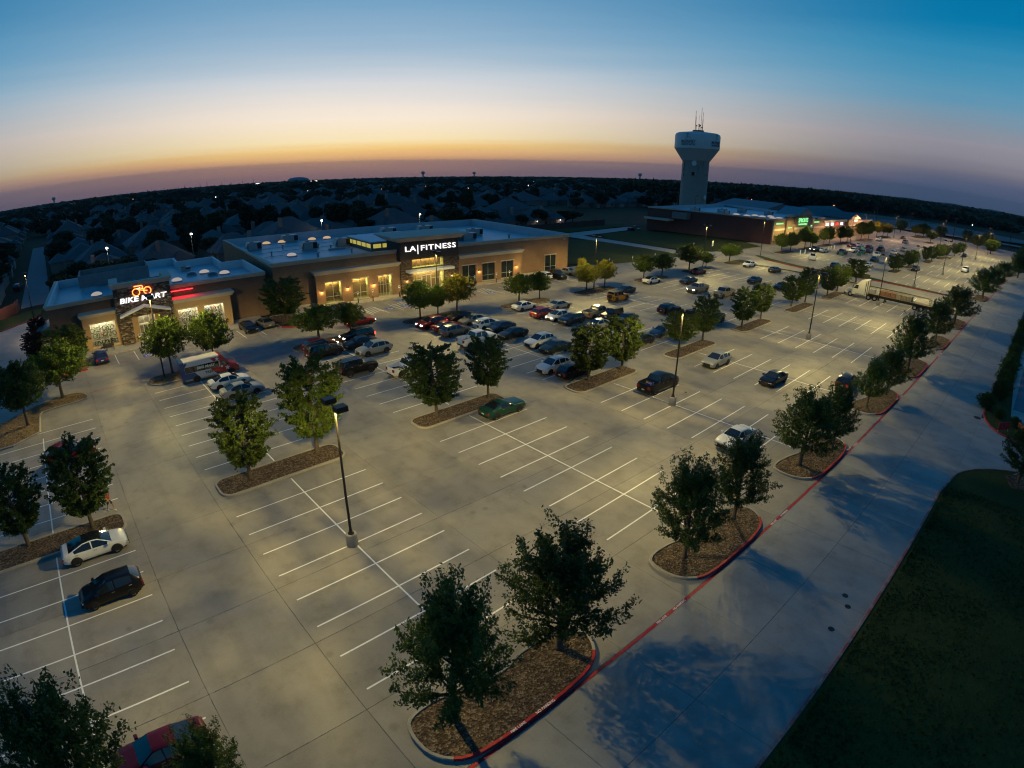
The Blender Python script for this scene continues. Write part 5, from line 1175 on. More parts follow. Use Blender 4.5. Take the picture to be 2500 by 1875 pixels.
def car_parts(kind, lift=0.0):
    s = SPEC[kind]; L, w = s['L'], s['w']; xr, rr_, rf, xf = s['cab']; zroof = max(z for _, z in s['top'])
    xs = {-L / 2, L / 2, -L / 2 + .08, L / 2 - .08, -L / 2 + .22, L / 2 - .22, xr, rr_, rf, xf}
    xs |= {a for p in s['win'] for a in p} | {t[0] for t in s['top']} | set(np.round(np.linspace(-L / 2 + .4, L / 2 - .4, 13), 3))
    for t in (.25, .5, .75): xs |= {xr + (rr_ - xr) * t, rf + (xf - rf) * t}
    if 'bed' in s: xs |= set(s['bed'])
    xs = sorted(xs); keep = [xs[0]]
    for x in xs[1:]:
        if x - keep[-1] > .035: keep.append(x)
    xs = keep; rows = []
    for x in xs:
        e = abs(x) / (L / 2); ww = w * (1 - .16 * max(0, (e - .72) / .28) ** 2.2)
        zt = lerp(s['top'], x); zb = min(lerp(s['belt'], x), zt - .02); z0 = .24 + .14 * max(0, (e - .8) / .2) ** 2
        incab = xr <= x <= xf
        tt = 0 if not incab else max(0, min(1, (zt - zb) / (zroof - zb)))
        ye = ww * .93 * (1 - tt) + (w * 2 * s['wr']) * tt
        bed = 'bed' in s and s['bed'][0] - 1e-3 <= x <= s['bed'][1] + 1e-3
        if bed: up = [(ww * .985, zt - .03), (ww * .97, zt), (ww * .88, zt), (ww * .87, .78), (0, .78)]
        else: up = [(ww * .955, zb + .012), (ye, zt - (.05 if tt > .5 else .035)), (ye * .90, zt), (ye * .5, zt + .012 + .01 * tt), (0, zt + .016 + .012 * tt)]
        rows.append([(ww * .84, z0), (ww * .955, z0 + .06), (ww * .995, z0 + .28), (ww, (z0 + zb) / 2 + .08), (ww * .985, zb - .05)] + up)
    nr = len(rows[0]); body = MB(); wsh = MB(); rwin = MB(); sw = {}
    vs = []
    for x, r_ in zip(xs, rows):
        vs += [(x, y, z + lift) for y, z in r_] + [(x, -y, z + lift) for y, z in r_]
    def quad(i, j, sd):
        a = i * 2 * nr + sd * nr + j; b = a + 2 * nr
        return (a, b, b + 1, a + 1) if sd else (a, a + 1, b + 1, b)
    def put(mb, q): mb.add([vs[k] for k in q], [(0, 1, 2, 3)])
    fb = []
    for i in range(len(xs) - 1):
        xm = (xs[i] + xs[i + 1]) / 2
        for sd in (0, 1):
            for j in range(nr - 1):
                q = quad(i, j, sd); g = None
                if j in (7, 8) and rf <= xm <= xf: g = wsh
                elif j in (7, 8) and xr <= xm <= rr_: g = rwin
                elif j == 5:
                    for k, (a, b) in enumerate(s['win']):
                        if a - 1e-3 <= xm <= b + 1e-3: g = sw.setdefault((k, sd), MB())
                if kind == 'electric' and j in (7, 8) and rr_ < xm < rf: g = rwin
                if g is not None: put(g, q)
                else: fb.append(q)
    ends = []
    for i, rev in ((0, False), (len(xs) - 1, True)):
        A = [i * 2 * nr + j for j in range(nr)]; B = [i * 2 * nr + nr + j for j in range(nr)]
        lp = A + list(reversed(B)); ends.append(tuple(lp if rev else reversed(lp)))
    body.v = vs; body.f = fb + ends; body.m = [0] * len(body.f)
    # dark under-tray and wheel wells
    rw = WH[kind]; wx = s['wb'] / 2
    body.box(-L / 2 + .25, L / 2 - .25, -w * .86, w * .86, .2 + lift, .3 + lift, 1)
    for sx in (-1, 1):
        for sd in (-1, 1):
            c = (sx * wx, sd * (w * .965), rw)
            P = [(c[0] + (rw + .075) * math.cos(R(a)), c[2] + (rw + .075 + lift * .4) * math.sin(R(a))) for a in range(-20, 201, 20)]
            y0, y1 = sd * (w * .6), sd * (w + .006)
            n = len(P); b = len(body.v)
            body.add([(x, y1, z) for x, z in P] + [(x, y0, z) for x, z in P], [tuple(range(n)) if sd > 0 else tuple(reversed(range(n)))], 1)
    parts = {'body': (body.mesh('body', [PAINT, BLACK]), None)}
    me = parts['body'][0]; me.polygons.foreach_set('use_smooth', [i < len(fb) for i in range(len(me.polygons))])
    out = [('body', me, (0, 0, 0), 0, [])]
    glass = [('windshield', wsh), ('rear_window', rwin)] + [('side_window', g) for g in sw.values()]
    for nme, g in glass:
        if g.v: out.append((nme, g.mesh(nme, CGLASS, False), (0, 0, 0), 0, []))
    # lamps
    zb = lerp(s['belt'], L / 2 - .2) + lift
    for sd in (-1, 1):
        m = MB(); y0, y1 = sd * w * .52, sd * w * .88; x0 = L / 2 - .34
        m.add([(L / 2 - .03, y0, zb - .13), (L / 2 - .12, y1, zb - .12), (x0 - .1, y1 * 1.03, zb - .02), (x0 + .06, y0, zb + .055), (L / 2 - .05, y0, zb - .02), (L / 2 - .14, y1, zb - .0)], [(0, 1, 5, 4), (4, 5, 2, 3), (1, 2, 5), (0, 4, 3)])
        for v in range(len(m.v)): m.v[v] = (m.v[v][0] + .035, m.v[v][1] * 1.015, m.v[v][2] + .01)
        out.append(('headlight', m.mesh('headlight', HEADL), (0, 0, 0), 0, []))
        m = MB(); zt = lerp(s['belt'], -L / 2 + .1) + lift; hgt = .16 if kind in ('sedan', 'coupe', 'electric') else .38
        m.box(-L / 2 - .02, -L / 2 + .16, min(sd * w * .56, sd * w * .875), max(sd * w * .56, sd * w * .875), zt - hgt, zt - .03)
        out.append(('taillight', m.mesh('taillight', TAILL), (0, 0, 0), 0, []))
        m = MB(); xm = xf - .25; zm = lerp(s['belt'], xm) + lift; ya, yb = sorted((sd * w * .95, sd * (w + .2)))
        m.box(xm - .08, xm + .1, ya, yb, zm + .02, zm + .17); out.append(('mirror', m.mesh('mirror', PAINT), (0, 0, 0), 0, []))
    m = MB(); m.box(L / 2 - .06, L / 2 + .015, -w * .5, w * .5, .36 + lift, zb - .14); out.append(('grille', m.mesh('grille', BLACK), (0, 0, 0), 0, []))
    m = MB(); m.box(-L / 2 - .035, -L / 2 + .02, -w * .72, w * .72, .34 + lift, .5 + lift); out.append(('rear_bumper', m.mesh('rear_bumper', BLACK), (0, 0, 0), 0, [])); m = MB(); m.box(L / 2 - .02, L / 2 + .03, -w * .74, w * .74, .28 + lift, .36 + lift); out.append(('front_bumper', m.mesh('front_bumper', BLACK), (0, 0, 0), 0, []))
    m = MB(); m.box(-L / 2 - .045, -L / 2 - .03, -.17, .17, .62 + lift, .75 + lift); out.append(('licence_plate', m.mesh('licence_plate', PLATE), (0, 0, 0), 0, []))
    for a, b in s['win'][:3]:
        for sd in (-1, 1):
            m = MB(); z = lerp(s['belt'], (a + b) / 2) - .12 + lift; y = sd * w * 1.0; m.box(a + .05, a + .25, min(y, y + sd * .025), max(y, y + sd * .025), z, z + .035); out.append(('door_handle', m.mesh('door_handle', METAL), (0, 0, 0), 0, []))
    # wheels
    tm = MB(); tm.lathe([(rw * .62, -.115), (rw * .93, -.12), (rw, -.08), (rw, .08), (rw * .93, .12), (rw * .62, .115)], 20)
    tyre = tm.mesh('tyre', TYRE, True); tyre.transform(Matrix.Rotation(R(90), 4, 'X'))
    rm = MB(); nr_ = 20                                   # ring, and spokes sharing its vertices
    rm.lathe([(rw * .66, .105), (rw * .60, .095), (rw * .60, .05)], nr_)
    c = len(rm.v); rm.v.append((0, 0, .10))
    for k in range(5):
        i0 = nr_ + k * 4
        for a in (0, 1): rm.f.append((c, i0 + a, nr_ + (k * 4 + a + 1) % nr_)); rm.m.append(0)
    rim = rm.mesh('rim', RIM); rim.transform(Matrix.Rotation(R(90), 4, 'X'))
    dm = MB(); dm.lathe([(rw * .63, .03), (0, .03)], 14); disc = dm.mesh('brake_disc', BLACK); disc.transform(Matrix.Rotation(R(90), 4, 'X'))
    for sx in (-1, 1):
        for sd in (-1, 1):
            out.append(('wheel', tyre, (sx * wx, sd * (w - .105), rw), 0 if sd < 0 else math.pi, [('rim', rim), ('brake_disc', disc)]))
    extra = []
    if kind in ('suv', 'boxsuv'):
        for sd in (-1, 1): m = MB(); m.tube((rr_ + .1, sd * w * .66, zroof + .05 + lift), (rf - .1, sd * w * .66, zroof + .05 + lift), .022, n=5); out.append(('roof_rail', m.mesh('roof_rail', METAL), (0, 0, 0), 0, []))
    if kind == 'jeep':
        m = MB(); m.tube((-L / 2 - .02, 0, 1.0 + lift), (-L / 2 - .24, 0, 1.0 + lift), .38, n=16); out.append(('spare_wheel', m.mesh('spare_wheel', TYRE), (0, 0, 0), 0, []))
        m = MB(); m.box(-2.1, .3, -.74, .74, 1.865, 1.885); out.append(('hard_top', m.mesh('hard_top', BLACK), (0, 0, 0), 0, []))
        for sx in (-1, 1):
            for sd in (-1, 1): ya, yb = sorted((sd * .8, sd * 1.08)); m = MB(); m.box(sx * 1.45 - .55, sx * 1.45 + .55, ya, yb, .98 + lift, 1.04 + lift); out.append(('fender', m.mesh('fender', BLACK), (0, 0, 0), 0, []))
    if kind == 'pickup':
        m = MB(); m.box(s['bed'][0] + .03, s['bed'][1] - .03, -.84, .84, .782 + lift, .80 + lift); out.append(('bed_liner', m.mesh('bed_liner', BLACK), (0, 0, 0), 0, []))
    if kind == 'coupe':
        m = MB(); m.box(-2.45, -2.2, -.8, .8, 1.12, 1.17); out.append(('spoiler', m.mesh('spoiler', PAINT), (0, 0, 0), 0, []))
    return out
CARP = {k: car_parts(k) for k in SPEC}
CARP['liftpickup'] = car_parts('pickup', .14); CARP['liftsuv'] = car_parts('boxsuv', .12)
COLS = dict(white=(.66, .66, .66), silver=(.25, .26, .27), grey=(.11, .115, .12), black=(.004, .004, .005), navy=(.006, .014, .034), blue=(.012, .05, .13), red=(.22, .010, .012), maroon=(.075, .006, .014), green=(.010, .05, .036),
            dkgreen=(.012, .022, .020), tan=(.20, .18, .13), teal=(.02, .07, .085), yellow=(.36, .16, .008), darkgrey=(.02, .022, .025), gold=(.28, .26, .19), royal=(.006, .018, .12))
def car(kind, col, x, y, deg, label, lights='', group='cars parked in the lot', name=None, detail=True, tint=None):
    nm = name or {'sedan': 'sedan', 'electric': 'sedan', 'coupe': 'coupe', 'hatch': 'hatchback', 'suv': 'suv', 'boxsuv': 'suv', 'liftsuv': 'suv', 'jeep': 'off_road_car', 'pickup': 'pickup_truck', 'liftpickup': 'pickup_truck'}[kind]
    t = thing(nm, label, {'pickup_truck': 'pickup truck', 'suv': 'suv'}.get(nm, 'car'), (x, y, .002), R(deg + rnd.uniform(-1.2, 1.2)) - .012 - .0002 * max(0, x), group)
    c = (*COLS[col], 1)
    for pn, me, loc, rz, kids in CARP[kind]:
        if not detail and pn in ('mirror', 'licence_plate', 'door_handle', 'rear_bumper', 'front_bumper', 'roof_rail', 'grille'): continue
        if pn == 'headlight' and 'h' in lights: me = LITH(me)
        if pn == 'taillight' and 't' in lights: me = LITT(me)
        o = link(pn, me, t, loc, rz); o.color = c
        if detail or pn == 'wheel':
            for kn, km in kids:
                if kn == 'brake_disc' and not detail: continue
                k = link(kn, km, o); 
    return t
_lit = {}
def _lm(me, mat):
    if (me.name, mat.name) not in _lit:
        c = me.copy(); c.materials.clear(); c.materials.append(mat); _lit[(me.name, mat.name)] = c
    return _lit[(me.name, mat.name)]
LITH = lambda me: _lm(me, HEADON); LITT = lambda me: _lm(me, TAILON)
CARS = [
 ('electric', 'white', -15.4, -1.0, 0, 'white sedan with black glass roof parked against the island at the left edge', ''),
 ('hatch', 'black', -15.1, -6.5, 180, 'small black hatchback parked alone below the white glass-roof sedan', ''),
 ('suv', 'red', -15.7, 16.4, 0, 'red crossover half hidden behind the two-lobed tree at the left', ''),
 ('sedan', 'maroon', -15.4, -20.1, 180, 'dark maroon sedan at the bottom edge behind a young oak', ''),
 ('suv', 'royal', -9.6, 46.8, 90, 'deep blue SUV nosed in at the bicycle shop window', ''),
 ('sedan', 'white', 2.5, 24.4, 0, 'white sedan right beside the painted van', ''),
 ('sedan', 'silver', 2.8, 20.6, 0, 'silver-white sedan, nearer of the two beside the painted van', ''),
 ('sedan', 'black', 11.8, 45.8, 270, 'black sedan facing out at the blank brick wall', ''),
 ('sedan', 'grey', 14.7, 46.4, 90, 'grey sedan next to the black sedan at the blank brick wall', ''),
 ('suv', 'black', 25.3, 46.2, 90, 'dark SUV parked in front of the lit club windows', ''),
 ('sedan', 'black', 28.4, 46.6, 90, 'dark sedan beside the SUV in front of the lit club windows', ''),
 ('sedan', 'red', 26.4, 37.0, -4, 'bright red car driving past the small tree with lights on', 'ht'),
 ('boxsuv', 'black', 15.6, 26.6, 0, 'black boxy SUV close in front of the maroon one', ''),
 ('suv', 'maroon', 16.3, 29.3, 0, 'maroon SUV with its headlamp glowing at the stone-mulched island', 'h'),
 ('boxsuv', 'black', 22.0, 29.6, 180, 'black SUV with head and tail lights on beside the red driving car', 'ht'),
 ('sedan', 'navy', 21.0, 27.0, 180, 'dark blue sedan between the lit black SUV and the silver SUV', ''),
 ('suv', 'silver', 21.1, 23.3, 180, 'silver three-row SUV facing left beside the dark blue sedan', ''),
 ('liftsuv', 'black', 15.9, 18.1, 0, 'lifted black SUV with roof rack standing alone', ''),
 ('pickup', 'white', 20.9, 14.1, 0, 'white pickup with open bed hidden by the dense dark tree', ''),
 ('coupe', 'green', 21.4, -1.8, 0, 'dark green muscle coupe parked at the island end', ''),
 ('suv', 'red', 33.8, 28.4, 180, 'red SUV with glowing lights under the club entrance trees', 'ht'),
 ('sedan', 'red', 34.6, 25.6, 0, 'red sedan squeezed between the lit red SUV and a grey SUV', ''),
 ('suv', 'grey', 34.1, 22.9, 0, 'grey SUV in the row behind the white lifted pickup', ''),
 ('sedan', 'black', 39.6, 28.6, 180, 'black sedan at the island right of the lit red SUV', ''),
 ('sedan', 'gold', 39.8, 25.9, 180, 'champagne sedan between the black sedan and a white SUV', ''),
 ('suv', 'white', 39.9, 22.5, 0, 'white SUV with its rear toward the grey SUV', ''),
 ('sedan', 'navy', 40.4, 20.0, 180, 'navy sedan between the white SUV and a black sedan', ''),
 ('sedan', 'black', 39.6, 16.5, 180, 'black sedan with polished wheels right of the white lifted pickup', ''),
 ('liftpickup', 'white', 33.6, 17.2, 0, 'white lifted pickup with covered bed and black wheels', ''),
 ('suv', 'white', 39.9, 11.4, 180, 'white luxury crossover with dark roof glass facing left', ''),
 ('sedan', 'dkgreen', 39.7, 8.3, 180, 'old dark green sedan beside the white luxury crossover', ''),
 ('suv', 'white', 34.1, 3.3, 180, 'white compact crossover just left of the big round tree', ''),
 ('suv', 'black', 34.7, .5, 0, 'black compact SUV tucked under the big round tree', ''),
 ('sedan', 'white', 52.0, 27.1, 0, 'white sedan at the gravelled island right of the entrance', ''),
 ('sedan', 'silver', 57.2, 23.9, 0, 'silver sedan behind the red crossover', ''),
 ('suv', 'red', 51.0, 21.6, 0, 'red sporty crossover in the row right of the club trees', ''),
 ('hatch', 'white', 51.5, 19.0, 180, 'white hatchback with headlights on between red and navy cars', 'h'),
 ('suv', 'navy', 51.6, 16.0, 180, 'navy SUV with chrome grille next to the white lit hatchback', ''),
 ('pickup', 'tan', 57.9, 16.1, 0, 'olive tan pickup with empty bed behind the navy SUV', ''),
 ('jeep', 'black', 58.2, 13.5, 180, 'black hard-top off-roader beside the olive tan pickup', ''),
 ('sedan', 'navy', 58.7, 10.9, 180, 'dark blue sedan beside the black hard-top off-roader', ''),
 ('sedan', 'silver', 53.2, 11.6, 0, 'silver sedan above the crown of the big round tree', ''),
 ('jeep', 'yellow', 69.8, 21.0, 0, 'yellow off-roader with black top and spare wheel', ''),
 ('sedan', 'dkgreen', 75.8, 23.9, 180, 'dark green sedan behind the yellow off-roader', ''),
 ('suv', 'black', 69.8, 10.1, 0, 'black SUV standing alone left of the tall lamp head', ''),
 ('sedan', 'navy', 51.2, 2.7, 180, 'dark sedan partly hidden behind the lighter round-island tree', ''),
 ('sedan', 'blue', 57.2, 3.2, 180, 'blue sedan peeking out left of the round olive tree', ''),
 ('pickup', 'teal', 69.6, 1.8, 180, 'teal pickup mostly hidden behind the dark tree by the lamp', ''),
 ('suv', 'silver', 51.5, -8.9, 180, 'silver crossover parked alone facing left', ''),
 ('sedan', 'black', 51.2, -16.8, 177, 'black sport sedan with boot spoiler parked alone', ''),
 ('pickup', 'black', 38.9, -8.5, 0, 'black crew-cab pickup at the foot of a tall lamp', ''),
 ('sedan', 'white', 33.1, -21.0, 178, 'white sedan with dark sunroof near the red line', ''),
 ('suv', 'black', 57.6, -23.8, 0, 'black SUV nearest the red line beside small oaks', ''),
 ('electric', 'white', 88.4, 26.4, 0, 'white electric sedan at a gravelled island right of the club', ''),
 ('sedan', 'navy', 94.9, 21.3, 180, 'dark blue sedan in front of the white electric sedan', ''),
 ('pickup', 'grey', 88.7, 15.5, 180, 'grey pickup with bright headlights on', 'h'),
 ('pickup', 'tan', 89.7, 10.2, 180, 'tan pickup beyond the grey one with headlights', ''),
 ('sedan', 'maroon', 107, 25.9, 0, 'dark red sedan below the widest tree', ''),
 ('sedan', 'white', 129, 23.5, 180, 'white sedan by the grass median at the entrance drive', ''),
 ('sedan', 'darkgrey', 127.6, 15.8, 0, 'dark grey sedan facing the grass median', ''),
 ('sedan', 'navy', 109, 12.7, 180, 'dark blue sedan alone among empty stalls', ''),
 ('sedan', 'navy', 108, 6.0, 180, 'dark blue car peeking out behind the low round tree', ''),
 ('suv', 'white', 73.0, 43.6, 90, 'white SUV at the far right corner of the club', ''),
 ('pickup', 'dkgreen', 75.9, 42.6, 270, 'dark green pickup facing out beside the white SUV', ''),
 ('sedan', 'silver', 81.3, 43.6, 270, 'silver sedan at the end of the club wall', ''),
]
for c in CARS: car(c[0], c[1], c[2], c[3], c[4], c[5], c[6])
FARC = [('boxsuv', 'black', 181.5, 24.6, 180, 'black SUV with lamps on under the grocery trees', 'h'), ('sedan', 'white', 183.8, 22.2, 0, 'white sedan beside the black SUV under the grocery trees', ''), ('jeep', 'white', 161, 18, 200, 'white off-roader in the grocery lot', ''),
 ('pickup', 'navy', 185.5, 16.5, 180, 'dark blue truck left of the grocery car cluster', ''), ('sedan', 'red', 213, 21.3, 170, 'car with bright red brake lights in the grocery lot', 't'), ('sedan', 'white', 219.5, 20.1, 0, 'white car beside the red-lit car', ''), ('suv', 'white', 198, 16.4, 180, 'white SUV in front of the red-lit car', ''),
 ('sedan', 'grey', 208.6, 17.2, 0, 'grey car behind the white and blue cars in the grocery lot', ''), ('hatch', 'blue', 197.4, 13.2, 180, 'bright blue hatchback in the grocery lot', ''), ('sedan', 'darkgrey', 204, 12.5, 0, 'dark car right of the bright blue hatchback', ''), ('suv', 'maroon', 217, 15.7, 0, 'dark red SUV in the grocery car cluster', ''),
 ('pickup', 'black', 215.2, 11, 0, 'black pickup by the grocery cart corral', ''), ('sedan', 'white', 215, 6, 0, 'white sedan right of the black pickup in the grocery lot', ''), ('suv', 'white', 197.2, 8, 180, 'white SUV in front of the grocery car cluster', ''), ('sedan', 'navy', 183.2, 5.2, 180, 'dark blue sedan in front of the grocery white SUV', ''),
 ('sedan', 'white', 167, 3, 0, 'white sedan half hidden by the golden-green tree', ''), ('suv', 'blue', 153.2, 8.5, 0, 'blue SUV behind the pale tree at the far median', ''), ('suv', 'white', 256.7, 21.8, 180, 'white SUV near the yellow-lit trees', ''), ('sedan', 'yellow', 289.8, 18, 0, 'orange-lit car at the far end of the shop row', 'h'),
 ('suv', 'silver', 267.8, 12.6, 0, 'silver SUV right of the yellow-lit trees', ''), ('suv', 'silver', 231, 5.8, 180, 'silver SUV alone right of the grocery cluster', ''), ('suv', 'darkgrey', 179, -8.6, 180, 'dark SUV beside the row of small dark trees', ''), ('sedan', 'silver', 239.4, -10.6, 0, 'silver car behind the row of small dark trees', ''),
 ('sedan', 'blue', 257.8, -14.4, 0, 'pale blue car far down the grocery lot', ''), ('boxsuv', 'white', 203.5, -20.8, 180, 'white SUV in the empty far stalls near the red line', '')]
for c in FARC: car(*c, group='cars in the far grocery lot', detail=False)
car('sedan', 'white', -19.0, 45.4, 90, 'white car tail behind the bright round tree by the bicycle shop drive', '')
car('suv', 'darkgrey', -23.8, 133, 80, 'dark SUV parked on the residential street', '', group='cars on the residential street', detail=False)
# item in the black pickup's bed
m = MB(); m.box(-.25, .2, -.2, .25, 0, .3); m.tube((.1, -.3, .1), (.1, -.3, .45), .08)
tag(m.build('tool_bag', pm('blue_canvas', (.05, .07, .3), .7), None, loc=(37.2, -8.5, .80)), 'small blue bag lying in the bed of the black pickup', 'bag')

# ---------------------------------------------------------------- painted van
van = thing('cargo_van', 'high-roof cargo van painted red white and blue with stars and black window band', 'van', (1.45, 29.25, .002), -.02)
VW = 1.0
def van_body():
    top = [(-3.45, 2.55), (-3.4, 2.68), (1.2, 2.72), (1.55, 2.62), (2.35, 1.55), (3.2, 1.22), (3.42, 1.0), (3.48, .6)]
    xs = [-3.45, -3.4, -3, -2, -1, 0, .6, 1.2, 1.55, 1.8, 2.1, 2.35, 2.7, 3.0, 3.2, 3.42, 3.48]; mb = MB(); n = 8; rows = []
    for x in xs:
        e = max(0, (x - 2.4) / 1.1); w = VW * (1 - .14 * e * e); zt = lerp(top, x); zb = min(1.3, zt - .05)
        r_ = [(w * .92, .28), (w, .42), (w, .9), (w, zb), (w * (.97 if zt > 1.6 else .99), zb + (zt - zb) * .5), (w * (.90 if zt > 1.6 else .94), zt - .07), (w * .8, zt), (0, zt + .03)]
        rows.append(r_)
    vs = []
    for x, r_ in zip(xs, rows): vs += [(x, y, z) for y, z in r_] + [(x, -y, z) for y, z in r_]
    fs, mi = [], []
    for i in range(len(xs) - 1):
        xm = (xs[i] + xs[i + 1]) / 2
        for sd in (0, 1):
            for j in range(n - 1):
                a = i * 2 * n + sd * n + j; b = a + 2 * n
                fs.append((a, b, b + 1, a + 1) if sd else (a, a + 1, b + 1, b))
                mi.append(1 if xm > 1.2 else (2 if xm < -3.0 else 0))
    for i, rev in ((0, 0), (len(xs) - 1, 1)):
        lp = [i * 2 * n + j for j in range(n)] + [i * 2 * n + n + j for j in reversed(range(n))]
        fs.append(tuple(lp if rev else reversed(lp))); mi.append(1 if rev else 2)
    mb.v, mb.f, mb.m = vs, fs, mi
    return mb
VRED = pm('van_red', (.38, .02, .03), .35, .08, 2, coat=.5); VBLU = pm('van_blue', (.01, .06, .20), .35, .08, 2, coat=.5); VWHT = pm('van_white', (.55, .55, .56), .35, .06, 2, coat=.5)
van_body().build('body', [VWHT, VRED, VBLU], van)
for sd in (-1, 1):
    y = sd * (VW + .006); y2 = sd * (VW + .010)
    def side(P, nm, mat, yy=y): m = MB(); m.add([(x, yy if z < 1.32 else yy * (1 - .03 * min(1, (z - 1.3) / .7)) + sd * .004, z) for x, z in P], [tuple(range(len(P)))]); return m.build(nm, mat, van)
    side([(-3.38, .5), (-1.3, .5), (-1.9, 1.25), (-3.38, 1.25)], 'blue_panel', VBLU); side([(-3.38, 1.25), (-3.0, 1.25), (-3.0, 2.0), (-2.6, 2.5), (-3.38, 2.5)], 'blue_corner', VBLU)
    side([(-2.98, 1.28), (1.1, 1.28), (1.1, 2.02), (-2.98, 2.02)], 'window_band', CGLASS)
    side([(.7, .5), (1.2, .5), (1.2, 1.27), (.0, 1.27)], 'red_panel', VRED); side([(.1, 2.5), (.5, 2.06), (1.2, 2.06), (1.2, 2.5)], 'red_top', VRED)
    side([(1.35, 1.38), (2.15, 1.38), (1.75, 1.98), (1.35, 2.0)], 'side_window', CGLASS, y2); side([(-3.1, .30), (2.0, .30), (2.0, .48), (-3.1, .48)], 'sill_trim', METAL)
    for cx, cz, rr2 in ((.95, 2.28, .27), (1.4, 1.28, .2), (2.05, .98, .33)):
        side([(cx + (rr2 if k % 2 == 0 else rr2 * .45) * math.cos(R(k * 36 + 12)), cz + (rr2 if k % 2 == 0 else rr2 * .45) * math.sin(R(k * 36 + 12))) for k in range(10)], 'painted_star', ALBWHITE, sd * (VW + .016))
    for s_, size, x, z, mt in (('BIKE MART', .42, -.5, 1.68, ALBWHITE), ('TREK', .42, -.2, .92, NAVY)):
        me = text_mesh(s_, size, .004, .012, .15, 1.05); me.materials.append(mt); o = link('van_lettering', me, van, (x, sd * (VW + .0) + (-.02 if sd < 0 else .02), z)); o.rotation_euler = (R(90), 0, 0 if sd < 0 else math.pi)
    m = MB(); m.box(-3.5, -3.4, min(sd * .8, sd * .97), max(sd * .8, sd * .97), .8, 1.4); m.build('taillight', TAILL, van)
    m = MB(); m.box(3.2, 3.44, min(sd * .55, sd * .86), max(sd * .55, sd * .86), .85, 1.1); m.build('headlight', HEADL, van)
    m = MB(); m.box(1.95, 2.1, min(sd * 1.0, sd * 1.25), max(sd * 1.0, sd * 1.25), 1.35, 1.65); m.build('mirror', BLACK, van)
m = MB(); m.add([(1.64, -.82, 2.53), (2.3, -.86, 1.66), (2.3, .86, 1.66), (1.64, .82, 2.53)], [(0, 1, 2, 3)])
for i in range(4): m.v[i] = (m.v[i][0] + .03, m.v[i][1], m.v[i][2] + .06)
m.build('windshield', CGLASS, van)
for sx in (-1.75, 2.45):
    for sd in (-1, 1):
        for pn, me, loc, rz, kids in CARP['suv']:
            if pn == 'wheel': break
        o = link('wheel', me, van, (sx, sd * .93, .37), 0 if sd < 0 else math.pi)
        link('rim', _lm(kids[0][1], RIMB), o)
for sx in (-1.75, 2.45):
    for sd in (-1, 1): m = MB(); m.add([(sx + .46 * math.cos(R(a)), sd * (VW + .012), .37 + .46 * math.sin(R(a))) for a in range(-12, 193, 17)], [tuple(range(13)) if sd > 0 else tuple(reversed(range(13)))]); m.build('wheel_arch', BLACK, van)

# ---------------------------------------------------------------- semi truck with flatbed
TRX, TRY = 117.3, -5.4
truck = thing('semi_tractor', 'white sleeper-cab semi tractor hitched to the flatbed trailer', 'truck', (TRX, TRY, .002), R(90))
TW_ = pm('cab_white', (.60, .60, .55), .45, .08, 1.5, coat=.3)
m = MB()
m.add([(0, -.95, .6), (0, .95, .6), (0, -.95, 1.35), (0, .95, 1.35), (-1.5, -1.1, .6), (-1.5, 1.1, .6), (-1.5, -1.05, 1.75), (-1.5, 1.05, 1.75)], [(0, 1, 3, 2), (0, 2, 6, 4), (1, 5, 7, 3), (2, 3, 7, 6)])
m.build('hood', TW_, truck)
m = MB(); pr_ = [(-1.5, .6), (-1.5, 1.75), (-2.1, 2.75), (-2.5, 3.0), (-3.3, 3.85), (-4.1, 4.05), (-4.6, 4.05), (-4.6, .6)]
m.add([(x, -1.2, z) for x, z in pr_] + [(x, 1.2, z) for x, z in pr_], [tuple(range(8)), tuple(reversed(range(8, 16)))] + [(i, i + 8, (i + 1) % 8 + 8, (i + 1) % 8) for i in range(8)]); m.build('sleeper_cab', TW_, truck)
m = MB(); m.add([(-1.47, -1.05, 1.85), (-1.47, 1.05, 1.85), (-2.05, 1.05, 2.75), (-2.05, -1.05, 2.75)], [(0, 1, 2, 3)]); m.build('windshield', CGLASS, truck)
for sd in (-1, 1):
    m = MB(); m.add([(-1.75, sd * 1.21, 1.9), (-2.75, sd * 1.21, 1.9), (-2.75, sd * 1.21, 2.7), (-2.2, sd * 1.21, 2.7)], [(0, 1, 2, 3)]); m.build('side_window', CGLASS, truck)
    m = MB(); m.box(-4.64, -4.58, sd * .9 - .25, sd * .9 + .25, .7, 3.95); m.build('rear_fairing', BLACK, truck); boxes('fairing_edge', BLACK, truck, (-4.4, -4.3, min(sd * 1.2, sd * 1.24), max(sd * 1.2, sd * 1.24), .7, 3.8))
    m = MB(); m.tube((-2.3, sd * 1.0, .75), (-4.4, sd * 1.0, .75), .32, n=14); m.build('fuel_tank', METAL, truck)
    m = MB(); m.box(-.1, .05, min(sd * .6, sd * .95), max(sd * .6, sd * .95), .9, 1.2); m.build('headlight', HEADL, truck)
    m = MB(); m.box(-1.7, -1.6, min(sd * 1.3, sd * 1.5), max(sd * 1.3, sd * 1.5), 1.8, 2.6); m.build('mirror', BLACK, truck)
m = MB(); m.box(-.05, .12, -1.1, 1.1, .3, .75); m.box(-.02, .04, -.5, .5, .8, 1.3); m.build('bumper', BLACK, truck)
m = MB(); m.box(-7.3, -4.6, -.45, .45, .65, .95); m.build('frame_rail', BLACK, truck)
tm = MB(); tm.lathe([(.28, -.14), (.48, -.15), (.52, -.1), (.52, .1), (.48, .15), (.28, .14)], 20); bt = tm.mesh('tyre', TYRE, True); bt.transform(Matrix.Rotation(R(90), 4, 'X'))
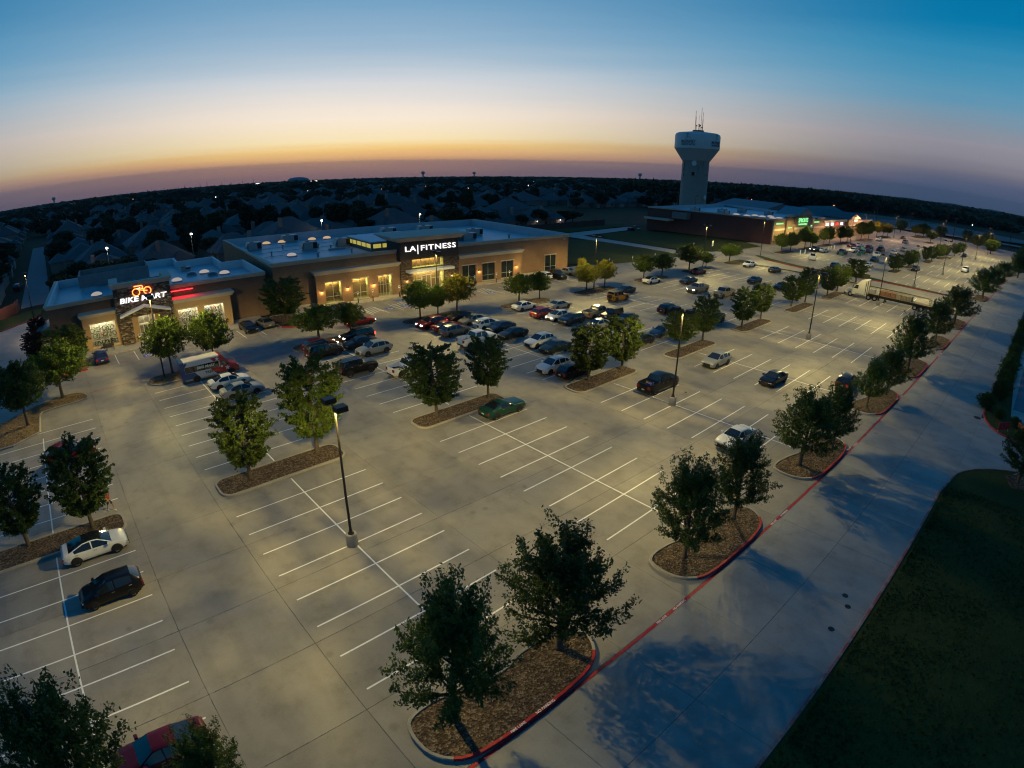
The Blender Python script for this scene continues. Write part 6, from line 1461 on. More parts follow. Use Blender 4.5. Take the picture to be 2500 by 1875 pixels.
tm = MB(); tm.lathe([(.3, .13), (.26, .08), (.12, .06), (.1, .13), (0, .14)], 16); br_ = tm.mesh('rim', RIM); br_.transform(Matrix.Rotation(R(90), 4, 'X'))
def big_wheel(par, x, y): o = link('wheel', bt, par, (x, y, .52), 0 if y < 0 else math.pi); link('rim', br_, o)
for x in (-1.2, -5.2, -6.5):
    for sd in (-1, 1): big_wheel(truck, x, sd * 1.05)
trl = thing('flatbed_trailer', 'long black flatbed trailer with wooden deck behind the white semi tractor', 'trailer', (TRX, TRY, .002), R(90))
boxes('deck_frame', BLACK, trl, (-19.2, -4.95, -1.25, 1.25, 1.12, 1.36)); boxes('frame_rail', BLACK, trl, (-18.8, -6.6, -.5, -.35, .7, 1.119), (-18.8, -6.6, .35, .5, .7, 1.119))
DECK = pm('deck_wood', (.24, .19, .12), .8, .3, 2)
for k in range(8): m = MB(); m.box(-19.1, -5.0, -1.22 + k * .305, -.925 + k * .305 - .02, 1.365, 1.40); m.build('plank', DECK, trl)
for x in (-15.0, -16.3, -17.8):
    for sd in (-1, 1): big_wheel(trl, x, sd * 1.02)
for sd in (-1, 1): m = MB(); m.box(-8.6, -8.45, sd * .8 - .08, sd * .8 + .08, .1, 1.1); m.box(-8.75, -8.3, sd * .8 - .2, sd * .8 + .2, .0, .1); m.build('landing_leg', BLACK, trl)
m = MB(); m.box(-18.75, -18.6, -1.2, 1.2, 1.41, 3.1); m.build('tail_board', BLACK, trl)
m = MB(); m.box(-6.3, -5.4, -.5, .9, 1.41, 2.3); m.build('headboard_box', METAL, trl)
BR2 = mulch_mat('stacked_brick', [(.20, .10, .06), (.27, .15, .10), (.32, .2, .14)]); TAN2 = mulch_mat('stacked_stone', [(.22, .18, .12), (.33, .28, .2), (.42, .37, .28)])
for k in range(6):
    x = -7.4 - k * 1.12
    pl = thing('brick_pallet', None, None, (TRX, TRY, .002), R(90))
    boxes('brick_stack', BR2 if k < 3 else TAN2, pl, *[(x - 1.05 + a * .53, x - .54 + a * .53, -1.0 + b * 1.0, -.02 + b * 1.0, 1.405, 2.35) for a in range(2) for b in range(2)]); boxes('top_cover', TAN2 if k >= 3 else BR2, pl, (x - 1.07, x - .0, -1.01, 1.0, 2.352, 2.38))
    tag(pl, ('reddish strapped brick pallet on the flatbed nearest the cab', 'second reddish brick pallet from the cab on the flatbed', 'last reddish brick pallet, next to the pale ones on the flatbed', 'pale stone pallet next to the reddish ones on the flatbed', 'middle pale stone pallet on the flatbed', 'rearmost pale stone pallet on the flatbed')[k], 'pallet', 'pallets on the flatbed')
# ---------------------------------------------------------------- lot lamps
LAMPC = (1.0, 0.78, 0.25)
DOWN = -1.0
LAMPE = emit('lamp_lens', (1, .86, .55), 9)
def lamp_light(power, color=LAMPC, r=.14):
    """shoebox luminaire: batwing spread, nothing above the horizontal"""
    key = 'luminaire_%d_%d' % (power, int(color[2] * 100))
    l = bpy.data.lights.get(key)
    if l: return l
    l = bpy.data.lights.new(key, 'POINT'); l.energy = power; l.color = color; l.shadow_soft_size = r; l.use_nodes = True
    N, L = l.node_tree.nodes, l.node_tree.links
    em = next(n for n in N if n.type == 'EMISSION')
    g = N.new('ShaderNodeNewGeometry'); sx = N.new('ShaderNodeSeparateXYZ'); L.new(g.outputs['Incoming'], sx.inputs[0])
    ab = N.new('ShaderNodeMath'); ab.operation = 'MULTIPLY'; L.new(sx.outputs[2], ab.inputs[0]); ab.inputs[1].default_value = DOWN
    mr = N.new('ShaderNodeMapRange'); mr.interpolation_type = 'SMOOTHSTEP'; L.new(ab.outputs[0], mr.inputs[0])
    mr.inputs[1].default_value = .08; mr.inputs[2].default_value = .55; mr.inputs[3].default_value = 0; mr.inputs[4].default_value = 1
    mx = N.new('ShaderNodeMath'); mx.operation = 'MAXIMUM'; L.new(ab.outputs[0], mx.inputs[0]); mx.inputs[1].default_value = .40
    pw = N.new('ShaderNodeMath'); pw.operation = 'POWER'; L.new(mx.outputs[0], pw.inputs[0]); pw.inputs[1].default_value = -2.2
    nz = N.new('ShaderNodeTexNoise'); L.new(g.outputs['Incoming'], nz.inputs['Vector']); nz.inputs['Scale'].default_value = 3.2; nz.inputs['Detail'].default_value = 2   # facets of the reflector
    nm = N.new('ShaderNodeMapRange'); L.new(nz.outputs['Fac'], nm.inputs[0]); nm.inputs[1].default_value = .3; nm.inputs[2].default_value = .7; nm.inputs[3].default_value = .45; nm.inputs[4].default_value = 1.6
    m0 = N.new('ShaderNodeMath'); m0.operation = 'MULTIPLY'; L.new(pw.outputs[0], m0.inputs[0]); L.new(nm.outputs[0], m0.inputs[1])
    mu = N.new('ShaderNodeMath'); mu.operation = 'MULTIPLY'; L.new(m0.outputs[0], mu.inputs[0]); L.new(mr.outputs[0], mu.inputs[1])
    L.new(mu.outputs[0], em.inputs['Strength'])
    return l
m = MB(); m.lathe([(.40, 0), (.38, .9), (.35, .95), (0, .95)], 18); ME_BASE = m.mesh('lamp_base', KERB, True)
m = MB(); m.tube((0, 0, .0), (0, 0, 10.35), .10, .065, 8); ME_POLE = m.mesh('pole', BRONZE)
m = MB(); m.lathe([(.22, .95), (.22, 1.0), (.14, 1.08), (.115, 1.25)], 10); ME_FLANGE = m.mesh('pole_flange', BRONZE)
m = MB(); m.box(-.04, .04, -.62, .62, 10.28, 10.36); ME_ARM = m.mesh('arm', BRONZE)
def head_mesh():
    m = MB(); m.add([(-.36, -.30, 0), (.36, -.30, 0), (.36, .30, 0), (-.36, .30, 0), (-.38, -.32, .07), (.38, -.32, .07), (.38, .32, .07), (-.38, .32, .07), (-.36, -.30, .36), (.36, -.30, .36), (.36, .30, .36), (-.36, .30, .36)],
          [(0, 1, 5, 4), (1, 2, 6, 5), (2, 3, 7, 6), (3, 0, 4, 7), (4, 5, 9, 8), (5, 6, 10, 9), (6, 7, 11, 10), (7, 4, 8, 11), (8, 9, 10, 11), (3, 2, 1, 0)]); return m.mesh('lamp_head', BRONZE)
ME_HEAD = head_mesh()
m = MB(); m.sheet([(-.26, -.2), (-.26, .2), (.26, .2), (.26, -.2)], -.006); ME_LENS = m.mesh('lens', LAMPE)
def lot_lamp(label, x, y, power=2600, rz=0.0, two=True, h=10.4, color=LAMPC, base=True, group='tall lamps of the parking lot', lx=0):
    t = thing('parking_lot_lamp', label, 'street lamp', (x, y, 0), rz, group); t.scale = (1, 1, h / 10.6)
    if base: link('lamp_base', ME_BASE, t); link('pole_flange', ME_FLANGE, t)
    link('pole', ME_POLE, t); link('arm', ME_ARM, t)
    for sd in ((-1, 1) if two else (-1,)):
        hd = link('lamp_head', ME_HEAD, t, (0, sd * .78, 10.3)); link('lens', ME_LENS, hd)
        link('lamp_light', lamp_light(power, color), t, (0, sd * .78, 10.17))
    return t
LPW = 1320
for a in (('double-headed lamp nearest the camera, standing on a round concrete base', -.2, -11.0), ('double-headed lamp at the rear of the black crew-cab pickup', 36.2, -12.1), ('double-headed lamp in the empty stalls left of the flatbed truck', 74.0, -12.7), ('double-headed lamp rising in front of the flatbed trailer deck', 112.6, -13.6),
          ('double-headed lamp in front of the bicycle shop sign', -3.4, 32.6), ('double-headed lamp in front of the club entrance among yellow trees', 38.5, 33.3), ('double-headed lamp between two lime trees right of the club', 73.7, 30.0), ('double-headed lamp behind the widest tree at the side lawn', 117.2, 30.5),
          ('double-headed lamp at the corner of the grocery store', 151.1, 30.3), ('double-headed lamp in front of the grocery sign', 188, 28.5), ('double-headed lamp just past the red-kerbed median', 146.6, -14.4), ('second lamp past the red-kerbed median', 183.3, -16.2), ('third lamp past the red-kerbed median', 219.9, -17.6),
          ('fourth lamp past the red-kerbed median', 257, -19.1), ('last lamp down the far grocery lot', 291.6, -21.3)):
    lot_lamp(a[0], a[1], a[2], LPW if a[1] < 140 else LPW * 1.0, base=not (a[2] > 20))
WARM = (1.0, .62, .30)
for x, y in ((229, 26.5), (289.3, 22.6), (262, 30), (300, 2)): lot_lamp('pink-orange lamp at the far end of the shop row', x, y, 1100, color=WARM, group='far orange lamps')
lot_lamp('single lamp on the grass left of the bicycle shop', -19.2, 87.6, 800, two=False, h=9.2, base=False, color=(1, .74, .45))
for x, y, b in ((308, 60, 1), (332, 44, 1), (352, 8, 1), (330, -18, 1), (345, 26, 1), (268, 92, 1), (240, 105, 1)):
    lot_lamp('distant street lamp beyond the shops', x, y, 900, two=False, h=11, color=WARM, group='distant street lamps', base=False)
BULB = emit('bare_bulb', (1, .90, .75), 14)
for i, (x, y) in enumerate(((-1.0, 110.6), (20.2, 115.5), (55.2, 112.7), (84, 106.6))):
    t = thing('yard_lamp', ('white-glowing lamp behind the bicycle shop', 'white-glowing lamp at the rear left corner of the fitness club', 'white-glowing lamp behind the middle of the fitness club roof', 'unlit-headed lamp behind the right of the fitness club roof')[i], 'street lamp', (x, y, hz(x, y)), 0, 'lamps behind the stores')
    m = MB(); m.tube((0, 0, 0), (0, 0, 8.9), .09, .06, 6); m.build('pole', METAL, t)
    m = MB(); m.box(-.3, .3, -.45, .1, 8.9, 9.15); m.build('lamp_head', BRONZE, t)
    m = MB(); m.box(-.24, .24, -.55, -.4, 8.55, 8.88); m.build('bulb', BULB if i < 3 else LAMPW, t)
    point('yard_light', (0, -.7, 8.4), 110, (1, .9, .7), .15, t)

# ---------------------------------------------------------------- small street furniture
def sign_post(label, x, y, h=2.1, rz=0.0, face=None, group='accessible-stall signs on posts', w=.32, hh=.48, cat='sign', name='sign_post'):
    t = thing(name, label, cat, (x, y, .12), rz, group)
    m = MB(); m.tube((0, 0, 0), (0, 0, h), .035, n=6); m.build('post', METAL, t)
    m = MB(); m.tube((0, 0, 0), (0, 0, .9), .09, n=8); m.build('post_sleeve', BRONZE, t)
    m = MB(); m.box(-w / 2, w / 2, -.06, -.04, h - hh, h); m.build('sign_plate', ALBWHITE, t)
    if face: m = MB(); m.box(-w / 2 + .04, w / 2 - .04, -.066, -.0605, h - hh * .6, h - .04); m.build('sign_face', face, t)
    return t
for x, y in ((32.6, 49.2), (35.4, 48.9), (40.8, 48.7), (-3.6, 48.5), (57.2, 47), (62.6, 46.6), (65.9, 46.3)): sign_post('blue and white accessible-stall sign on a post in front of the shops', x, y, face=BLUEP)
for x, y in ((97, 44.6), (104.5, 43.2), (108.5, 42.6), (113.5, 42.6)): sign_post('white stall sign on a post at the edge of the side lawn', x, y, 1.9, face=BLUEP, group='stall signs by the side lawn')
t = sign_post('white real-estate board standing on the grocery lawn', 147.5, 44.5, 2.6, 0.2, None, None, 1.5, 1.6); t = sign_post('small grey sign on the path lawn', 140.5, 47, 2.2, .2, None, None, .5, .5)
t = thing('notice_board', 'red notice board with white lines on the corner bed', 'sign', (58.2, -42.4, .1), R(140))
m = MB(); m.box(-.9, .9, -.03, .03, .3, 1.2); m.build('board', REDP, t); m = MB()
for z in (.45, .65, .95): m.box(-.7, .7, -.04, -.031, z, z + .09)
m.build('printed_line', ALBWHITE, t); boxes('board_leg', METAL, t, (-.85, -.78, -.02, .02, 0, .3), (.78, .85, -.02, .02, 0, .3))
t = thing('barrier', 'orange barrier by the neighbouring stalls', 'barrier', (60.2, -44.3, .02), R(30)); m = MB(); m.box(-.7, .7, -.05, .05, .4, .95); m.build('barrier_panel', pm('orange_plastic', (.45, .09, .02), .5, .1, 3), t); boxes('barrier_foot', BLACK, t, (-.65, -.55, -.25, .25, 0, .4), (.55, .65, -.25, .25, 0, .4))
for x, y in ((178, 14), (184.5, 10.2), (190.2, 10.8), (205, 14.5), (222, 12)):
    t = thing('cart_corral', 'metal cart corral standing in the grocery lot', 'cart corral', (x, y, 0), 0, 'cart corrals in the grocery lot')
    for yy in (-.9, .9):
        for z in (.35, .75, 1.1): m = MB(); m.tube((-2, yy, z), (2, yy, z), .03, n=5); m.build('rail', METAL, t)
        for xx in (-2, 0, 2): m = MB(); m.tube((xx, yy, 0), (xx, yy, 1.1), .035, n=5); m.build('post', METAL, t)
    m = MB(); m.box(-2.05, -1.98, -.7, .7, 1.0, 1.9); m.build('corral_sign', pm('corral_green', (.1, .25, .16), .5, .1, 3), t)
for x, y in ((168.5, 24.6), (171.5, 24.2), (192, 23.2), (194, 23), (197, 22.8), (212, 22)): t = thing('bollard', 'short pale bollard at the grocery store front', 'bollard', (x, y, 0), 0, 'bollards at the grocery store'); m = MB(); m.lathe([(.16, 0), (.16, 1.3), (.1, 1.42), (0, 1.45)], 10); m.build('post', ALBWHITE, t)
t = thing('waste_bins', 'dark utility boxes at the rear corner of the grocery store', 'utility box', (166, 88.5, -.3)); m = MB(); m.box(-1.4, -.2, -.8, .8, 0, 1.4); m.box(.2, 1.2, -.6, .6, 0, 1.2); m.build('box', BLACK, t); m = MB(); m.box(1.5, 2.8, -.6, .6, 0, 2.0); m.build('transformer', pm('transformer_green', (.06, .13, .12), .6, .1, 2), t)
t = thing('bench', 'small bench outside the left bicycle shop window', 'bench', (-8.0, 51.4, .13), R(-5)); m = MB(); m.box(-.8, .8, -.2, .2, .42, .47); m.build('seat', BRONZE, t); m = MB(); m.box(-.8, .8, .18, .22, .5, .95); m.build('backrest', BRONZE, t)
for sx in (-.7, .7): m = MB(); m.box(sx - .04, sx + .04, -.2, .22, 0, .42); m.build('leg', BRONZE, t)
t = thing('bike_rack', 'small metal bike rack at the brick wall right of the club bays', 'bike rack', (74.4, 47.3, .13), R(-5.6)); m = MB()
for k in range(2): m.path([(k * .9 - .3, 0, 0), (k * .9 - .3, 0, .7)] + [(k * .9 + .3 * -math.cos(R(a)), 0, .7 + .3 * math.sin(R(a))) for a in range(20, 161, 20)] + [(k * .9 + .3, 0, .7), (k * .9 + .3, 0, 0)], .035, 5)
m.build('hoop', BRONZE, t)
t = thing('motorcycle', 'dark motorcycle parked on the club sidewalk', 'motorcycle', (57.6, 47.9, .13), R(10))
for x in (-.7, .7): m = MB(); m.tube((x, -.06, .31), (x, .06, .31), .31, n=16); m.build('wheel', TYRE, t)
m = MB(); m.add([(-.75, -.12, .6), (.55, -.12, .55), (.55, .12, .55), (-.75, .12, .6), (-.85, -.13, .85), (.1, -.16, .85), (.5, -.12, 1.0), (.5, .12, 1.0), (.1, .16, .85), (-.85, .13, .85)], [(0, 1, 6, 5, 4), (3, 9, 8, 7, 2), (4, 5, 8, 9), (5, 6, 7, 8), (1, 2, 7, 6), (0, 4, 9, 3)]); m.build('body', BLACK, t); m = MB(); m.tube((.5, -.4, 1.1), (.5, .4, 1.1), .025); m.tube((.7, 0, .31), (.5, 0, 1.1), .04); m.build('handlebar', METAL, t)

# ---------------------------------------------------------------- bicycles in the shop windows
def make_bike():
    t = thing('bicycle', 'bicycle on display inside a lit bicycle shop window', 'bicycle', (0, 0, 0), 0, 'bicycles in the shop windows')
    for x in (-.52, .52):
        m = MB(); m.path([(x + .33 * math.cos(R(a)), 0, .34 + .33 * math.sin(R(a))) for a in range(0, 361, 30)], .045, 4); w = m.build('wheel', TYRE, t)
    m = MB(); m.path([(-.52, 0, .34), (-.05, 0, .32), (.40, 0, .78), (-.15, 0, .78), (-.05, 0, .32)], .045, 4); m.build('frame', BIKEP, t); m = MB(); m.path([(-.05, 0, .32), (-.52, 0, .34), (-.15, 0, .78)], .03, 4); m.build('rear_stay', BIKEP, t); m = MB(); m.path([(.52, 0, .34), (.38, 0, .9)], .035, 4); m.build('fork', BIKEP, t)
    m = MB(); m.tube((.38, -.25, .92), (.38, .25, .92), .02, n=4); m.build('handlebar', BLACK, t); m = MB(); m.box(-.28, -.05, -.06, .06, .84, .89); m.build('saddle', BLACK, t)
    return t
tt_ = NT('bike_paint'); tt_.ln(tt_.n('ShaderNodeObjectInfo').outputs['Color'], tt_.b.inputs['Base Color']); tt_.set(.35); BIKEP = tt_.m
bike0 = make_bike(); first = True
c5, s5 = math.cos(bmA), math.sin(bmA)
for (a, b, v) in ((5.9, 9.4, -1.5), (19.0, 21.8, -1.6), (23.0, 25.8, -1.6)):
    for z, n in ((.42, 5), (1.5, 4), (2.4, 4)):
        for i in range(n):
            u = a + .35 + (b - a - .7) * (i + rnd.uniform(-.2, .2) + .5) / n; vv = v + rnd.uniform(0, 1.1)
            o = bike0 if first else copy_tree(bike0); first = False
            o.location = (bm_o[0] + u * c5 - vv * s5, bm_o[1] + u * s5 + vv * c5, z); o.rotation_euler = (rnd.uniform(-.15, .15), 0, bmA + rnd.uniform(-.9, .9))
            cc = rnd.choice(((.5, .03, .03), (.02, .02, .02), (.55, .55, .5), (.03, .1, .3), (.5, .35, .02), (.05, .05, .05), (.2, .2, .2), (.1, .3, .05)))
            for ch in o.children:
                if ch.name.startswith('frame'): ch.color = (*cc, 1)

# ---------------------------------------------------------------- people
SKIN = pm('skin', (.30, .16, .10), .6, .1, 8); HAIR = pm('dark_hair', (.012, .009, .008), .8, .2, 20)
def skin_mesh(name, pts, edges, rad, mat, lv=1):
    me = bpy.data.meshes.new(name); me.from_pydata(pts, edges, []); o = bpy.data.objects.new(name, me); COL.objects.link(o)
    md = o.modifiers.new('s', 'SKIN'); 
    for i, r in enumerate(rad): me.skin_vertices[0].data[i].radius = (r, r)
    me.skin_vertices[0].data[0].use_root = True
    sb = o.modifiers.new('b', 'SUBSURF'); sb.levels = lv; sb.render_levels = lv
    dg = bpy.context.evaluated_depsgraph_get(); m2 = bpy.data.meshes.new_from_object(o.evaluated_get(dg)); bpy.data.objects.remove(o); bpy.data.meshes.remove(me)
    m2.name = name; m2.materials.clear(); m2.materials.append(mat); m2.polygons.foreach_set('use_smooth', [True] * len(m2.polygons)); return m2
def person(label, x, y, z, rz, shirt, shorts, stride=.25, arm=.3):
    t = thing('person', label, 'person', (x, y, z), rz)
    s, a = stride, arm
    P = [(0, 0, .95), (0, 0, 1.15), (.01, 0, 1.38), (.02, 0, 1.50), (.04, 0, 1.58), (.05, 0, 1.68), (.06, 0, 1.76),
         (0, .09, .90), (s, .10, .50), (s * .9, .10, .08), (s * .9 + .14, .11, .03), (0, -.09, .90), (-s * .5, -.10, .50), (-s * 1.3, -.10, .10), (-s * 1.3 + .13, -.11, .04),
         (.0, .19, 1.42), (-a * .5, .24, 1.14), (-a * .2, .24, .92), (-a * .1, .24, .82), (.0, -.19, 1.42), (a * .5, -.24, 1.14), (a * 1.0, -.22, .98), (a * 1.2, -.21, .92)]
    E = [(0, 1), (1, 2), (2, 3), (3, 4), (4, 5), (5, 6), (0, 7), (7, 8), (8, 9), (9, 10), (0, 11), (11, 12), (12, 13), (13, 14), (2, 15), (15, 16), (16, 17), (17, 18), (2, 19), (19, 20), (20, 21), (21, 22)]
    rd = [.14, .13, .14, .06, .075, .10, .07, .095, .062, .042, .04, .095, .062, .042, .04, .06, .042, .034, .035, .06, .042, .034, .035]
    link('body', skin_mesh('body', P, E, rd, SKIN), t)
    Q = [P[0], P[1], P[2], (.01, 0, 1.46), P[15], (-a * .3, .22, 1.24), P[19], (a * .3, -.22, 1.24)]
    link('shirt', skin_mesh('shirt', Q, [(0, 1), (1, 2), (2, 3), (2, 4), (4, 5), (2, 6), (6, 7)], [.155, .15, .165, .09, .08, .065, .08, .065], shirt), t)
    Q = [(0, 0, 1.0), P[0], P[7], (s * .85, .10, .56), P[11], (-s * .42, -.10, .56)]
    link('shorts', skin_mesh('shorts', Q, [(0, 1), (1, 2), (2, 3), (1, 4), (4, 5)], [.15, .155, .115, .088, .115, .088], shorts), t)
    m = MB(); m.lathe([(.0, 1.83), (.07, 1.82), (.108, 1.76), (.105, 1.70), (.09, 1.66)], 12, 0, .035, 0); m.build('hair', HAIR, t, True)
    for c in (P[10], P[14]): m = MB(); m.box(c[0] - .2, c[0] + .08, c[1] - .05, c[1] + .05, c[2] - .035, c[2] + .05); m.build('shoe', ALBWHITE, t)
    return t
person('person in red top and dark shorts walking at the island tip', -13.55, 4.25, 0.0, R(-50), pm('red_top', (.20, .03, .03), .8, .15, 6), pm('dark_shorts', (.02, .02, .03), .8, .15, 6))
def gloc(u, v): c, s = math.cos(R(-5.6)), math.sin(R(-5.6)); return 19.5 + u * c - v * s, 54 + u * s + v * c
DK = pm('dark_clothes', (.015, .015, .02), .8, .1, 6)
x, y = gloc(10.4, -.3); person('person in dark clothes standing behind the club window, left of two', x, y, .32, R(200), DK, DK, .03, .05)
x, y = gloc(11.1, -.2); person('person with light top standing behind the club window, right of two', x, y, .32, R(170), pm('grey_top', (.2, .2, .2), .8, .1, 6), DK, .03, .05)

# ---------------------------------------------------------------- neighbourhood behind the stores
CAMX, CAMY = -13.07, -40.57
def house_meshes(seed):
    q = random.Random(seed); w, d = q.uniform(13, 17), q.uniform(11, 14); hw = q.choice((2.9, 3.0, 5.2)); rh = q.uniform(3.6, 4.8)
    def hip(mb, x0, x1, y0, y1, z, h):
        e = .5; x0 -= e; x1 += e; y0 -= e; y1 += e; k = min(x1 - x0, y1 - y0) / 2
        if x1 - x0 >= y1 - y0: a, b = (x0 + k, (y0 + y1) / 2, z + h), (x1 - k, (y0 + y1) / 2, z + h)
        else: a, b = ((x0 + x1) / 2, y0 + k, z + h), ((x0 + x1) / 2, y1 - k, z + h)
        v = [(x0, y0, z), (x1, y0, z), (x1, y1, z), (x0, y1, z), a, b]
        mb.add(v, [(0, 1, 5, 4), (2, 3, 4, 5), (1, 2, 5), (3, 0, 4), (3, 2, 1, 0)] if x1 - x0 >= y1 - y0 else [(0, 1, 4), (1, 2, 5, 4), (2, 3, 5), (3, 0, 4, 5), (3, 2, 1, 0)])
    wl, w2, w3 = MB(), MB(), MB(); wl.box(-w / 2, w / 2, -d / 2, d / 2, -2, hw); gx = q.choice((-1, 1)) * w * .25; w2.box(gx - 3, gx + 3, -d / 2 - 3.5, -d / 2 - .01, -2, 2.9); sx = -gx; w3.box(sx - 2.4, sx + 2.4, d / 2 + .01, d / 2 + 2.5, -2, hw)
    rf, r2, r3 = MB(), MB(), MB(); hip(rf, -w / 2, w / 2, -d / 2, d / 2, hw, rh); hip(r2, gx - 3, gx + 3, -d / 2 - 3.5, -d / 2 + 2, 2.9 if hw < 4 else 3.2, 2.4); hip(r3, sx - 2.4, sx + 2.4, d / 2 - 2, d / 2 + 2.5, hw + .02, 2.2)
    ch = MB(); cx = q.uniform(-w * .35, w * .35); ch.box(cx - .5, cx + .5, d * .25 - .4, d * .25 + .4, hw, hw + rh * .9 + .6)
    wi = []
    for sd in (-1, 1):
        for k in range(2): u = (-.28 + .4 * k) * w * sd; m_ = MB(); m_.box(u - .7, u + .7, sd * (d / 2 + .03) - .025, sd * (d / 2 + .03) + .025, .9, 2.3); wi.append(m_.mesh('window', CGLASS))
    dr = MB(); dr.box(gx - 2.3, gx + 2.3, -d / 2 - 3.56, -d / 2 - 3.52, 0, 2.2)
    return [wl.mesh('wall', HWALL), w2.mesh('garage_wing', HWALL), w3.mesh('rear_wing', HWALL)], [rf.mesh('roof', ROOFH), r2.mesh('garage_roof', ROOFH), r3.mesh('rear_roof', ROOFH)], ch.mesh('chimney', HWALL), wi, dr.mesh('garage_door', GDOOR)
GDOOR = pm('garage_door_paint', (.3, .28, .25), .7, .1, 1)
HM = [house_meshes(i) for i in range(6)]
PORCH = emit('porch_bulb', (1, .62, .32), 6); PORCHR = emit('porch_bulb_red', (1, .2, .08), 6)
m = MB(); m.lathe([(0, -.16), (.16, 0), (0, .16)], 6); ME_PORCH = m.mesh('porch_lamp', PORCH); c_ = ME_PORCH.copy(); c_.materials.clear(); c_.materials.append(PORCHR); ME_PORCHR = c_
hs = []; street = lambda x: -27 < x < -12
y = 121.0; rowi = 0
while y < 640:
    step = 17.0 + (y - 120) * .006
    x = -190.0 + rnd.uniform(0, 10)
    while x < 620:
        az_ = math.degrees(math.atan2(y - CAMY, x - CAMX)); dd = math.hypot(x - CAMX, y - CAMY)
        ok = 24.5 < az_ < 101 and not street(x) and not (x > 158 and y < 190)
        if ok and rnd.random() < .90: hs.append((dd, x + rnd.uniform(-1.5, 1.5), y + rnd.uniform(-2, 2), 0 if rowi % 2 else math.pi))
        x += step
    y += 22 if rowi % 2 == 0 else 34
    rowi += 1
for xx in (-34, -8.5):
    for yy in range(150, 420, 24): hs.append((math.hypot(xx - CAMX, yy - CAMY), xx + (-3 if xx < -20 else 4), yy + 9, R(90 if xx < -20 else -90)))
hs.sort(); HOUSE_G = 'houses of the neighbourhood behind the stores'
def clash(i):
    return any(abs(hs[i][1] - hs[j][1]) < 14 and abs(hs[i][2] - hs[j][2]) < 14 for j in range(i))
hs = [h for i, h in enumerate(hs) if not clash(i)]
rest_r, rest_w = MB(), MB()
for i, (dd, x, y, rz) in enumerate(hs):
    v = rnd.randrange(6); wl, rf, ch, wi, dr = HM[v]; z = hz(x, y)
    if i < 295:
        t = thing('house', 'dark hip-roofed brick house in the neighbourhood behind the stores', 'house', (x, y, z), rz + rnd.uniform(-.06, .06), HOUSE_G)
        for nm_, me in zip(('wall', 'garage_wing', 'rear_wing'), wl): wg = link(nm_, me, t); (link('garage_door', dr, wg) if nm_ == 'garage_wing' else None)
        r_ = link('roof', rf[0], t); link('chimney', ch, r_); link('garage_roof', rf[1], t); link('rear_roof', rf[2], t)
        if i < 150:
            for me in wi: link('window', me, t)
        if rnd.random() < .17:
            p = link('porch_lamp', ME_PORCH if rnd.random() < .8 else ME_PORCHR, t, (rnd.uniform(-5, 5), (7.6 if rz > 1 else -7.6) * (1 if rnd.random() < .7 else -1), 2.4)); k = .7 + dd / 700; p.scale = (k, k, k)
    else:
        for mb, me in [(rest_r, k_) for k_ in rf] + [(rest_w, k_) for k_ in wl]:
            c, s = math.cos(rz), math.sin(rz)
            mb.add([(x + p.co.x * c - p.co.y * s, y + p.co.x * s + p.co.y * c, z + p.co.z) for p in me.vertices], [tuple(f.vertices) for f in me.polygons])
if rest_r.v:
    tag(rest_r.build('distant_house_roofs', ROOFH), 'far dark roofs of the neighbourhood merging toward the horizon', None, None, 'stuff'); tag(rest_w.build('distant_house_walls', HWALL), 'far dark house walls merging toward the horizon', None, None, 'stuff')
# street and garden trees
def far_crown(seed, n, h, r, ls):
    q = np.random.default_rng(seed); K = 16
    cen = q.normal(0, 1, (K, 3)); cen /= np.linalg.norm(cen, axis=1)[:, None]; cen *= (q.random(K) ** .4)[:, None] * .72; rad = q.uniform(.28, .5, K)
    i = q.integers(0, K, n); d = q.normal(0, 1, (n, 3)); d /= np.linalg.norm(d, axis=1)[:, None]; c = cen[i] + d * (rad[i] * q.uniform(.75, 1.08, n))[:, None]
    c[:, 2] = c[:, 2] * .92; c = c * np.array([r * .82, r * .82, (h - 1.6) * .46]) + np.array([0, 0, 1.6 + (h - 1.6) * .5])
    u = q.normal(0, 1, (n, 3)); u /= np.linalg.norm(u, axis=1)[:, None]; w = q.normal(0, 1, (n, 3)); w -= u * (w * u).sum(1)[:, None]; w /= np.linalg.norm(w, axis=1)[:, None]
    a = ls * q.uniform(.6, 1.4, n)[:, None]; return np.stack([c - u * a, c + w * a * .7, c + u * a, c - w * a * .7], 1)
m = MB(); m.path([(0, 0, -.5), (.1, 0, 1.5), (0, .1, 3), (.3, .2, 5)], [.3, .24, .2, .1], 6); ME_FT = m.mesh('trunk', BARK, True)
VAR['far'] = [(ME_FT, quads('crown', far_crown(50 + k, 2600, 8, 4, .30), LEAF_FAR)) for k in range(4)]
TREE_G = 'trees among the houses behind the stores'
cnt = 0; tries = 0
spots = [(-3.5, 112, 6.5, 5.2), (-9, 118, 6.5, 5.5), (3.5, 114, 7, 4.2), (10, 112, 5, 4), (-12.5, 108, 6, 4.5), (-30, 128, 9, 5.5), (-12, 165, 9, 5.5), (-29, 150, 8, 5), (-9, 190, 10, 6), (104, 118, 10, 6.5), (112, 116, 9, 5.5), (92, 117, 7, 5), (122, 118, 8, 4.6), (134, 116, 6, 4.4), (146, 117, 7.5, 5), (158, 116, 6.5, 4.5), (80, 150, 12, 8), (36, 180, 12, 8), (168, 120, 6, 5), (28, 125, 7, 5), (-45, 100, 8, 5), (-36, 106, 7, 4.5), (-55, 112, 9, 6)]
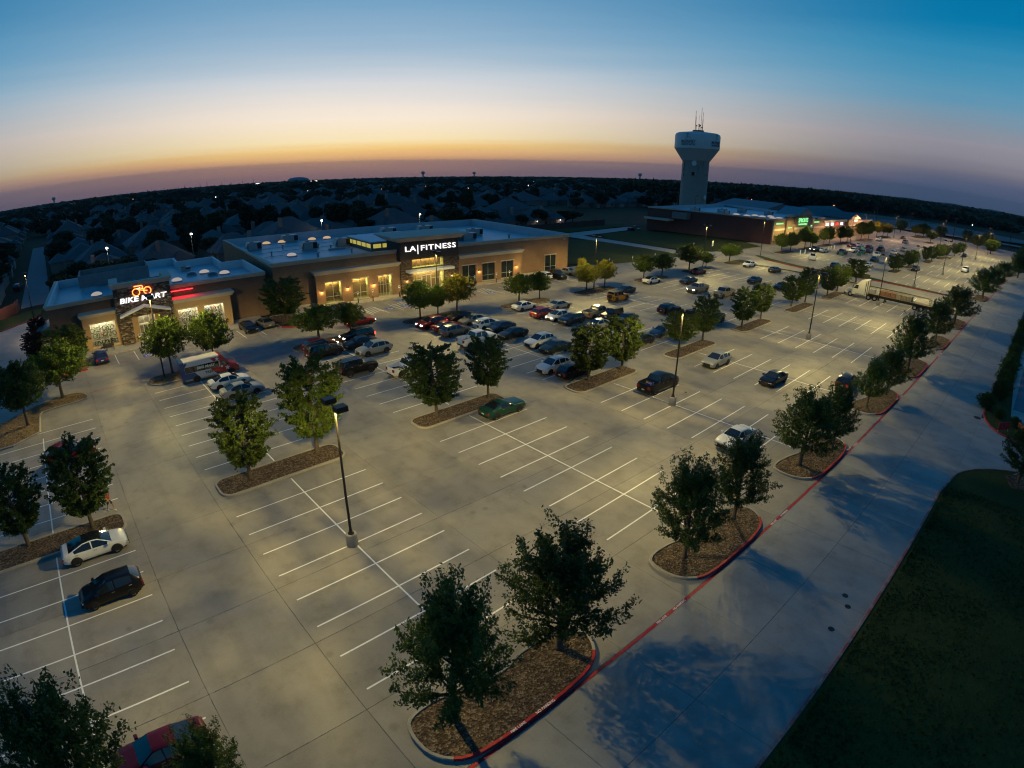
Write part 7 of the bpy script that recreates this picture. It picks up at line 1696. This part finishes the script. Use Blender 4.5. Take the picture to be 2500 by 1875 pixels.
while len(spots) < 292 and tries < 6000:
    tries += 1; dd = 150 + 560 * rnd.random() ** 1.15; a = R(rnd.uniform(24, 101)); x, y = CAMX + dd * math.cos(a), CAMY + dd * math.sin(a)
    if y < 114 or street(x) or (x > 155 and y < 175): continue
    if any(abs(h[1] - x) < 8.5 and abs(h[2] - y) < 8 for h in hs) and rnd.random() < .9: continue
    spots.append((x, y, rnd.uniform(6, 12.5), rnd.uniform(3.2, 7)))
for x, y, h, r in spots: tree('dark rounded tree among the houses behind the stores', x, y, h, r, 'far', None, TREE_G, hz(x, y) - .1)
def tree_mass(name, label, pts, n, ls, mat, seed):
    V = []
    protos = [far_crown(seed + k, n, 8, 4, ls) for k in range(5)]
    for i, (x, y, h, r) in enumerate(pts):
        p = protos[i % 5]; a = i * 1.7; c, s = math.cos(a), math.sin(a); q = p * np.array([r / 4, r / 4, h / 8]); qx = q[..., 0] * c - q[..., 1] * s; qy = q[..., 0] * s + q[..., 1] * c
        V.append(np.stack([qx + x, qy + y, q[..., 2] + hz(x, y) - .3], -1))
    o = link(name, quads(name, np.concatenate(V), mat)); return tag(o, label, None, None, 'stuff')
pts = []
while len(pts) < 900:
    a = R(rnd.uniform(22, 103)); dd = rnd.uniform(380, 1000); x, y = CAMX + dd * math.cos(a), CAMY + dd * math.sin(a)
    if y > 130: pts.append((x, y, rnd.uniform(6, 13), rnd.uniform(4, 8)))
tree_mass('neighbourhood_trees', 'dark mass of garden trees between far roofs', pts, 130, 1.1, LEAF_FAR, 900)
pts = []
while len(pts) < 900:                                   # thick tree line right of the tower
    a = R(rnd.uniform(1.5, 36)); lo = 470 + (R(36) - a) * 260; dd = rnd.uniform(lo, lo + 330); x, y = CAMX + dd * math.cos(a), CAMY + dd * math.sin(a)
    k = min(1.0, .45 + math.degrees(a) / 26); pts.append((x, y, rnd.uniform(9, 16) * k + 2, rnd.uniform(6, 11)))
tree_mass('tree_line', 'dark wood along the horizon right of the water tower', pts, 150, 1.3, LEAF_FAR, 950)
pts = []
while len(pts) < 5200:
    a = R(rnd.uniform(-4, 106)); dd = 950 * (7.0 ** rnd.random()); x, y = CAMX + dd * math.cos(a), CAMY + dd * math.sin(a); pts.append((x, y, rnd.uniform(8, 15), rnd.uniform(7, 16) * (1 + dd / 2600)))
tree_mass('distant_trees', 'low dark tree cover reaching the horizon', pts, 30, 3.2, LEAF_FAR, 990)
# distant hill at the right edge
m = MB(); n = 40; vs = []
for i in range(n + 1):
    a = R(-8 + 30 * i / n); t = i / n; h = 26 * math.sin(math.pi * min(1, max(0, t * 1.05))) ** .7 + 6 * math.sin(i * 1.3)
    for dd, z in ((4600, 0), (5200, h * .7), (5800, h), (7000, 0)): x, y = CAMX + dd * math.cos(a), CAMY + dd * math.sin(a); vs.append((x, y, hz(x, y) - 8 + z))
m.add(vs, [(4 * i + k, 4 * i + 4 + k, 4 * i + 5 + k, 4 * i + 1 + k) for i in range(n) for k in range(3)]); tag(m.build('hills', pm('wooded_hill', (.03, .045, .03), .95, .3, .02), smooth=True), kind='structure')
# fields and road beyond the grocery lot
def patch(name, P, mat, dz): m = MB(); m.add([(x, y, hz(x, y) + dz) for x, y in P], [tuple(range(len(P)))]); tag(m.build(name, mat), kind='structure')
patch('dry_field', [(452, 84), (606, -40), (800, -60), (590, 130)], pm('dry_field_soil', (.12, .095, .06), .95, .3, .08), .9); patch('graded_ground', [(352, 70), (452, 84), (606, -40), (480, -60), (372, 10)], pm('graded_soil', (.10, .12, .125), .9, .35, .05), .7)
patch('far_road', [(346, 74), (356, 74), (376, 8), (420, -60), (408, -60), (364, 6)], pm('far_asphalt', (.2, .2, .2), .9, .1, .2), .85)
# distant landmarks
def polar(az, d): a = R(az); return CAMX + d * math.cos(a), CAMY + d * math.sin(a)
x, y = polar(67.8, 2600); t = thing('domed_arena', 'large low-domed arena on the horizon under the sunset', 'arena', (x, y, hz(x, y) + 6), R(30)); m = MB(); m.lathe([(46, -6), (46, 12), (44, 13)], 32); m.build('wall', pm('arena_wall', (.10, .11, .13), .8, .1, .05), t); m = MB(); m.lathe([(45 * math.cos(R(a)), 13 + 12 * math.sin(R(a))) for a in range(0, 91, 15)], 32); m.build('roof', pm('arena_roof', (.16, .19, .23), .7, .1, .05), t, True)
for i, (az_, d, w_) in enumerate(((64.5, 1550, 70), (62.9, 1500, 90), (61.0, 1480, 80), (58.2, 1450, 130), (55.6, 1350, 90), (52.5, 1450, 60), (50.4, 1600, 70))):
    x, y = polar(az_, d); t = thing('warehouse', 'long pale flat-roofed warehouse near the horizon', 'warehouse', (x, y, hz(x, y)), R(az_ - 85), 'pale warehouses near the horizon'); m = MB(); m.box(-w_ / 2, w_ / 2, 0, 45, 0, 9); m.build('wall', pm('warehouse_wall', (.38, .40, .44), .8, .1, .05) if i == 0 else bpy.data.materials['warehouse_wall'], t); m = MB(); m.box(-w_ / 2 - .5, w_ / 2 + .5, -.5, 45.5, 9, 9.6); m.build('roof', ROOFW, t)
for az_, d, lb in ((89.3, 3000, 'tiny far water tower at the left edge of the horizon'), (56.1, 2700, 'tiny far water tower above the club tower'), (51.2, 3300, 'tiny far ball-topped water tower on the horizon'), (35.3, 2700, 'tiny far water tower left of the big one')):
    x, y = polar(az_, d); t = thing('water_tower', lb, 'water tower', (x, y, hz(x, y)), 0, None); m = MB(); m.tube((0, 0, 0), (0, 0, 30), 4, 3.5, 12); m.build('column', CORN, t); m = MB(); m.lathe([(3.5, 27), (8.5, 32), (8.5, 38), (5, 40.5), (0, 41)], 16); m.build('tank', METAL, t)
for i, (az_, d) in enumerate(((71.45, 1700), (66.4, 1250))):
    x, y = polar(az_, d); t = thing('billboard', ('bright lit billboard left of the domed arena', 'bright lit billboard right of the domed arena')[i], 'billboard', (x, y, hz(x, y)), R(az_ - 90)); tb = NT('billboard_face_%d' % i); v_ = tb.n('ShaderNodeTexVoronoi'); v_.inputs['Scale'].default_value = .5; tb.ln(tb.obj(), v_.inputs['Vector'])
    tb.ln(tb.mix(.55, v_.outputs['Color'], (1, .8, .7)), tb.b.inputs['Emission Color']); tb.b.inputs['Emission Strength'].default_value = 2.2; m = MB(); m.box(-7, 7, -.3, 0, 9, 16); m.build('lit_panel', tb.m, t); m = MB(); m.box(-.4, .4, 0, .8, 0, 9); m.build('post', BRONZE, t)
for i in range(12): az_ = 82.5 - i * .95 + rnd.uniform(-.3, .3); d = rnd.uniform(1300, 1900); x, y = polar(az_, d); t = thing('utility_pole', 'thin dark utility pole against the sunset', 'utility pole', (x, y, hz(x, y)), rnd.uniform(0, 3), 'utility poles on the horizon'); m = MB(); m.tube((0, 0, 0), (0, 0, rnd.uniform(20, 30)), .45, .3, 5); m.build('post', BRONZE, t); m = MB(); m.box(-2.2, 2.2, -.2, .2, 19, 19.5); m.build('crossarm', BRONZE, t)
for x, y in ((372, 52), (245, 118), (420, 30), (330, 0), (360, -28)): t = thing('utility_pole', 'dark wooden utility pole beyond the grocery lot', 'utility pole', (x, y, hz(x, y)), 1.2, 'utility poles beyond the grocery lot'); m = MB(); m.tube((0, 0, 0), (0, 0, 13), .2, .14, 6); m.build('post', BRONZE, t); m = MB(); m.box(-1.4, 1.4, -.08, .08, 12, 12.2); m.build('crossarm', BRONZE, t)
# scattered far lights, each on its own pole
for i in range(40):
    az_ = rnd.uniform(4, 97); d = 330 * (6.0 ** rnd.random()); x, y = polar(az_, d)
    if y < 120 and x < 330: continue
    t = thing('distant_street_light', 'tiny glowing street light far behind the stores', 'street lamp', (x, y, hz(x, y)), 0, 'tiny lights toward the horizon'); k = .1 + d / 3600; z = rnd.uniform(5, 9) + d / 700
    m = MB(); m.lathe([(0, z - k), (k, z), (0, z + k)], 6); m.build('bulb', rnd.choice((PORCH, BULB, PORCH, PORCHR)), t); m = MB(); m.tube((0, 0, 0), (0, 0, z - k), .06, n=4); m.build('pole', BRONZE, t)
for i, (x, y) in enumerate(((15, 108.6), (5, 107.5), (92, 112), (106, 112), (64, 113), (140, 112.5), (152, 112))):
    t = thing('porch_lamp', 'small glowing yard light just behind the brick screen wall', 'lamp', (x, y, hz(x, y)), 0, 'yard lights behind the screen wall'); m = MB(); m.tube((0, 0, 0), (0, 0, 2.6), .04, n=5); m.build('pole', BRONZE, t); m = MB(); m.lathe([(0, 2.5), (.17, 2.68), (0, 2.86)], 8); m.build('bulb', BULB, t); point('yard_glow', (0, -.3, 2.7), 45, (1, .8, .55), .12, t)

# ---------------------------------------------------------------- evening haze over the plain
m = MB(); m.box(-15500, 15500, -15500, 15500, -520, 78)
hm = bpy.data.materials.new('haze_air'); hm.use_nodes = True; N_ = hm.node_tree.nodes; N_.clear()
o_ = N_.new('ShaderNodeOutputMaterial'); v_ = N_.new('ShaderNodeVolumePrincipled'); v_.inputs['Color'].default_value = (.82, .86, .92, 1); v_.inputs['Density'].default_value = 4e-5; v_.inputs['Anisotropy'].default_value = 0.0
hm.node_tree.links.new(v_.outputs[0], o_.inputs['Volume'])
tag(m.build('haze', hm), kind='stuff')
